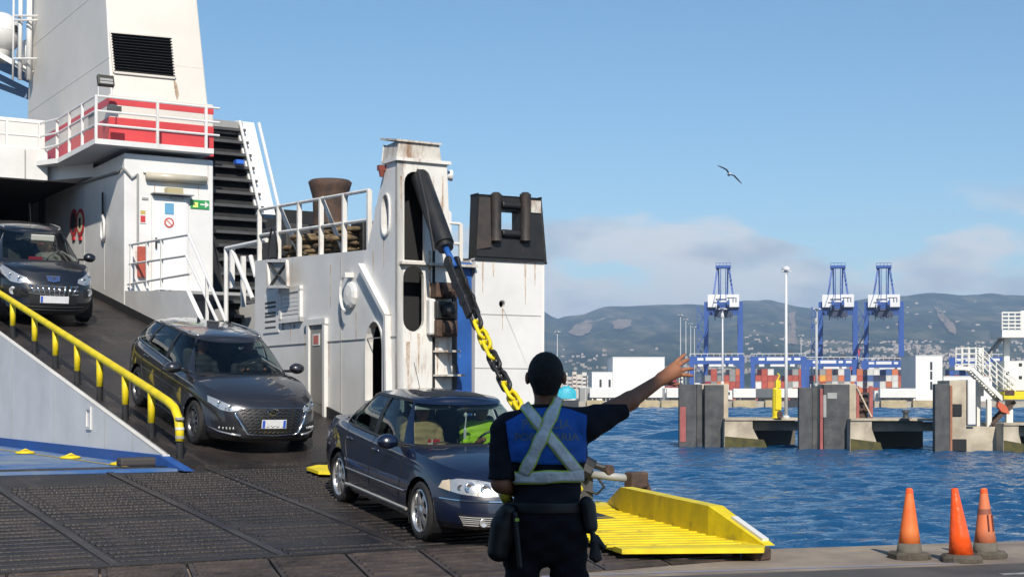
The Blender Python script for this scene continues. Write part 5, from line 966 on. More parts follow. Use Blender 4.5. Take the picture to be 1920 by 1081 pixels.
# rust runs and weld seams on the plating
M_RUN = mat('rust_run', (.30, .17, .09), .8, col2=(.62, .55, .47), vs=7)
rr_ = random.Random(5)
def run_w(px, py, L_, w_, parent, plane):
    q = wl(px, py) if plane == 'w' else (tw(px, py) if plane == 't' else hs(px, py)); m = MB(); ax = V((0, 1, 0)) if plane == 'w' else V((1, 0, 0)); nn = V((-.004, 0, 0)) if plane == 'w' else V((0, -.004, 0)); pts = []
    for k in range(6): f_ = k / 5; pts.append(q + nn + ax * (w_ * (1 - f_ * .8) * rr_.uniform(.6, 1)) - V((0, 0, L_ * f_)))
    for k in range(5, -1, -1): f_ = k / 5; pts.append(q + nn - ax * (w_ * (1 - f_ * .8) * rr_.uniform(.6, 1)) - V((0, 0, L_ * f_)))
    m.prism(pts, nn * -.5); fb(m, 'rust_streak', M_RUN, parent)
for px, py, L_, w_ in ((500, 494, .5, .02), (545, 605, .35, .025), (572, 606, .6, .015), (620, 497, .7, .02), (668, 585, .5, .025), (700, 470, .4, .02), (720, 442, .5, .02), (640, 612, .5, .015), (617, 640, .6, .02)): run_w(px, py, L_, w_, sw, 'w')
for px, py, L_, w_ in ((752, 330, .5, .015), (806, 470, .9, .03), (820, 640, .5, .03), (765, 640, .8, .04), (785, 625, .6, .03), (830, 330, .7, .02)): run_w(px, py, L_, w_, tf, 't')
for px, py, L_, w_ in ((942, 577, .35, .018), (905, 489, .5, .02), (985, 489, .7, .025), (1003, 489, .4, .02), (925, 489, .25, .03)): run_w(px, py, L_, w_, cw, 't')
for px, py, L_, w_ in ((290, 349, .3, .012), (372, 349, .35, .012), (345, 400, .4, .01), (390, 310, .6, .012), (255, 470, .5, .012)): run_w(px, py, L_, w_, house, 'h')
for z_ in (9.6, 11.4):
    f_ = (z_ - zc1) / (zt - zc1); a = cpt(pa, tc + .05, z_); b = cpt(pb_, tc + .05, z_); c_ = cpt(pa, 43.4, z_); m = MB(); m.bar(a - V((0, .002, 0)), b - V((0, .002, 0)), .006, .012); m.bar(a - V((.002, 0, 0)), c_ - V((.002, 0, 0)), .006, .012); fb(m, 'weld_seam', M_WHITEC, cas)
for t_ in (36.2, 38.0): m = MB(); m.box(PRr - .006, PRr - .001, t_ - .008, t_ + .008, rz(t_) + .3, zl); fb(m, 'weld_seam', M_WHITE, house)
# ------------------------------------------------------------------ cars (own axes: x forward, y left, z up)
def lerp_t(tab, x):
    return float(np.interp(x, [a for a, b in tab], [b for a, b in tab]))
def smooth_t(tab):
    """Catmull-Rom (monotone enough) table lookup"""
    xs = np.array([a for a, b in tab], float); ys = np.array([b for a, b in tab], float); n = len(xs)
    d = np.diff(ys) / np.diff(xs); mm = np.empty(n); mm[0], mm[-1] = d[0], d[-1]
    for i in range(1, n - 1): mm[i] = 0 if d[i - 1] * d[i] <= 0 else 2 * d[i - 1] * d[i] / (d[i - 1] + d[i])
    def f(x):
        x = min(max(x, xs[0]), xs[-1]); i = min(max(int(np.searchsorted(xs, x)) - 1, 0), n - 2); h = xs[i + 1] - xs[i]; t = (x - xs[i]) / h
        return (2 * t**3 - 3 * t**2 + 1) * ys[i] + (t**3 - 2 * t**2 + t) * h * mm[i] + (-2 * t**3 + 3 * t**2) * ys[i + 1] + (t**3 - t**2) * h * mm[i + 1]
    return f
M_CGL = glass('car_glass', (.52, .60, .58)); M_CGLD = glass('car_glass_dark', (.10, .11, .12)); M_LENS = glass('lamp_glass', (.93, .93, .92), .9)
M_INT = mat('car_interior', (.035, .035, .038), .8); M_SEAT = mat('car_seat', (.06, .058, .055), .9); M_TRIM = mat('black_trim', (.012, .012, .013), .45)
M_REFL = mat('lamp_reflector', (.66, .66, .68), .22, metal=.6, var=.12, vs=28); M_BULB = mat('lamp_bulb', (.8, .8, .78), .2); M_AMB = mat('amber_lens', (.74, .60, .44), .25, coat=.5)
M_PLATE = mat('plate_white', (.72, .72, .74), .4, var=.12, vs=14); M_EUB = mat('plate_blue', (.03, .1, .5), .4); M_RLAMP = mat('tail_red', (.25, .01, .01), .2, coat=.8)
def paint(name, c, metal=.55):
    m = mat(name, c, .32, metal=metal, coat=1.0, spec=.5); return m

def car(S, name, label):
    P = S['paint']; root = empty(name, (0, 0, 0), label, 'car')
    W = S['W'] / 2; xF, xR = S['xF'], S['xR']; cx = (xF + xR) / 2; zs, zb = smooth_t(S['shoulder']), smooth_t(S['bottom'])
    wv = smooth_t(S.get('wv', [(0, .93), (.12, .975), (.42, 1.0), (.7, .985), (.88, .955), (1, .90)]))
    fv = smooth_t(S.get('fv', [(0, -.10), (.12, -.02), (.3, 0), (.5, -.015), (.75, -.06), (.92, -.12), (1, -.2)])); rv = smooth_t(S.get('rv', [(0, .10), (.15, .01), (.4, 0), (.75, .04), (1, .12)]))
    nF, nR, mm = S.get('nF', 7.5), S.get('nR', 8.5), S.get('mm', 2.5)
    NL, NV = 150, 26
    # plan half loop from front centre (i=0) to rear centre, fractions by arc length of the widest ring
    ph = np.linspace(0, math.pi, 1600)
    def plan(phi, a_f, a_r, w_):
        c_, s_ = math.cos(phi), math.sin(phi); n_ = nF if c_ >= 0 else nR; a_ = a_f if c_ >= 0 else a_r
        return (math.copysign(abs(c_) ** (2 / n_), c_) * a_, abs(s_) ** (2 / mm) * w_)
    pp = np.array([plan(f, xF - cx, cx - xR, W) for f in ph]); al = np.concatenate([[0], np.cumsum(np.hypot(*np.diff(pp, axis=0).T))]); al /= al[-1]
    phs = np.interp(np.linspace(0, 1, NL + 1), al, ph)
    rows = []
    for j in range(NV + 1):
        v = j / NV; r_ = []
        for f in phs:
            x, y = plan(f, xF + fv(v) - cx, cx - xR - rv(v), W * wv(v)); x += cx
            z = zb(x) + (zs(x) - zb(x)) * v; r_.append(V((x, y, z)))
        rows.append(r_)
    full = [r_ + [V((p.x, -p.y, p.z)) for p in r_[-2:0:-1]] for r_ in rows]; n = len(full[0])
    vs = [p for r_ in full for p in r_]; fs = []
    for j in range(NV):
        for i in range(n): fs.append((j * n + i, j * n + (i + 1) % n, (j + 1) * n + (i + 1) % n, (j + 1) * n + i))
    # wheel arches
    ar, wz = S['arch'], S['rw']; wxs = (S['wb'] / 2, -S['wb'] / 2); keep = []; edge = set()
    for f in fs:
        c_ = sum((vs[k] for k in f), V((0, 0, 0))) / 4; cut = any((c_.x - wx) ** 2 + (c_.z - wz) ** 2 < ar * ar and abs(c_.y) > W * .45 for wx in wxs)
        if cut: edge |= set(f)
        else: keep.append(f)
    used = set(k for f in keep for k in f)
    for k in edge & used:
        wx = wxs[0] if vs[k].x > 0 else wxs[1]; d = V((vs[k].x - wx, vs[k].z - wz)); l = d.length
        if abs(l - ar) < .09: d *= ar / l; vs[k] = V((wx + d.x, vs[k].y, wz + d.y))
    body = MB(); body.add(vs, keep)
    # deck: bonnet, cowl, boot; open below the cabin
    G = S['cab']; crown = smooth_t(S['crown']); top = rows[-1]; gx0, gx1 = G['base'][1] + .12, G['base'][0] - .12; dv = []; M_ = 12
    for i in range(1, NL):
        p = top[i]; dv.append([V((p.x, p.y * u, p.z + crown(p.x) * (1 - abs(u) ** 2.2) * min(1, p.y / (W * .55)))) for u in np.linspace(1, -1, M_ + 1)])
    for i in range(len(dv) - 1):
        if gx0 < dv[i][6].x < gx1 and gx0 < dv[i + 1][6].x < gx1:
            body.grid([dv[i][:2], dv[i + 1][:2]]); body.grid([dv[i][-2:], dv[i + 1][-2:]])
        else: body.grid([dv[i], dv[i + 1]])
    body.add([top[0]] + dv[0], [(0, k + 1, k + 2) for k in range(M_)]); body.add([top[-1]] + dv[-1], [(0, k + 2, k + 1) for k in range(M_)])
    # cabin rings
    def ring(key, which):
        x0, x1, w_, n_, m_ = G[which]; c_, a_ = (x0 + x1) / 2, (x0 - x1) / 2; k = key[0]; val = key[1] if which == 'base' else key[2]
        if k == 'f': s_ = (val / w_) ** (m_ / 2); return math.asin(min(1, s_))
        if k == 'r': s_ = (val / w_) ** (m_ / 2); return math.pi - math.asin(min(1, s_))
        c0_ = math.copysign(abs((val - c_) / a_) ** (n_ / 2), val - c_); return math.acos(max(-1, min(1, c0_)))
    def rpt(phi, which):
        x0, x1, w_, n_, m_ = G[which]; c_, a_ = (x0 + x1) / 2, (x0 - x1) / 2; co, si = math.cos(phi), math.sin(phi)
        return c_ + math.copysign(abs(co) ** (2 / n_), co) * a_, abs(si) ** (2 / m_) * w_
    zbelt, zroof = smooth_t(G['zbase']), smooth_t(G['zroof']); keys = G['keys']; cols = []; segs = []
    for a, b in zip(keys, keys[1:]):
        ns = a[3]; fa0, fa1, ga0, ga1 = ring(a, 'base'), ring(b, 'base'), ring(a, 'roof'), ring(b, 'roof'); st = len(cols)
        for k in range(ns): f = k / ns; cols.append((fa0 + (fa1 - fa0) * f, ga0 + (ga1 - ga0) * f))
        segs.append((st, st + ns, a[4] if len(a) > 4 else None))
    cols.append((ring(keys[-1], 'base'), ring(keys[-1], 'roof')))
    VR = [0, .035, .07, .22, .38, .54, .70, .84, .93, .97, 1.0]
    def gpt(ci, v, inset=0.0):
        bx, by = rpt(cols[ci][0], 'base'); rx, ry = rpt(cols[ci][1], 'roof'); z0, z1 = zbelt(bx), zroof(rx)
        bul = .035 * math.sin(math.pi * v); e = v ** 1.0; x = bx + (rx - bx) * e; y = by + (ry - by) * e
        d = V((x - (G['base'][0] + G['base'][1]) / 2, y * 1.6)); d = d.normalized() if d.length > 1e-6 else d
        return V((x + d.x * (bul - inset) * .8, y + d.y * (bul * .9 - inset), z0 + (z1 - z0) * v + bul * .25))
    nc = len(cols); wins = {}
    for (s0, s1, wn) in segs:
        for vi in range(len(VR) - 1):
            lo, hi = (2, 8) if wn in ('windscreen', 'rear_window') else (2, 8)
            g = [[gpt(c_, VR[v_]) for c_ in range(s0, s1 + 1)] for v_ in (vi, vi + 1)]
            if wn and wn != 'pillar' and lo <= vi < hi: wins.setdefault((wn, s0), (s0, s1, lo, hi)); continue
            for sgn in (1, -1):
                gg = [[V((p.x, p.y * sgn, p.z)) for p in r_] for r_ in g]
                body.cur = 1 if wn == 'pillar' or (wn and 'glass' in wn and (vi < 2 or vi >= 8)) or (wn == 'windscreen' and vi < 2) else 0
                body.grid(gg, flip=sgn < 0)
    body.cur = 0
    # roof cap
    rc = []
    for ci in range(nc):
        p = gpt(ci, 1.0); k = min(1.0, p.y / (G['roof'][2] * .6)); rc.append([V((p.x, p.y * u, p.z + G['rc'] * k * (1 - abs(u) ** 2.4))) for u in np.linspace(1, -1, 13)])
    body.grid(rc)
    bo = body.build('body', [P, M_TRIM], root, smooth=True, angle=42)
    bv = BVHTree.FromPolygons([V(v) for v in body.v], body.f)
    for (wn, s0), (a, b, lo, hi) in wins.items():
        nm = 'windscreen' if wn == 'windscreen' else 'rear_window' if wn == 'rear_window' else 'side_window'
        gm = S.get('glass', M_CGL) if nm != 'side_window' else S.get('sglass', M_CGL)
        if nm == 'side_window':
            for sgn in (1, -1): m = MB(); m.grid([[(lambda p: V((p.x, p.y * sgn, p.z)))(gpt(c_, VR[v_], .012)) for c_ in range(a, b + 1)] for v_ in range(lo, hi + 1)]); m.build(nm, gm, root, smooth=True)
        else:
            m = MB(); m.grid([[gpt(c_, VR[v_], .012) for c_ in range(b, a, -1)] + [(lambda p: V((p.x, -p.y, p.z)))(gpt(c_, VR[v_], .012)) for c_ in range(a, b + 1)] for v_ in range(lo, hi + 1)]); m.build(nm, gm, root, smooth=True)
    # underbody, arch liners, cabin floor
    m = MB(); m.box(xR + .35, xF - .35, -W * .62, W * .62, .2, .62); m.box(-S['wb'] / 2 + .4, S['wb'] / 2 - .4, -W * .9, W * .9, .2, .55); m.build('underbody', M_TRIM, root)
    for wx in wxs:
        for sg in (1, -1):
            m = MB(); rows_ = [[(wx + (ar + .01) * math.cos(a), sg * y, wz + (ar + .01) * math.sin(a)) for a in np.linspace(-.5, math.pi + .5, 22)] for y in (W * .955, W * .6)]; m.grid(rows_); m.add([(wx, sg * W * .6, wz)] + rows_[1], [(0, k + 1, k + 2) for k in range(21)]); m.build('wheel_arch', M_TRIM, root)
    # wheels
    tw_, R_ = S['tw'], S['rw']; rim = S['rim']; sp = S['spokes']
    tm = MB(); tm.lathe([(rim, -tw_), (rim + .02, -tw_ - .002), (R_ - .03, -tw_ + .0), (R_ - .005, -tw_ + .025), (R_, -tw_ * .5), (R_ - .005, -.02), (R_ - .03, .002), (rim + .015, .006), (rim, -.012)], (0, 0, 0), (0, 1, 0), 40, caps=False); tme = tm.mesh('tyre', M_RUB, smooth=True, angle=35)
    rm = MB(); rm.lathe([(rim + .004, -.008), (rim - .012, .004), (rim - .022, -.01), (rim - .03, -.05), (rim - .04, -tw_ * .9)], (0, 0, 0), (0, 1, 0), 40, caps=False)
    for k in range(sp):
        a = 2 * math.pi * k / sp + .3; d = V((math.cos(a), 0, math.sin(a))); e = V((-math.sin(a), 0, math.cos(a))); r0, r1 = .05, rim - .018; w0, w1 = S['sw']
        pts = [d * r0 - e * w0 + V((0, -.012, 0)), d * r0 + e * w0 + V((0, -.012, 0)), d * (r1 * .6) + e * (w0 * .75) + V((0, -.006, 0)), d * r1 + e * w1 + V((0, -.022, 0)), d * r1 - e * w1 + V((0, -.022, 0)), d * (r1 * .6) - e * (w0 * .75) + V((0, -.006, 0))]
        rm.prism(pts, (0, -.03, 0))
    rm.lathe([(.0, .0), (.045, -.002), (.065, -.014), (.07, -.05)], (0, 0, 0), (0, 1, 0), 20); rme = rm.mesh('rim', S.get('rimm', M_SILV), smooth=True, angle=30)
    dm = MB(); dm.lathe([(.02, -.075), (rim * .72, -.075), (rim * .72, -.1)], (0, 0, 0), (0, 1, 0), 24); dme = dm.mesh('brake_disc', M_DGREY)
    for wx in wxs:
        for sg in (1, -1):
            wo = place(tme, 'wheel', root, (wx, sg * (W - .025), R_)); wo.rotation_euler = (0, 0, 0 if sg > 0 else math.pi)
            place(rme, 'rim', wo); place(dme, 'brake_disc', wo)
    # interior
    zf = zbelt(0) - .02; m = MB(); bx0 = G['base'][0]; m.box(G['base'][1] + .3, bx0 - .55, -W * .8, W * .8, .5, .56); 
    m.prism([(bx0 - .10, -W * .72, zf - .16), (bx0 - .12, -W * .72, zf - .03), (bx0 - .5, -W * .78, zf - .0), (bx0 - .62, -W * .78, zf - .06), (bx0 - .62, -W * .78, zf - .3)], (0, W * 1.5, 0)); m.build('dashboard', M_INT, root)
    sx = S['seats']
    for k, x in enumerate(sx):
        for y in ((-.37, .37) if k == 0 else (-.42, 0, .42)):
            m = MB(); w_ = .24 if k == 0 else .2; m.obox((x - .1, y, .86), ((.98, 0, .2), (0, 1, 0), (-.2, 0, .98)), (.06, w_, .33)); m.box(x - .08, x + .45, y - w_, y + w_, .5, .64); s_ = m.build('seat', M_SEAT, root, bevel=.05)
            m = MB(); m.obox((x - .22, y, 1.29 + G.get('hr', 0)), ((.98, 0, .15), (0, 1, 0), (-.15, 0, .98)), (.045, .12, .085)); m.build('headrest', M_SEAT, s_, bevel=.035)
    wxp = bx0 - .72; m = MB(); n_ = V((-.9, 0, .42)); e1 = V((0, 1, 0)); e2 = n_.cross(e1); c_ = V((wxp, .37, zf - .02)); m.tube([c_ + (e1 * math.cos(a) + e2 * math.sin(a)) * .185 for a in [2 * math.pi * j / 24 for j in range(24)]], .015, 6, closed=True); m.bar(c_ - e1 * .17, c_ + e1 * .17, .04, .02); m.build('steering_wheel', M_TRIM, root)
    # --- fittings laid on the surface
    def hitF(y, z, off): 
        h = bv.ray_cast(V((6, y, z)), V((-1, 0, 0))); return (h[0] + h[1] * off if h[1].x > 0 else h[0] - h[1] * off) if h[0] else V((xF, y, z))
    def hitS(x, z, sg, off):
        h = bv.ray_cast(V((x, sg * 4, z)), V((0, -sg, 0))); return (h[0] + h[1] * off if h[1].y * sg > 0 else h[0] - h[1] * off) if h[0] else V((x, sg * W, z))
    def hitR(y, z, off):
        h = bv.ray_cast(V((-6, y, z)), V((1, 0, 0))); return h[0] - V((off, 0, 0)) if h[0] else V((xR, y, z))
    def hitT(x, y, off):
        h = bv.ray_cast(V((x, y, 5)), V((0, 0, -1))); return h[0] + V((0, 0, off)) if h[0] else V((x, y, 1))
    def patch(top_, bot_, fn, off, nu=10, nv=6, back=None):
        """surface patch between two polylines in the side/front view"""
        def pl(ps, u):
            ls = [0]; 
            for a, b in zip(ps, ps[1:]): ls.append(ls[-1] + math.hypot(b[0] - a[0], b[1] - a[1]))
            s_ = u * ls[-1]
            for a, b, l0, l1 in zip(ps, ps[1:], ls, ls[1:]):
                if s_ <= l1 + 1e-9: f = (s_ - l0) / max(1e-9, l1 - l0); return a[0] + (b[0] - a[0]) * f, a[1] + (b[1] - a[1]) * f
            return ps[-1]
        rows_ = []
        for j in range(nv + 1):
            v = j / nv; r_ = []
            for i in range(nu + 1): a, b = pl(top_, i / nu), pl(bot_, i / nu); r_.append(fn(a[0] + (b[0] - a[0]) * v, a[1] + (b[1] - a[1]) * v, off))
            rows_.append(r_)
        return rows_
    def slab(rows_, thick, dirv):
        """give a patch thickness along -dirv"""
        m = MB(); d = V(dirv) * -thick; nr, ncx = len(rows_), len(rows_[0]); m.grid(rows_)
        ring_ = [rows_[0][i] for i in range(ncx)] + [rows_[j][-1] for j in range(1, nr)] + [rows_[-1][i] for i in range(ncx - 2, -1, -1)] + [rows_[j][0] for j in range(nr - 2, 0, -1)]
        k = len(ring_); m.add(ring_ + [p + d for p in ring_], [(i, (i + 1) % k, (i + 1) % k + k, i + k) for i in range(k)]); return m
    mir = lambda ps: [(-a, b) for a, b in ps]
    SF = lambda sg: (lambda x, z, off: hitS(x, z, sg, off))
    S['fit'](root, bo, dict(hitF=hitF, hitS=hitS, hitR=hitR, hitT=hitT, patch=patch, slab=slab, mir=mir, SF=SF, W=W, P=P, gpt=gpt, bv=bv, zbelt=zbelt, bx0=bx0, zf=zf, body=body))
    # door seams, handles, mirrors shared by all
    for sg in (1, -1):
        for pl_ in S['seams']:
            m = MB()
            for a, b in zip(pl_, pl_[1:]):
                nn = max(2, int(math.hypot(b[0] - a[0], b[1] - a[1]) / .05)); pts = [hitS(a[0] + (b[0] - a[0]) * i / nn, a[1] + (b[1] - a[1]) * i / nn, sg, .0015) for i in range(nn + 1)]
                m.tube(pts, .004, 4)
            m.build('door_gap', M_TRIM, root)
        for x, z in S['handles']:
            q = [hitS(x + d, z + .01 * d, sg, .02) for d in (-.1, -.05, .0, .05, .1)]; q[0] = hitS(x - .105, z, sg, .0); q[-1] = hitS(x + .105, z, sg, .0)
            m = MB(); m.tube(q, [.012, .015, .016, .015, .012], 8); m.build('door_handle', P, root, smooth=True)
        mx, mz, my = S['mirror']; b_ = hitS(mx, mz - .02, sg, 0); hh = V((mx - .02, sg * my, mz + .04))
        m = MB(); rows_ = []
        for k in range(9):
            a = -math.pi / 2 + math.pi * k / 8; rows_.append([hh + V((.10 * math.cos(a) * max(-.35, math.cos(t_)), .125 * math.sin(a) * sg, .085 * math.cos(a) * math.sin(t_))) for t_ in [2 * math.pi * j / 14 for j in range(15)]])
        m.grid(rows_); mo = m.build('door_mirror', P, root, smooth=True)
        m = MB(); m.bar(V((mx, b_.y - sg * .03, mz)), hh + V((0, -sg * .06, -.04)), .06, .035); m.build('mirror_arm', M_TRIM, mo)
        m = MB(); m.ell(hh + V((-.036, 0, 0)), (.004, .105, .07), 14, 8); m.build('mirror_glass', M_CHROME, mo)
    return root
def set_car(root, fr, rr, half):
    """stand the car on the ramp: right-hand front and rear tyre contact points (world), half track"""
    fr, rr = V(fr), V(rr); f = (fr - rr).normalized(); l = V((0, 0, 1)).cross(f).normalized(); u = f.cross(l)
    o = (fr + rr) / 2 + l * half; m = Matrix.Identity(4)
    for i in range(3): m[i][0], m[i][1], m[i][2], m[i][3] = f[i], l[i], u[i], o[i]
    root.matrix_world = m; return root

def plate(root, K, w_, h_, z, strip='left', tail=False):
    ys = np.linspace(-w_ / 2, w_ / 2, 7); xm = max(K['hitF'](y, z, .0).x for y in (0, w_ / 3, -w_ / 3)) + .012
    m = MB(); m.box(xm, xm + .012, -w_ / 2 - .008, w_ / 2 + .008, z - h_ / 2 - .008, z + h_ / 2 + .008); po = m.build('number_plate', M_PLATE, root, bevel=.004)
    for sg in ((1,) if strip == 'left' else (1, -1)):    # seen from the front, the car's right is the viewer's left
        m = MB(); y = -sg * (w_ / 2 - .022); m.box(xm + .0125, xm + .014, y - .02, y + .02, z - h_ / 2, z + h_ / 2); m.build('plate_band', M_EUB, po)
    return po
def lamp(root, K, top, bot, nm, depth=.07, amber=None, bulbs=(), both=True, rfl=None):
    for sg in (1, -1):
        t_, b_ = (top, bot) if sg > 0 else (K['mir'](top), K['mir'](bot))
        rows_ = K['patch'](t_, b_, K['hitF'], .010, 12, 8); bk = [[p - V((depth * .2, 0, 0)) * 0 + V((-.004, 0, 0)) for p in r_] for r_ in K['patch'](t_, b_, K['hitF'], .004, 12, 8)]
        m = MB(); m.grid(bk); hl = m.build(nm, rfl or M_REFL, root, smooth=True)
        m = K['slab'](rows_, .012, (1, 0, 0)); m.build('lens', M_LENS, hl, smooth=True)
        for (y, z, r_, mt) in bulbs:
            q = K['hitF'](sg * y, z, .004); m = MB(); m.lathe([(r_, -.004), (r_ * 1.0, .003), (r_ * .75, .0025), (r_ * .5, -.006), (0, -.008)], q, (.93, sg * .2, .2), 18); m.build('bulb', mt, hl, smooth=True)
        if amber:
            rr_ = K['patch'](*(amber if sg > 0 else (K['mir'](amber[0]), K['mir'](amber[1]))), K['hitF'], .0065, 5, 6); m = MB(); m.grid(rr_); m.build('indicator', M_AMB, hl, smooth=True)

# --- dark blue saloon
def fit_saloon(root, bo, K):
    hF, hS, pt, sl = K['hitF'], K['hitS'], K['patch'], K['slab']
    lamp(root, K, [(.34, .705), (.5, .73), (.66, .735), (.77, .70)], [(.32, .575), (.5, .575), (.66, .585), (.80, .625)], 'headlight', bulbs=((.44, .645, .056, M_CHROME), (.58, .655, .056, M_CHROME), (.51, .60, .02, M_AMB), (.66, .65, .03, M_DGREY)), amber=([(.725, .718), (.77, .698)], [(.735, .605), (.80, .627)]))
    m = K['slab'](pt([(-.27, .70), (0, .715), (.27, .70)], [(-.19, .50), (0, .495), (.19, .50)], hF, .012, 14, 6), .01, (1, 0, 0)); g = m.build('grille', M_TRIM, root, smooth=True)
    for k in range(5): f = (k + .5) / 5; z = .69 - .18 * f; w_ = .25 - .075 * f; m = MB(); m.tube([hF(y, z, .02) for y in np.linspace(-w_, w_, 9)], .007, 6); m.build('grille_bar', M_CHROME, g)
    m = MB(); m.tube([hF(*p, .02) for p in ((-.28, .705), (-.14, .715), (0, .72), (.14, .715), (.28, .705), (.235, .59), (.19, .49), (0, .485), (-.19, .49), (-.235, .59))], .011, 6, closed=True); m.build('grille_surround', M_CHROME, g)
    q = hF(0, .62, .022); m = MB(); m.lathe([(.062, 0), (.062, .008), (.052, .010), (.05, .006)], q, (1, 0, .1), 22); m.build('badge', M_CHROME, g)
    m = MB(); 
    for a, b in (((-.035, .03), (-.012, -.035)), ((-.012, -.035), (0, 0)), ((0, 0), (.012, -.035)), ((.012, -.035), (.035, .03)), ((-.016, .04), (0, .005)), ((0, .005), (.016, .04))): m.bar(q + V((.01, a[0], a[1])), q + V((.01, b[0], b[1])), .008, .006, (1, 0, 0))
    m.build('badge_mark', M_CHROME, g)
    for sg in (1, -1):
        tp, bt = [(.26, .375), (.5, .375), (.70, .395)], [(.30, .265), (.5, .262), (.64, .285)]
        if sg < 0: tp, bt = K['mir'](tp), K['mir'](bt)
        m = sl(pt(tp, bt, hF, .006, 10, 5), .008, (1, 0, 0)); vg = m.build('bumper_vent', M_TRIM, root)
        for k in range(5): f = (k + .3) / 5; m = MB(); m.tube([hF(sg * y, .37 - .1 * f, .012) for y in np.linspace(.28, .68 - .05 * f, 8)], .006, 5); m.build('vent_bar', M_GREY, vg)
        q = hF(sg * .47, .318, .014); m = MB(); m.lathe([(.048, -.01), (.048, .008), (.038, .006), (0, -.004)], q, (1, 0, 0), 18); m.build('fog_lamp', M_REFL, vg, smooth=True)
        rows_ = pt([(x, .50) for x in np.linspace(-1.05, .98, 20)], [(x, .465) for x in np.linspace(-1.05, .98, 20)], K['SF'](sg), .012, 24, 2); m = sl(rows_, .012, (0, sg, 0)); m.build('rubbing_strip', K['P'], root, smooth=True); m = MB(); m.tube([hS(x, .484, sg, .016) for x in np.linspace(-1.03, .96, 22)], .006, 5); m.build('chrome_strip', M_SILV, root)
        m = MB(); m.tube([hS(x, .285, sg, .004) for x in np.linspace(-1.0, .98, 16)], .018, 6); m.build('sill_strip', M_GREY, root)
        q = [hF(sg * y, .525, .008) for y in np.linspace(.3, .80, 9)]; m = MB(); m.tube(q, .011, 6); m.build('bumper_strip', M_CHROME, root)
        m = MB(); m.grid(pt([(-2.02, .93), (-2.22, .93)], [(-2.05, .68), (-2.25, .68)], K['SF'](sg), .008, 6, 5)); m.build('tail_light', M_RLAMP, root, smooth=True)
        m = MB(); m.tube([K['gpt'](c_, .03) * 1 if sg > 0 else (lambda p: V((p.x, -p.y, p.z)))(K['gpt'](c_, .03)) for c_ in range(9, 34)], .008, 6); m.build('window_trim', M_DGREY, root)
    m = MB(); m.tube([hF(y, .585 - .02, .002) if 0 else K['hitT'](2.02 - .25 * y * y, y, .0) for y in np.linspace(-.3, .3, 7)], .004, 4); m.build('bonnet_gap', M_TRIM, root)
    m = MB(); m.grid([[K['hitT'](x, y, .004) for y in np.linspace(-.38, .38, 8)] for x in (.30, .12, -.06, -.15)]); m.build('sunroof', M_TRIM, root, smooth=True)
    m = MB(); m.tube([K['hitT'](-.9, 0, 0), K['hitT'](-.9, 0, 0) + V((-.22, 0, .30))], .004, 5); m.build('aerial', M_TRIM, root)
    plate(root, K, .52, .11, .40)
    for sg in (-1, 1): m = MB(); m.tube([K['hitT'](1.06 - .10 * (y / .5) ** 2, y, .012) for y in (np.linspace(-.55, -.05, 6) if sg < 0 else np.linspace(.05, .55, 6))], .01, 5); m.build('wiper', M_TRIM, root)
    bx, zf_ = K['bx0'], K['zf']
    for sg in (-1, 1):
        m = MB(); m.obox((bx - .88, sg * .33, 1.325), ((.97, 0, -.25), (0, 1, 0), (.25, 0, .97)), (.09, .22, .008)); m.build('sun_visor', mat('visor', (.42, .46, .45), .7), root)
    m = MB(); m.ell((bx - .62, 0, 1.30), (.02, .12, .035), 14, 8); mo = m.build('inner_mirror', M_TRIM, root, smooth=True)
saloon = dict(paint=paint('navy_paint', (.003, .007, .026), 0.0), W=1.746, xF=2.28, xR=-2.42, wb=2.703, rw=.317, arch=.365, tw=.2, rim=.232, spokes=7, sw=(.035, .048),
    shoulder=[(-2.42, .96), (-2.2, 1.00), (-1.6, 1.0), (-.8, .965), (0, .935), (.7, .915), (1.1, .90), (1.5, .865), (1.9, .80), (2.1, .755), (2.28, .71)],
    bottom=[(-2.42, .33), (-1.9, .25), (-1, .2), (1, .2), (1.9, .22), (2.28, .23)], crown=[(-2.42, .03), (-1.8, .04), (0, .04), (1.0, .075), (1.8, .06), (2.28, .02)],
    cab=dict(base=(1.14, -1.86, .80, 5.0, 2.3), roof=(.42, -1.05, .585, 5.0, 2.4), rc=.05, zbase=[(-1.86, 1.03), (-1.4, .985), (-.6, .955), (.4, .925), (.9, .93), (1.14, .955)], zroof=[(-1.05, 1.375), (-.6, 1.41), (0, 1.415), (.42, 1.385)],
        keys=[('f', 0, 0, 9, 'windscreen'), ('f', .70, .50, 3, None), ('s', .60, .25, 9, 'glass_front'), ('s', -.17, -.21, 1, 'pillar'), ('s', -.27, -.29, 8, 'glass_rear'), ('s', -1.02, -.74, 1, 'pillar'), ('s', -1.08, -.78, 3, 'glass_quarter'), ('s', -1.32, -.90, 4, None), ('r', .64, .47, 8, 'rear_window'), ('r', 0, 0, 0)]),
    seats=(.1, -.75), seams=[[(.78, .90), (.80, .62), (.76, .30), (-.1, .29), (-.21, .33), (-.22, .93)], [(-.22, .33), (-.95, .30), (-1.02, .62), (-1.12, .80), (-1.14, .96)]], handles=((-.06, .80), (-.98, .83)), mirror=(.60, .93, .94), fit=fit_saloon, glass=M_CGL, sglass=M_CGL)
c1_ = car(saloon, 'saloon_car', 'dark navy saloon driving off the stern ramp, partly hidden by the officer')
set_car(c1_, (-.935, 15.85, .075), (-2.05, 18.25, .30), .775)

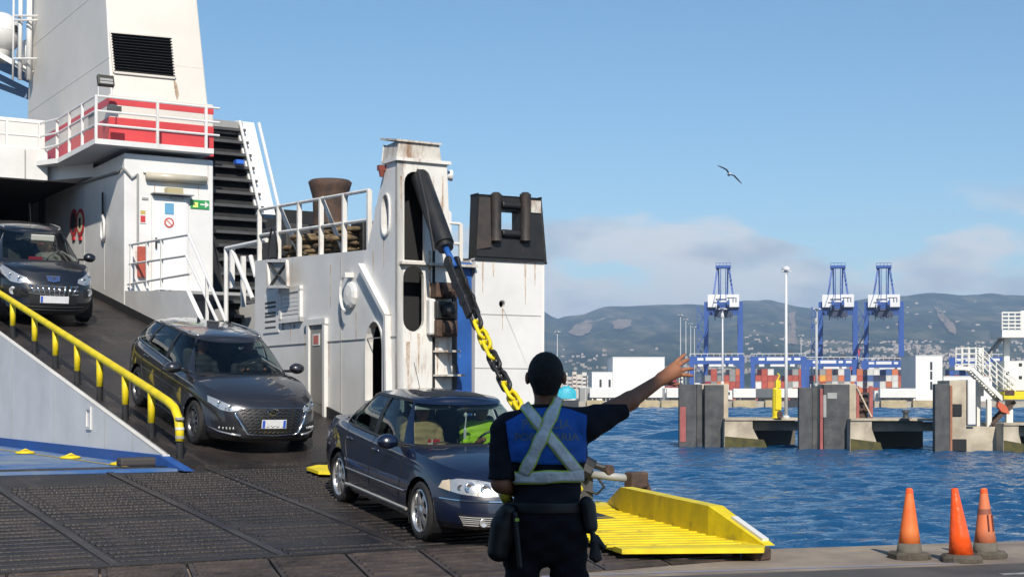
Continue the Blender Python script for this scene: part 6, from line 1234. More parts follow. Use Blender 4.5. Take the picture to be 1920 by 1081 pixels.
# --- dark grey estate
def fit_estate(root, bo, K):
    hF, hS, pt, sl = K['hitF'], K['hitS'], K['patch'], K['slab']
    lamp(root, K, [(.52, .70), (.62, .735), (.72, .77), (.80, .79)], [(.49, .665), (.58, .63), (.70, .64), (.81, .71)], 'headlight', bulbs=((.58, .685, .045, M_CHROME), (.70, .715, .045, M_CHROME), (.64, .665, .015, M_DGREY)))
    tp = [(-.50, .655), (-.40, .685), (0, .70), (.40, .685), (.50, .655)]; bt = [(-.36, .345), (-.3, .33), (0, .325), (.3, .33), (.36, .345)]
    hexo = [(-.54, .61), (-.47, .685), (0, .70), (.47, .685), (.54, .61), (.38, .34), (0, .325), (-.38, .34)]
    m = sl(pt(tp, bt, hF, .006, 16, 8), .01, (1, 0, 0)); g = m.build('grille', M_TRIM, root, smooth=True)
    for k in range(8):
        z = .665 - k * .042; w_ = .47 - k * .016; n_ = 22; m = MB(); m.tube([hF(y, z + (.011 if i % 2 else -.011), .014) for i, y in enumerate(np.linspace(-w_, w_, n_))], .006, 5); m.build('grille_wave', mat('grille_chrome', (.35, .35, .36), .2, metal=1.0), g)
    pts = []
    for a, b in zip(hexo, hexo[1:] + hexo[:1]): pts += [(a[0] + (b[0] - a[0]) * i / 6, a[1] + (b[1] - a[1]) * i / 6) for i in range(6)]
    m = MB(); m.tube([hF(*p, .008) for p in pts], .009, 6, closed=True); m.build('grille_surround', MATS['grille_chrome'], g, smooth=True)
    for sg in (1, -1): m = MB(); m.tube([hF(sg * y, z, .012) for y, z in ((.50, .645), (.54, .61), (.49, .52), (.43, .42), (.38, .345), (.30, .33))], [.006, .013, .016, .018, .016, .008], 6); m.build('grille_blade', M_CHROME, g, smooth=True)
    q = hF(0, .645, .022); e = [V((.004, .085 * math.cos(a), .042 * math.sin(a))) for a in [2 * math.pi * j / 24 for j in range(24)]]; m = MB(); m.tube([q + p for p in e], .008, 6, closed=True); bg_ = m.build('badge', M_CHROME, g)
    m = MB(); m.bar(q + V((.006, .03, -.03)), q + V((.006, .045, .03)), .014, .006, (1, 0, 0)); m.bar(q + V((.006, -.045, -.03)), q + V((.006, -.03, .03)), .014, .006, (1, 0, 0)); m.bar(q + V((.006, .035, -.006)), q + V((.006, -.035, .006)), .012, .006, (1, 0, 0)); m.build('badge_mark', M_CHROME, bg_)
    for sg in (1, -1):
        tp, bt = [(.50, .44), (.64, .475), (.80, .47)], [(.50, .36), (.64, .345), (.78, .40)]
        if sg < 0: tp, bt = K['mir'](tp), K['mir'](bt)
        m = sl(pt(tp, bt, hF, .004, 10, 5), .008, (1, 0, 0)); vg = m.build('bumper_vent', M_TRIM, root)
        for k in range(5): q = hF(sg * (.56 + k * .038), .405 - .004 * k, .012); m = MB(); m.ell(q, (.006, .013, .02), 10, 6); m.build('day_lamp', M_REFL, vg, smooth=True)
        m = MB(); m.tube([hF(sg * y, z, .010) for y, z in ((.46, .315), (.58, .322), (.70, .335), (.80, .365))], [.018, .016, .012, .006], 6); m.build('bumper_blade', M_SILV, root, smooth=True)
        m = MB(); m.tube([(lambda p: V((p.x, p.y * sg, p.z)))(K['gpt'](c_, .05)) for c_ in range(11, 36)], .009, 6); m.build('window_trim', M_CHROME, root)
        m = MB(); zz = [hS(x, 1.445, sg, 0) for x in (0.1,)]; m.tube([(lambda p: V((p.x, p.y * sg, p.z + .02)))(K['gpt'](c_, 1.0)) for c_ in range(13, 34)], .014, 6); m.build('roof_rail', M_SILV, root, smooth=True)
        m = MB(); m.grid(pt([(-1.95, 1.0), (-2.2, .98)], [(-2.0, .80), (-2.25, .78)], K['SF'](sg), .008, 6, 5)); m.build('tail_light', M_RLAMP, root, smooth=True)
        m = MB(); m.tube([hS(x, .68 + .09 * (x + .4) * -.25, sg, .0) for x in np.linspace(-1.2, 1.0, 16)], .006, 4); m.build('body_crease', K['P'], root, smooth=True)
        m = MB(); m.tube([hS(x, .24, sg, .004) for x in np.linspace(-1.0, .98, 16)], .02, 6); m.build('sill_strip', M_TRIM, root)
    m = sl(pt([(-.6, .29), (0, .30), (.6, .29)], [(-.55, .235), (0, .235), (.55, .235)], hF, .004, 10, 3), .006, (1, 0, 0)); m.build('lower_intake', M_TRIM, root)
    q = K['hitT'](-1.15, 0, 0); m = MB(); m.prism([q + V((.09, -.012, -.01)), q + V((-.06, -.012, -.01)), q + V((-.065, -.012, .045)), q + V((-.045, -.012, .05))], (0, .024, 0)); m.build('aerial_fin', M_TRIM, root)
    plate(root, K, .36, .11, .49, 'both')
    for sg in (-1, 1): m = MB(); m.tube([K['hitT'](1.16 - .10 * (y / .5) ** 2, y, .012) for y in (np.linspace(-.6, -.08, 6) if sg < 0 else np.linspace(.0, .5, 6))], .01, 5); m.build('wiper', M_TRIM, root)
estate = dict(paint=paint('graphite_paint', (.035, .035, .042), .55), W=1.815, xF=2.335, xR=-2.44, wb=2.77, rw=.325, arch=.375, tw=.21, rim=.225, spokes=10, sw=(.018, .022), rimm=mat('dark_alloy', (.16, .16, .17), .35, metal=.8), nF=6.5,
    shoulder=[(-2.44, 1.0), (-2.2, 1.03), (-1.4, 1.02), (-.6, .985), (.2, .95), (.8, .93), (1.2, .925), (1.6, .89), (1.95, .83), (2.15, .78), (2.335, .725)],
    bottom=[(-2.44, .34), (-1.9, .25), (-1, .19), (1, .19), (1.9, .2), (2.335, .21)], crown=[(-2.44, .02), (-1.8, .03), (0, .04), (1.1, .075), (1.8, .06), (2.335, .02)],
    cab=dict(base=(1.26, -2.30, .835, 5.5, 2.3), roof=(.45, -1.95, .60, 6.0, 2.4), rc=.045, zbase=[(-2.3, 1.06), (-1.4, 1.035), (-.6, 1.0), (.4, .955), (.9, .945), (1.26, .97)], zroof=[(-1.95, 1.345), (-1.2, 1.40), (-.3, 1.43), (.2, 1.42), (.45, 1.395)],
        keys=[('f', 0, 0, 10, 'windscreen'), ('f', .72, .52, 3, None), ('s', .70, .28, 9, 'glass_front'), ('s', -.12, -.16, 1, 'pillar'), ('s', -.22, -.24, 8, 'glass_rear'), ('s', -1.08, -1.0, 1, 'pillar'), ('s', -1.18, -1.08, 6, 'glass_quarter'), ('s', -1.85, -1.6, 4, None), ('r', .64, .5, 8, 'rear_window'), ('r', 0, 0, 0)]),
    seats=(.12, -.78), seams=[[(.86, .93), (.90, .62), (.84, .28), (-.06, .27), (-.16, .33), (-.17, .98)], [(-.17, .33), (-.98, .28), (-1.06, .55), (-1.2, .72), (-1.26, 1.02)]], handles=((-.02, .85), (-1.02, .89)), mirror=(.70, .97, .99), fit=fit_estate, glass=M_CGL, sglass=M_CGL)
c2_ = car(estate, 'estate_car', 'dark grey estate car with hexagonal grille coming down the ramp')
def on_r(p, t): return W3(V((p, t, rz(t) + .022)))
set_car(c2_, on_r(7.33, 21.2), on_r(7.33, 21.2 + 2.77 * math.cos(math.atan(.2))), .80)

# --- black people carrier
def fit_mpv(root, bo, K):
    hF, hS, pt, sl = K['hitF'], K['hitS'], K['patch'], K['slab']
    lamp(root, K, [(.48, .86), (.60, .90), (.72, .96), (.84, 1.03)], [(.46, .80), (.60, .76), (.74, .77), (.85, .88)], 'headlight', bulbs=((.60, .83, .055, M_CHROME), (.73, .87, .05, M_CHROME)))
    m = sl(pt([(-.50, .76), (0, .765), (.50, .76)], [(-.42, .42), (0, .41), (.42, .42)], hF, .006, 14, 8), .01, (1, 0, 0)); g = m.build('grille', M_TRIM, root, smooth=True)
    for k in range(9): y = -.44 + k * .11; m = MB(); m.tube([hF(y * (1 - .12 * j), .75 - j * .085, .02) for j in range(3)], [.017, .013, .008], 6); m.build('grille_tooth', M_CHROME, g, smooth=True)
    for z in (.735, .665, .60): m = MB(); m.tube([hF(y, z, .012) for y in np.linspace(-.46, .46, 12)], .009, 5); m.build('grille_bar', M_CHROME, g)
    for z in (.38, .33): m = MB(); m.tube([hF(y, z, .008) for y in np.linspace(-.6, .6, 12)], .02, 6); m.build('skid_bar', M_TRIM, root)
    sh = [(-.13, .905), (.13, .905), (.10, .82), (.0, .80), (-.10, .82)]; q = [hF(*p, .012) for p in sh]; m = MB(); m.prism(q, (.006, 0, 0)); em = m.build('badge_shield', mat('badge_blue', (.05, .09, .22), .3, metal=.4), root); m = MB(); m.tube([p + V((.006, 0, 0)) for p in q], .006, 5, closed=True); m.build('badge_rim', M_CHROME, em)
    c_ = hF(0, .855, .024); m = MB()
    for a, b in (((-.03, .03), (.02, .03)), ((.02, .03), (.025, .005)), ((-.02, .03), (-.01, -.005)), ((-.01, -.005), (-.03, -.035)), ((-.005, 0), (.015, -.035)), ((.0, .01), (.04, .0))): m.bar(c_ + V((0, a[0], a[1])), c_ + V((0, b[0], b[1])), .01, .006, (1, 0, 0))
    m.build('badge_mark', M_CHROME, em)
    for sg in (1, -1):
        q = hF(sg * .71, .62, .006); m = MB(); m.lathe([(.07, -.02), (.07, .01), (.055, .008), (0, -.01)], q, (.95, sg * .3, 0), 18); m.build('fog_lamp', M_REFL, root, smooth=True)
        m = sl(pt([(sg * .58, .70), (sg * .84, .70)], [(sg * .60, .53), (sg * .82, .53)], hF, .003, 6, 4), .004, (1, 0, 0)); m.build('fog_surround', M_TRIM, root)
        m = MB(); m.tube([(lambda p: V((p.x, p.y * sg, p.z + .02)))(K['gpt'](c_2, 1.0)) for c_2 in range(14, 30)], .014, 6); m.build('roof_rail', M_SILV, root, smooth=True)
        m = MB(); m.grid(pt([(-1.85, 1.15), (-2.0, 1.13)], [(-1.9, .85), (-2.03, .83)], K['SF'](sg), .008, 6, 5)); m.build('tail_light', M_RLAMP, root, smooth=True)
        m = MB(); m.tube([hS(x, .3, sg, .006) for x in np.linspace(-.95, .95, 14)], .03, 6); m.build('sill_cladding', M_TRIM, root)
    m = MB(); q = K['hitT'](.1, 0, 0); m.tube([q, q + V((-.2, 0, .4))], .006, 5); m.build('aerial', M_TRIM, root)
    plate(root, K, .52, .11, .515)
    m = MB(); m.box(K['bx0'] - .28, K['bx0'] - .22, -.28, -.02, K['zf'] + .01, K['zf'] + .10); m.build('red_card', mat('card_red', (.6, .03, .05), .5), root)
    m = MB(); m.obox((K['bx0'] - .80, .1, 1.46), ((.97, 0, -.25), (0, 1, 0), (.25, 0, .97)), (.02, .22, .05)); m.build('inner_mirror', mat('mirror_pale', (.55, .56, .5), .4), root)
mpv = dict(paint=paint('black_car_paint', (.008, .009, .013), .2), W=1.837, xF=2.236, xR=-2.13, wb=2.613, rw=.335, arch=.39, tw=.21, rim=.225, spokes=6, sw=(.03, .04), nF=6.0,
    shoulder=[(-2.13, 1.1), (-1.6, 1.12), (-.6, 1.08), (.3, 1.05), (.9, 1.045), (1.3, 1.05), (1.7, 1.02), (1.98, .96), (2.12, .90), (2.236, .82)],
    bottom=[(-2.13, .36), (-1.7, .28), (-1, .23), (1, .23), (1.8, .25), (2.236, .26)], crown=[(-2.13, .02), (0, .04), (1.1, .06), (1.8, .05), (2.236, .02)],
    fv=[(0, -.12), (.12, -.03), (.3, 0), (.55, -.01), (.8, -.07), (1, -.22)],
    cab=dict(base=(1.48, -2.02, .85, 5.0, 2.3), roof=(.36, -1.7, .62, 6.0, 2.4), rc=.05, hr=.12, zbase=[(-2.02, 1.16), (-.6, 1.10), (.4, 1.07), (1.0, 1.06), (1.48, 1.09)], zroof=[(-1.7, 1.50), (-.8, 1.575), (-.1, 1.585), (.36, 1.54)],
        keys=[('f', 0, 0, 10, 'windscreen'), ('f', .73, .53, 3, None), ('s', .80, .20, 9, 'glass_front'), ('s', -.12, -.18, 1, 'pillar'), ('s', -.22, -.26, 8, 'glass_rear'), ('s', -1.05, -1.0, 2, 'pillar'), ('s', -1.2, -1.1, 4, 'glass_quarter'), ('s', -1.55, -1.4, 4, None), ('r', .65, .5, 8, 'rear_window'), ('r', 0, 0, 0)]),
    seats=(.05, -.8), seams=[[(.9, 1.03), (.92, .65), (.86, .32), (-.06, .31), (-.18, .38), (-.18, 1.08)]], handles=((-.04, .95), (-1.0, .98)), mirror=(.80, 1.10, 1.02), fit=fit_mpv, glass=M_CGL, sglass=M_CGLD)
c3_ = car(mpv, 'people_carrier', 'black people carrier at the top of the ramp with a toothed chrome grille')
set_car(c3_, on_r(7.05, 32.9), on_r(7.05, 32.9 + 2.613 * math.cos(math.atan(.2))), .82); c3_.scale = (1.1, 1.1, 1.18)
# ------------------------------------------------------------------ people (smoothly blended volumes turned into one surface)
class SDF:
    def __init__(s, lo, hi, h):
        s.lo = np.array(lo, np.float32); s.h = h; s.n = np.ceil((np.array(hi) - np.array(lo)) / h).astype(int) + 1
        s.d = np.full(s.n, 1.0, np.float32)
    def _sub(s, lo, hi):
        a = np.clip(((np.array(lo) - s.lo) / s.h).astype(int), 0, s.n - 1); b = np.clip(((np.array(hi) - s.lo) / s.h).astype(int) + 2, 1, s.n)
        ax = [s.lo[i] + np.arange(a[i], b[i], dtype=np.float32) * s.h for i in range(3)]
        return tuple(slice(a[i], b[i]) for i in range(3)), np.meshgrid(*ax, indexing='ij')
    def _mix(s, sl, q, k):
        o = s.d[sl]; hh = np.maximum(k - np.abs(o - q), 0) / k; s.d[sl] = np.minimum(o, q) - hh * hh * k * .25
    def cap(s, a, b, r0, r1, k=.03, flat=None):
        a, b = np.array(a, np.float32), np.array(b, np.float32); mg = max(r0, r1) + k + .03
        sl, (X, Y, Z) = s._sub(np.minimum(a, b) - mg, np.maximum(a, b) + mg); d = b - a; L2 = max(1e-9, float(d @ d))
        t = np.clip(((X - a[0]) * d[0] + (Y - a[1]) * d[1] + (Z - a[2]) * d[2]) / L2, 0, 1)
        q = np.sqrt((X - a[0] - d[0] * t) ** 2 + (Y - a[1] - d[1] * t) ** 2 + (Z - a[2] - d[2] * t) ** 2) - (r0 + (r1 - r0) * t); s._mix(sl, q, k)
    def ell(s, c, r, k=.03):
        c, r = np.array(c, np.float32), np.array(r, np.float32); mg = k + .03; sl, (X, Y, Z) = s._sub(c - r - mg, c + r + mg)
        k0 = np.sqrt(((X - c[0]) / r[0]) ** 2 + ((Y - c[1]) / r[1]) ** 2 + ((Z - c[2]) / r[2]) ** 2); k1 = np.sqrt(((X - c[0]) / r[0] ** 2) ** 2 + ((Y - c[1]) / r[1] ** 2) ** 2 + ((Z - c[2]) / r[2] ** 2) ** 2)
        s._mix(sl, k0 * (k0 - 1) / np.maximum(k1, 1e-6), k)
    def clip(s, f):
        sl, (X, Y, Z) = s._sub(s.lo, s.lo + s.n * s.h); s.d = np.maximum(s.d, f(X, Y, Z).astype(np.float32))
    def wob(s, f):
        sl, (X, Y, Z) = s._sub(s.lo, s.lo + s.n * s.h); s.d = s.d + f(X, Y, Z).astype(np.float32)
    def mesh(s, name, m):
        d = s.d; d[0] = d[-1] = 1; d[:, 0] = d[:, -1] = 1; d[:, :, 0] = d[:, :, -1] = 1
        ins = d < 0; cell = np.zeros(np.array(d.shape) - 1, np.uint8)
        co = [(i, j, k) for i in (0, 1) for j in (0, 1) for k in (0, 1)]; sh = cell.shape
        sub = lambda A, c: A[c[0]:c[0] + sh[0], c[1]:c[1] + sh[1], c[2]:c[2] + sh[2]]
        for c in co: cell += sub(ins, c)
        idx = np.argwhere((cell > 0) & (cell < 8)); vid = np.full(sh, -1, np.int32); vid[tuple(idx.T)] = np.arange(len(idx))
        pos = np.zeros((len(idx), 3)); cnt = np.zeros(len(idx)); val = {c: d[idx[:, 0] + c[0], idx[:, 1] + c[1], idx[:, 2] + c[2]] for c in co}
        for a in co:
            for ax in range(3):
                if a[ax]: continue
                b = list(a); b[ax] = 1; b = tuple(b); va, vb = val[a], val[b]; cr = (va < 0) != (vb < 0); t = np.where(cr, va / np.where(cr, va - vb, 1), 0)
                p = np.tile(np.array(a, float), (len(idx), 1)); p[:, ax] += t; pos += p * cr[:, None]; cnt += cr
        P = s.lo + (idx + pos / cnt[:, None]) * s.h; fs = []
        for ax in range(3):
            u, v = [(1, 2), (2, 0), (0, 1)][ax]; A = [slice(None)] * 3; B = [slice(None)] * 3; A[ax] = slice(0, -1); B[ax] = slice(1, None)
            ch = np.argwhere(ins[tuple(A)] != ins[tuple(B)]); ok = (ch[:, u] > 0) & (ch[:, v] > 0) & (ch[:, u] < d.shape[u] - 1) & (ch[:, v] < d.shape[v] - 1); ch = ch[ok]
            flip = ins[tuple(ch.T)]; q = []
            for du, dv_ in ((-1, -1), (0, -1), (0, 0), (-1, 0)): c = ch.copy(); c[:, u] += du; c[:, v] += dv_; q.append(vid[tuple(c.T)])
            q = np.stack(q, 1); q[~flip] = q[~flip][:, ::-1]; fs.append(q)
        q = np.concatenate(fs); me = bpy.data.meshes.new(name); me.vertices.add(len(P)); me.vertices.foreach_set('co', P.astype(np.float32).ravel())
        me.loops.add(q.size); me.loops.foreach_set('vertex_index', q.ravel().astype(np.int32)); me.polygons.add(len(q)); me.polygons.foreach_set('loop_start', np.arange(0, q.size, 4, dtype=np.int32)); me.polygons.foreach_set('loop_total', np.full(len(q), 4, dtype=np.int32))
        me.update(); me.validate(); me.polygons.foreach_set('use_smooth', np.full(len(me.polygons), True)); me.materials.append(m); return me
    def build(s, name, m, parent=None): return place(s.mesh(name, m), name, parent)
M_SKIN = mat('skin', (.30, .125, .065), .55, var=.12, vs=12); M_HAIR = mat('hair_black', (.032, .025, .02), .7, bump=1.0, bs=160, spec=.4, var=.5, vs=90)
M_CLOTH = mat('uniform_black', (.014, .015, .022), .85, bump=.3, bs=120, spec=.2); M_TROU = mat('trouser_black', (.011, .011, .014), .85, bump=.3, bs=120, spec=.2)
M_VEST = mat('vest_blue', (.010, .12, .52), .65, var=.2, vs=8, bump=.35, bs=25); M_REFT = mat('reflective_grey', (.85, .85, .82), .38, col2=(.62, .63, .61), vs=18, bump=.5, bs=30); M_LIME = mat('lime_edge', (.50, .68, .10), .5)
M_LEATH = mat('belt_leather', (.012, .012, .012), .5, var=.3, vs=20)
off = empty('person', (.17, 7.5, 0), 'police officer seen from behind in blue vest and reflective straps, right arm pointing', 'person')
SL, EL, WL = (-.195, .0, 1.43), (-.225, -.05, 1.165), (-.09, .13, 1.10)
SR_, ER, WR = (.205, .0, 1.455), (.43, .12, 1.575), (.612, .28, 1.69)
def torso(S, g=0.0, k=.05):
    S.ell((0, .0, 1.33), (.195 + g, .12 + g, .21 + g), k); S.ell((0, .005, 1.12), (.158 + g, .108 + g, .2 + g), k); S.ell((0, .0, .97), (.174 + g, .124 + g, .15 + g), k)
    S.cap((-.15, 0, 1.445), (.16, 0, 1.46), .07 + g, .07 + g, k)
def arms(S, g=0.0, k=.025, part=1.0, pl=1.0):
    e = np.array(ER) - np.array(SR_); e2 = np.array(EL) - np.array(SL)
    S.cap(SR_, tuple(np.array(SR_) + e * part), .066 + g, .066 + g - .018 * part, k); S.cap(SL, tuple(np.array(SL) + e2 * pl), .066 + g, .066 + g - .018 * pl, k)
def legs(S, g=0.0, k=.03, boots=True):
    for sx in (-1, 1):
        S.cap((sx * .1, 0, .93), (sx * .135, .025, .50), .092 + g, .064 + g, k); S.cap((sx * .135, .025, .50), (sx * .125, -.01, .10), .06 + g, .042 + g, k)
S = SDF((-.42, -.3, -.03), (.92, .55, 1.87), .0062)
torso(S); arms(S); legs(S)
S.cap(ER, WR, .045, .031, .02); S.cap(EL, WL, .045, .031, .02)
for sx in (-1, 1): S.cap((sx * .125, -.03, .06), (sx * .14, .15, .04), .04, .033, .02)
S.cap((0, -.005, 1.46), (0, .012, 1.63), .062, .056, .035)
S.ell((0, .01, 1.705), (.08, .098, .105), .02); S.ell((0, .045, 1.64), (.06, .062, .065), .03); S.cap((0, .105, 1.69), (0, .122, 1.655), .012, .016, .02)
for sx in (-1, 1): S.ell((sx * .092, .0, 1.69), (.013, .022, .033), .012)
# right hand, open and pointing
wr = V(WR); kn = V((.688, .345, 1.735)); ux = (kn - wr).normalized(); uz = V((-.25, .1, .95)); uz = (uz - ux * uz.dot(ux)).normalized(); uy = ux.cross(uz)
S.cap(wr, kn, .030, .034, .02); S.cap(wr + uz * .012, kn + uz * .024, .02, .02, .015); S.cap(wr - uz * .012, kn - uz * .026, .02, .018, .015)
def fing(base, dirs, lens, r):
    p = base
    for d_, l_, r_ in zip(dirs, lens, r): q = p + d_.normalized() * l_; S.cap(p, q, r_, r_ * .9, .008); p = q
fing(kn + uz * .030, [ux * .97 + uz * .14, ux + uz * .12, ux + uz * .06], [.052, .034, .026], [.0118, .0108, .0098])
fing(kn + uz * .011, [ux + uz * .05, ux - uz * .02, ux - uz * .06], [.055, .036, .027], [.012, .011, .010])
fing(kn - uz * .010, [ux * .95 - uz * .2 + uy * .1, ux * .9 - uz * .3 + uy * .2, ux * .85 - uz * .35], [.050, .034, .026], [.0115, .0105, .0095])
fing(kn - uz * .029, [ux * .88 - uz * .42 + uy * .15, ux * .82 - uz * .5 + uy * .2, ux * .8 - uz * .5], [.042, .027, .022], [.0104, .0095, .0088])
fing(wr + ux * .03 - uz * .02 - uy * .012, [ux * .7 - uz * .6 - uy * .35, ux * .8 - uz * .5 - uy * .2, ux * .88 - uz * .35], [.042, .036, .030], [.0125, .0112, .010])
# left hand at the belt
wl_ = V(WL); S.cap(wl_, wl_ + V((.07, .03, -.02)), .028, .026, .02)
for k in range(4): b_ = wl_ + V((.075, .03 + .0, -.045 + .022 * k)); S.cap(b_, b_ + V((.04, -.012, 0)), .009, .0088, .008); S.cap(b_ + V((.04, -.012, 0)), b_ + V((.055, -.04, -.003)), .0088, .008, .008)
S.cap(wl_ + V((.03, .01, .02)), wl_ + V((.075, -.015, .035)), .0115, .0095, .01)
body_o = S.build('body', M_SKIN, off)
S = SDF((-.14, -.16, 1.5), (.14, .16, 1.87), .0055); S.ell((0, .008, 1.715), (.0905, .108, .108), .02); S.cap((0, -.03, 1.64), (0, -.04, 1.69), .062, .075, .03)
S.clip(lambda X, Y, Z: np.maximum(1.605 - Z, (Y - .055) - (Z - 1.72) * .9)); S.wob(lambda X, Y, Z: .0028 * np.sin(X * 330 + 3 * np.sin(Z * 90)) * np.sin(Y * 310 + 1) * np.sin(Z * 350)); S.build('hair', M_HAIR, off)
fold = lambda a: (lambda X, Y, Z: a * (np.sin(Z * 34 + X * 18 + 2 * np.sin(Y * 15)) * np.sin(X * 21 + Z * 9) + .6 * np.sin(Z * 71 - X * 33)))
S = SDF((-.4, -.3, .9), (.6, .3, 1.62), .008); torso(S, .016); arms(S, .018, .03, .80, .86); S.cap((0, -.005, 1.46), (0, .0, 1.545), .07, .066, .03); S.wob(fold(.0035))
e = (np.array(ER) - np.array(SR_)); e /= np.linalg.norm(e); c_ = np.array(SR_) + (np.array(ER) - np.array(SR_)) * .80
S.clip(lambda X, Y, Z: np.maximum(1.0 - Z, Z - 1.56)); S.clip(lambda X, Y, Z: (X - c_[0]) * e[0] + (Y - c_[1]) * e[1] + (Z - c_[2]) * e[2]); S.clip(lambda X, Y, Z: np.where(X < -.165, 1.185 - Z, -1.0))
shirt = S.build('shirt', M_CLOTH, off)
S = SDF((-.32, -.25, .03), (.32, .3, 1.1), .008); S.ell((0, .0, .985), (.188, .138, .16), .05); legs(S, .016, .05); S.ell((0, .0, .865), (.13, .115, .11), .05); S.wob(fold(.007)); S.clip(lambda X, Y, Z: np.maximum(Z - 1.075, .10 - Z)); S.build('trousers', M_TROU, off)
for sx in (-1, 1):
    S = SDF((sx * .13 - .12, -.15, -.005), (sx * .13 + .12, .25, .26), .007); S.cap((sx * .125, -.012, .22), (sx * .126, -.02, .08), .062, .055, .03); S.cap((sx * .126, -.05, .05), (sx * .14, .15, .042), .05, .042, .03); S.clip(lambda X, Y, Z: np.maximum(.0 - Z, Z - .21)); S.build('boot', M_LEATH, off)
sv = [v.co.copy() for v in shirt.data.vertices]; sb = BVHTree.FromPolygons(sv, [tuple(p.vertices) for p in shirt.data.polygons])
def hb_(x, z, off_):
    best = None
    for dz in (0, -.02, -.04):
        h = sb.ray_cast(V((x, -1, z + dz)), V((0, 1, 0)))
        if h[0]: best = V((x, h[0].y, z)) if dz else h[0]; n_ = h[1] if h[1].y < 0 else -h[1]; return best + n_ * off_
    return V((x, 0, z))
def hpatch(top_, bot_, off_, nu=18, nv=14, thick=.004):
    rows_ = []
    for j in range(nv + 1):
        r_ = []
        for i in range(nu + 1):
            u, v = i / nu, j / nv; a = (np.interp(u, np.linspace(0, 1, len(top_)), [p[0] for p in top_]), np.interp(u, np.linspace(0, 1, len(top_)), [p[1] for p in top_])); b = (np.interp(u, np.linspace(0, 1, len(bot_)), [p[0] for p in bot_]), np.interp(u, np.linspace(0, 1, len(bot_)), [p[1] for p in bot_]))
            r_.append(hb_(a[0] + (b[0] - a[0]) * v, a[1] + (b[1] - a[1]) * v, off_))
        rows_.append(r_)
    m = MB(); m.grid(rows_); return m
m = hpatch([(-.20, 1.47), (-.12, 1.51), (-.06, 1.535), (.06, 1.54), (.13, 1.525), (.20, 1.50)], [(-.178, 1.275), (-.09, 1.268), (0, 1.262), (.09, 1.262), (.192, 1.275)], .007, 26, 20); vest = m.build('vest', M_VEST, off, smooth=True); sd = vest.modifiers.new('t', 'SOLIDIFY'); sd.thickness = .004
def strap(a, b, w_, nm='reflective_strap', z=.013):
    a, b = V((a[0], a[1])), V((b[0], b[1])); d_ = (b - a).normalized(); n_ = V((-d_.y, d_.x))
    for ww, oo, mt, nn in ((w_ + .014, z, M_LIME, 'strap_edging'), (w_, z + .0035, M_REFT, nm)):
        m = hpatch([tuple(a - n_ * ww / 2), tuple(b - n_ * ww / 2)], [tuple(a + n_ * ww / 2), tuple(b + n_ * ww / 2)], oo, 22, 5); o = m.build(nn, mt, off, smooth=True); s_ = o.modifiers.new('t', 'SOLIDIFY'); s_.thickness = .003; s_.offset = 1
strap((-.105, 1.545), (.148, 1.225), .046); strap((.06, 1.575), (-.105, 1.215), .048, z=.019); strap((-.165, 1.195), (.172, 1.21), .05, z=.015)
for tx, z_ in (('POLICIA', 1.455), ('PORTUARIA', 1.395)):
    vs_, fs_ = text_geo(tx, .062 if len(tx) < 8 else .055, True); m = MB(); m.add([hb_(v.x * 1.05, z_ + v.y, .0125) for v in vs_], fs_); m.build('lettering', mat('letter_grey', (.10, .16, .22), .5), vest)
S = SDF((-.3, -.25, .98), (.3, .25, 1.12), .007); S.ell((0, .0, 1.05), (.198, .148, .3), .02); S.clip(lambda X, Y, Z: np.abs(Z - 1.045) - .028); S.build('belt', M_LEATH, off)
def pouch(nm, pts, r_, mt, k=.02, h=.006):
    P_ = np.array([p for a, b in pts for p in (a, b)]); S = SDF(P_.min(0) - r_ - .03, P_.max(0) + r_ + .03, h)
    for a, b in pts: S.cap(a, b, r_, r_, k)
    return S.build(nm, mt, off)
pouch('holster', [((-.215, -.05, 1.0), (-.225, -.06, .82)), ((-.235, -.09, .96), (-.25, -.09, .83)), ((-.19, -.09, 1.03), (-.2, -.07, .9))], .042, M_LEATH, .04)
pouch('radio_pouch', [((.2, -.07, 1.07), (.215, -.07, .95)), ((.215, -.04, 1.05), (.225, -.04, .95))], .034, M_LEATH)
pouch('baton', [((-.155, -.13, 1.02), (-.13, -.15, .76))], .014, M_GREY if 0 else M_LEATH)
pouch('work_glove', [((.222, -.08, .97), (.235, -.08, .88)), ((.235, -.08, .88), (.225, -.085, .80)), ((.24, -.08, .88), (.245, -.085, .785)), ((.245, -.075, .88), (.265, -.08, .795)), ((.25, -.075, .9), (.285, -.08, .85)), ((.235, -.06, .88), (.255, -.06, .80))], .013, M_LEATH, .015, .005)
m = MB(); m.box(-.155, -.135, -.152, -.14, .985, 1.0); m.build('yellow_tag', M_LIME, off)
pouch('yellow_cuff', [((-.205, .02, 1.10), (-.185, .06, 1.06))], .028, mat('cuff_yellow', (.6, .5, .03), .6))
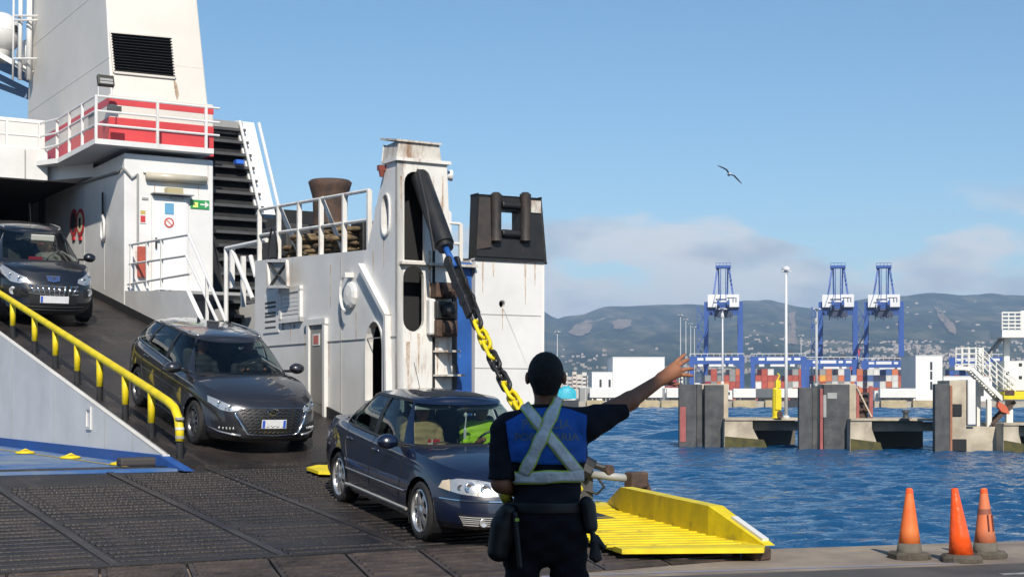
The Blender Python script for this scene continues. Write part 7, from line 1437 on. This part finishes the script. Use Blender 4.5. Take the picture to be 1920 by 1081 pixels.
# seated occupants
def sitter(car_o, x, y, top_m, lab, arms_fwd=True, scarf=None, lean=0.0):
    S = SDF((-.35, -.35, -.05), (.6, .35, .85), .011); S.ell((0, 0, .12), (.15, .18, .14), .05); S.ell((-.03, 0, .33), (.125, .19, .22), .06); S.cap((-.03, -.14, .47), (-.03, .14, .47), .07, .07, .05)
    S.cap((-.02, 0, .48), (0, 0, .6), .055, .052, .03); S.ell((.015, 0, .68), (.098, .078, .12), .03); S.cap((.1, 0, .67), (.118, 0, .65), .014, .016, .02)
    for sy in (-1, 1):
        S.ell((.01, sy * .08, .675), (.02, .012, .03), .012); S.cap((.0, sy * .09, .1), (.4, sy * .1, .12), .085, .065, .04)
        if arms_fwd: S.cap((-.03, sy * .19, .45), (.1, sy * .23, .24), .05, .042, .03); S.cap((.1, sy * .23, .24), (.36, sy * .16, .34), .04, .03, .03); S.cap((.36, sy * .16, .34), (.42, sy * .14, .37), .034, .03, .02)
        else: S.cap((-.03, sy * .19, .45), (.08, sy * .23, .2), .05, .042, .03); S.cap((.08, sy * .23, .2), (.26, sy * .08, .2), .04, .03, .03)
    r = empty('person', (0, 0, 0), lab, 'person'); S.build('body', M_SKIN, r)
    S = SDF((-.35, -.35, -.05), (.5, .35, .62), .011); S.ell((0, 0, .12), (.165, .195, .155), .05); S.ell((-.03, 0, .33), (.14, .205, .235), .06); S.cap((-.03, -.14, .47), (-.03, .14, .47), .083, .083, .05)
    for sy in (-1, 1):
        if arms_fwd: S.cap((-.03, sy * .19, .45), (.1, sy * .23, .24), .063, .056, .03); S.cap((.1, sy * .23, .24), (.3, sy * .175, .32), .052, .044, .03)
        else: S.cap((-.03, sy * .19, .45), (.08, sy * .23, .2), .063, .056, .03)
    S.wob(fold(.006)); S.clip(lambda X, Y, Z: np.maximum(Z - .55, X - .31)); S.build('jacket', top_m, r)
    S = SDF((-.2, -.16, .5), (.2, .16, .9), .009)
    if scarf: S.ell((-.005, 0, .69), (.112, .098, .135), .03); S.cap((-.04, 0, .45), (-.02, 0, .6), .10, .08, .05); S.clip(lambda X, Y, Z: (X - .085) * 1.0 + np.abs(Z - .68) * -.0)
    else: S.ell((.0, 0, .70), (.105, .088, .118), .03); S.clip(lambda X, Y, Z: np.maximum(.63 - Z, (X - .06) - (Z - .74) * .8))
    S.build('headscarf' if scarf else 'hair', scarf or M_HAIR, r)
    bpy.context.view_layer.update(); r.matrix_world = car_o.matrix_world @ Matrix.Translation((x, y, .60)) @ Matrix.Rotation(lean, 4, 'Z'); return r
M_HIV = mat('hi_vis', (.50, .80, .02), .6, var=.2, vs=9); M_TANJ = mat('tan_jacket', (.42, .30, .15), .8, var=.3, vs=8); M_DKJ = mat('dark_jacket', (.03, .03, .035), .8); M_SCARF = mat('white_scarf', (.62, .60, .54), .8, var=.2, vs=8)
bpy.context.view_layer.update()
sitter(c1_, .12, .37, M_HIV, 'driver in a lime hi-vis jacket at the wheel of the navy saloon'); sitter(c1_, .14, -.37, M_TANJ, 'passenger in a tan jacket beside the driver of the navy saloon', False)
sitter(c1_, -.72, -.42, M_DKJ, 'rear passenger in a white headscarf at the navy saloon\'s side window', False, M_SCARF, R(-25))
sitter(c2_, .14, .37, M_DKJ, 'driver in a dark jacket behind the estate car\'s windscreen'); sitter(c2_, .14, -.37, M_DKJ, 'front passenger in dark clothes inside the grey estate car', False)
sitter(c3_, .1, .37, mat('grey_jacket', (.2, .19, .17), .8), 'driver in a grey top behind the black people carrier\'s windscreen')
# things hanging or lying in the saloon
r = empty('mirror_pendant', (0, 0, 0), 'white tasselled pendant hanging from the navy saloon\'s inner mirror', 'pendant'); m = MB(); m.tube([(0, 0, 0), (.005, .004, -.08), (0, 0, -.16)], .008, 6); m.ell((0, 0, -.03), (.022, .022, .028), 10, 6); m.build('cord', M_TRW, r); m = MB(); m.lathe([(.006, -.16), (.02, -.2), (.014, -.3)], (0, 0, 0), n=8); m.build('tassel', M_TRW, r)
r.matrix_world = c1_.matrix_world @ Matrix.Translation((.53, 0, 1.28))
r = empty('dashboard_flag', (0, 0, 0), 'small red flag with a white cross on the navy saloon\'s dashboard', 'flag'); m = MB(); m.box(-.004, .004, -.07, .07, 0, .09); m.build('red_card', mat('flag_red', (.55, .02, .03), .6), r); m = MB(); m.box(.0045, .006, -.07, .07, .037, .053); m.box(.0045, .006, -.03, -.014, .0, .09); m.build('white_cross', M_TRW, r)
r.matrix_world = c1_.matrix_world @ Matrix.Translation((.84, -.50, .925))

# ------------------------------------------------------------------ traffic cones
M_CONEG = mat('cone_grey', (.14, .125, .10), .8, var=.3, vs=9); M_CONEB = mat('cone_base', (.10, .085, .065), .85, var=.4, vs=6, bump=.4, bs=40); M_CONEW = mat('cone_worn', (.80, .12, .022), .6, col2=(.66, .19, .05), vs=5); M_CONEN = mat('cone_new', (.90, .10, .012), .28, var=.08, vs=8, coat=.3, bump=.5, bs=14); M_CONEP = mat('cone_faded', (.72, .17, .06), .65, col2=(.5, .17, .09), vs=6)
def cone(px, py, lab, mt, band, lean=(0, 0), h=.66, scale=1.0, marks=False, corner=0):
    Y = EZ * F / (py - YH); r = empty('traffic_cone', ((px - 960) / F * Y, Y, .004), lab, 'traffic cone', 'traffic cones', rz=R(corner)); ax = V((lean[0], lean[1], 1)).normalized()
    m = MB(); s_ = .185; rows_ = []
    for z, k in ((0, 1), (.03, 1.0), (.055, .86)):
        rows_.append([V((k * s_ * a, k * s_ * b, z + random.uniform(0, .02) * (z > 0))) for a, b in ((-1, -.55), (-.55, -1), (.55, -1), (1, -.55), (1, .55), (.55, 1), (-.55, 1), (-1, .55), (-1, -.55))])
    m.grid(rows_); m.add(rows_[-1][:8], [tuple(range(8))]); m.build('base', M_CONEB, r)
    prof = lambda z: .125 - (.125 - .030) * z / h
    m = MB(); m.lathe([(prof(z), z) for z in (.10 if band else .03, .25, .45, h - .02)] + [(.026, h), (.02, h - .005)], (0, 0, .03), ax, 24); m.build('cone_body', mt, r, smooth=True, angle=50) if 0 else m.build('cone_body', mt, r, smooth=True)
    if band: m = MB(); m.lathe([(.135, 0), (prof(.05) + .004, .05), (prof(.12) + .004, .12)], (0, 0, .03), ax, 24); m.build('grey_collar', M_CONEG, r, smooth=True)
    m = MB(); m.lathe([(prof(h - .05) + .002, h - .05), (prof(h - .01) + .002, h - .01)], (0, 0, .03), ax, 20, caps=False); m.build('cone_tip', M_CONEN, r, smooth=True)
    if marks:
        for dx in (-.028, .02): m = MB(); m.tube([V((dx, 0, .03)) * .5 + V((dx * .6, -prof(z) - .002, z + .03)) for z in (.22, .3, .38)], .008, 5); m.build('stencil_mark', mat('stencil_dark', (.12, .03, .02), .7), r)
        m = MB(); m.lathe([(prof(.40) + .002, .40), (prof(.45) + .002, .45)], (0, 0, .03), ax, 20, caps=False); m.build('dark_band', mat('cone_dark_band', (.25, .08, .05), .7), r)
    return r
cone(1705, 1046, 'leftmost cone, worn orange with a grey foot, standing apart', M_CONEW, True, (-.0, 0), corner=12)
cone(1803, 1052, 'middle cone, glossy plain orange and leaning left', M_CONEN, False, (-.10, 0), .68, corner=-8)
cone(1848, 1044, 'rightmost cone, faded with dark marks, behind the leaning cone', M_CONEP, True, (-.035, 0), .655, marks=True, corner=20)
# ------------------------------------------------------------------ unseen building added behind the viewpoint to cast shade on the officer
e0 = V((.80, 7.7)); cnr = e0 + V((SUN_H.x, SUN_H.y)) * 14
r = empty('shade_block', (cnr.x - 14, cnr.y - 6, 0), 'tall pale unseen block added behind the viewpoint to shade the officer', 'building')
m = MB(); m.box(-14, 14, -6, 6, 0, 12.3); m.build('wall', mat('shade_block_wall', (.55, .52, .47), .8, var=.1, vs=.5), r)
m = MB(); m.box(-14.2, 14, -6.2, 6.0, 12.3, 12.6); m.build('parapet', M_GREY, r)
for i in range(7):
    for j in range(3): m = MB(); m.box(-12.8 + i * 3.8, -10.8 + i * 3.8, 6.003, 6.05, 1.2 + j * 3.8, 3.2 + j * 3.8); m.build('window', M_SLOT, r)
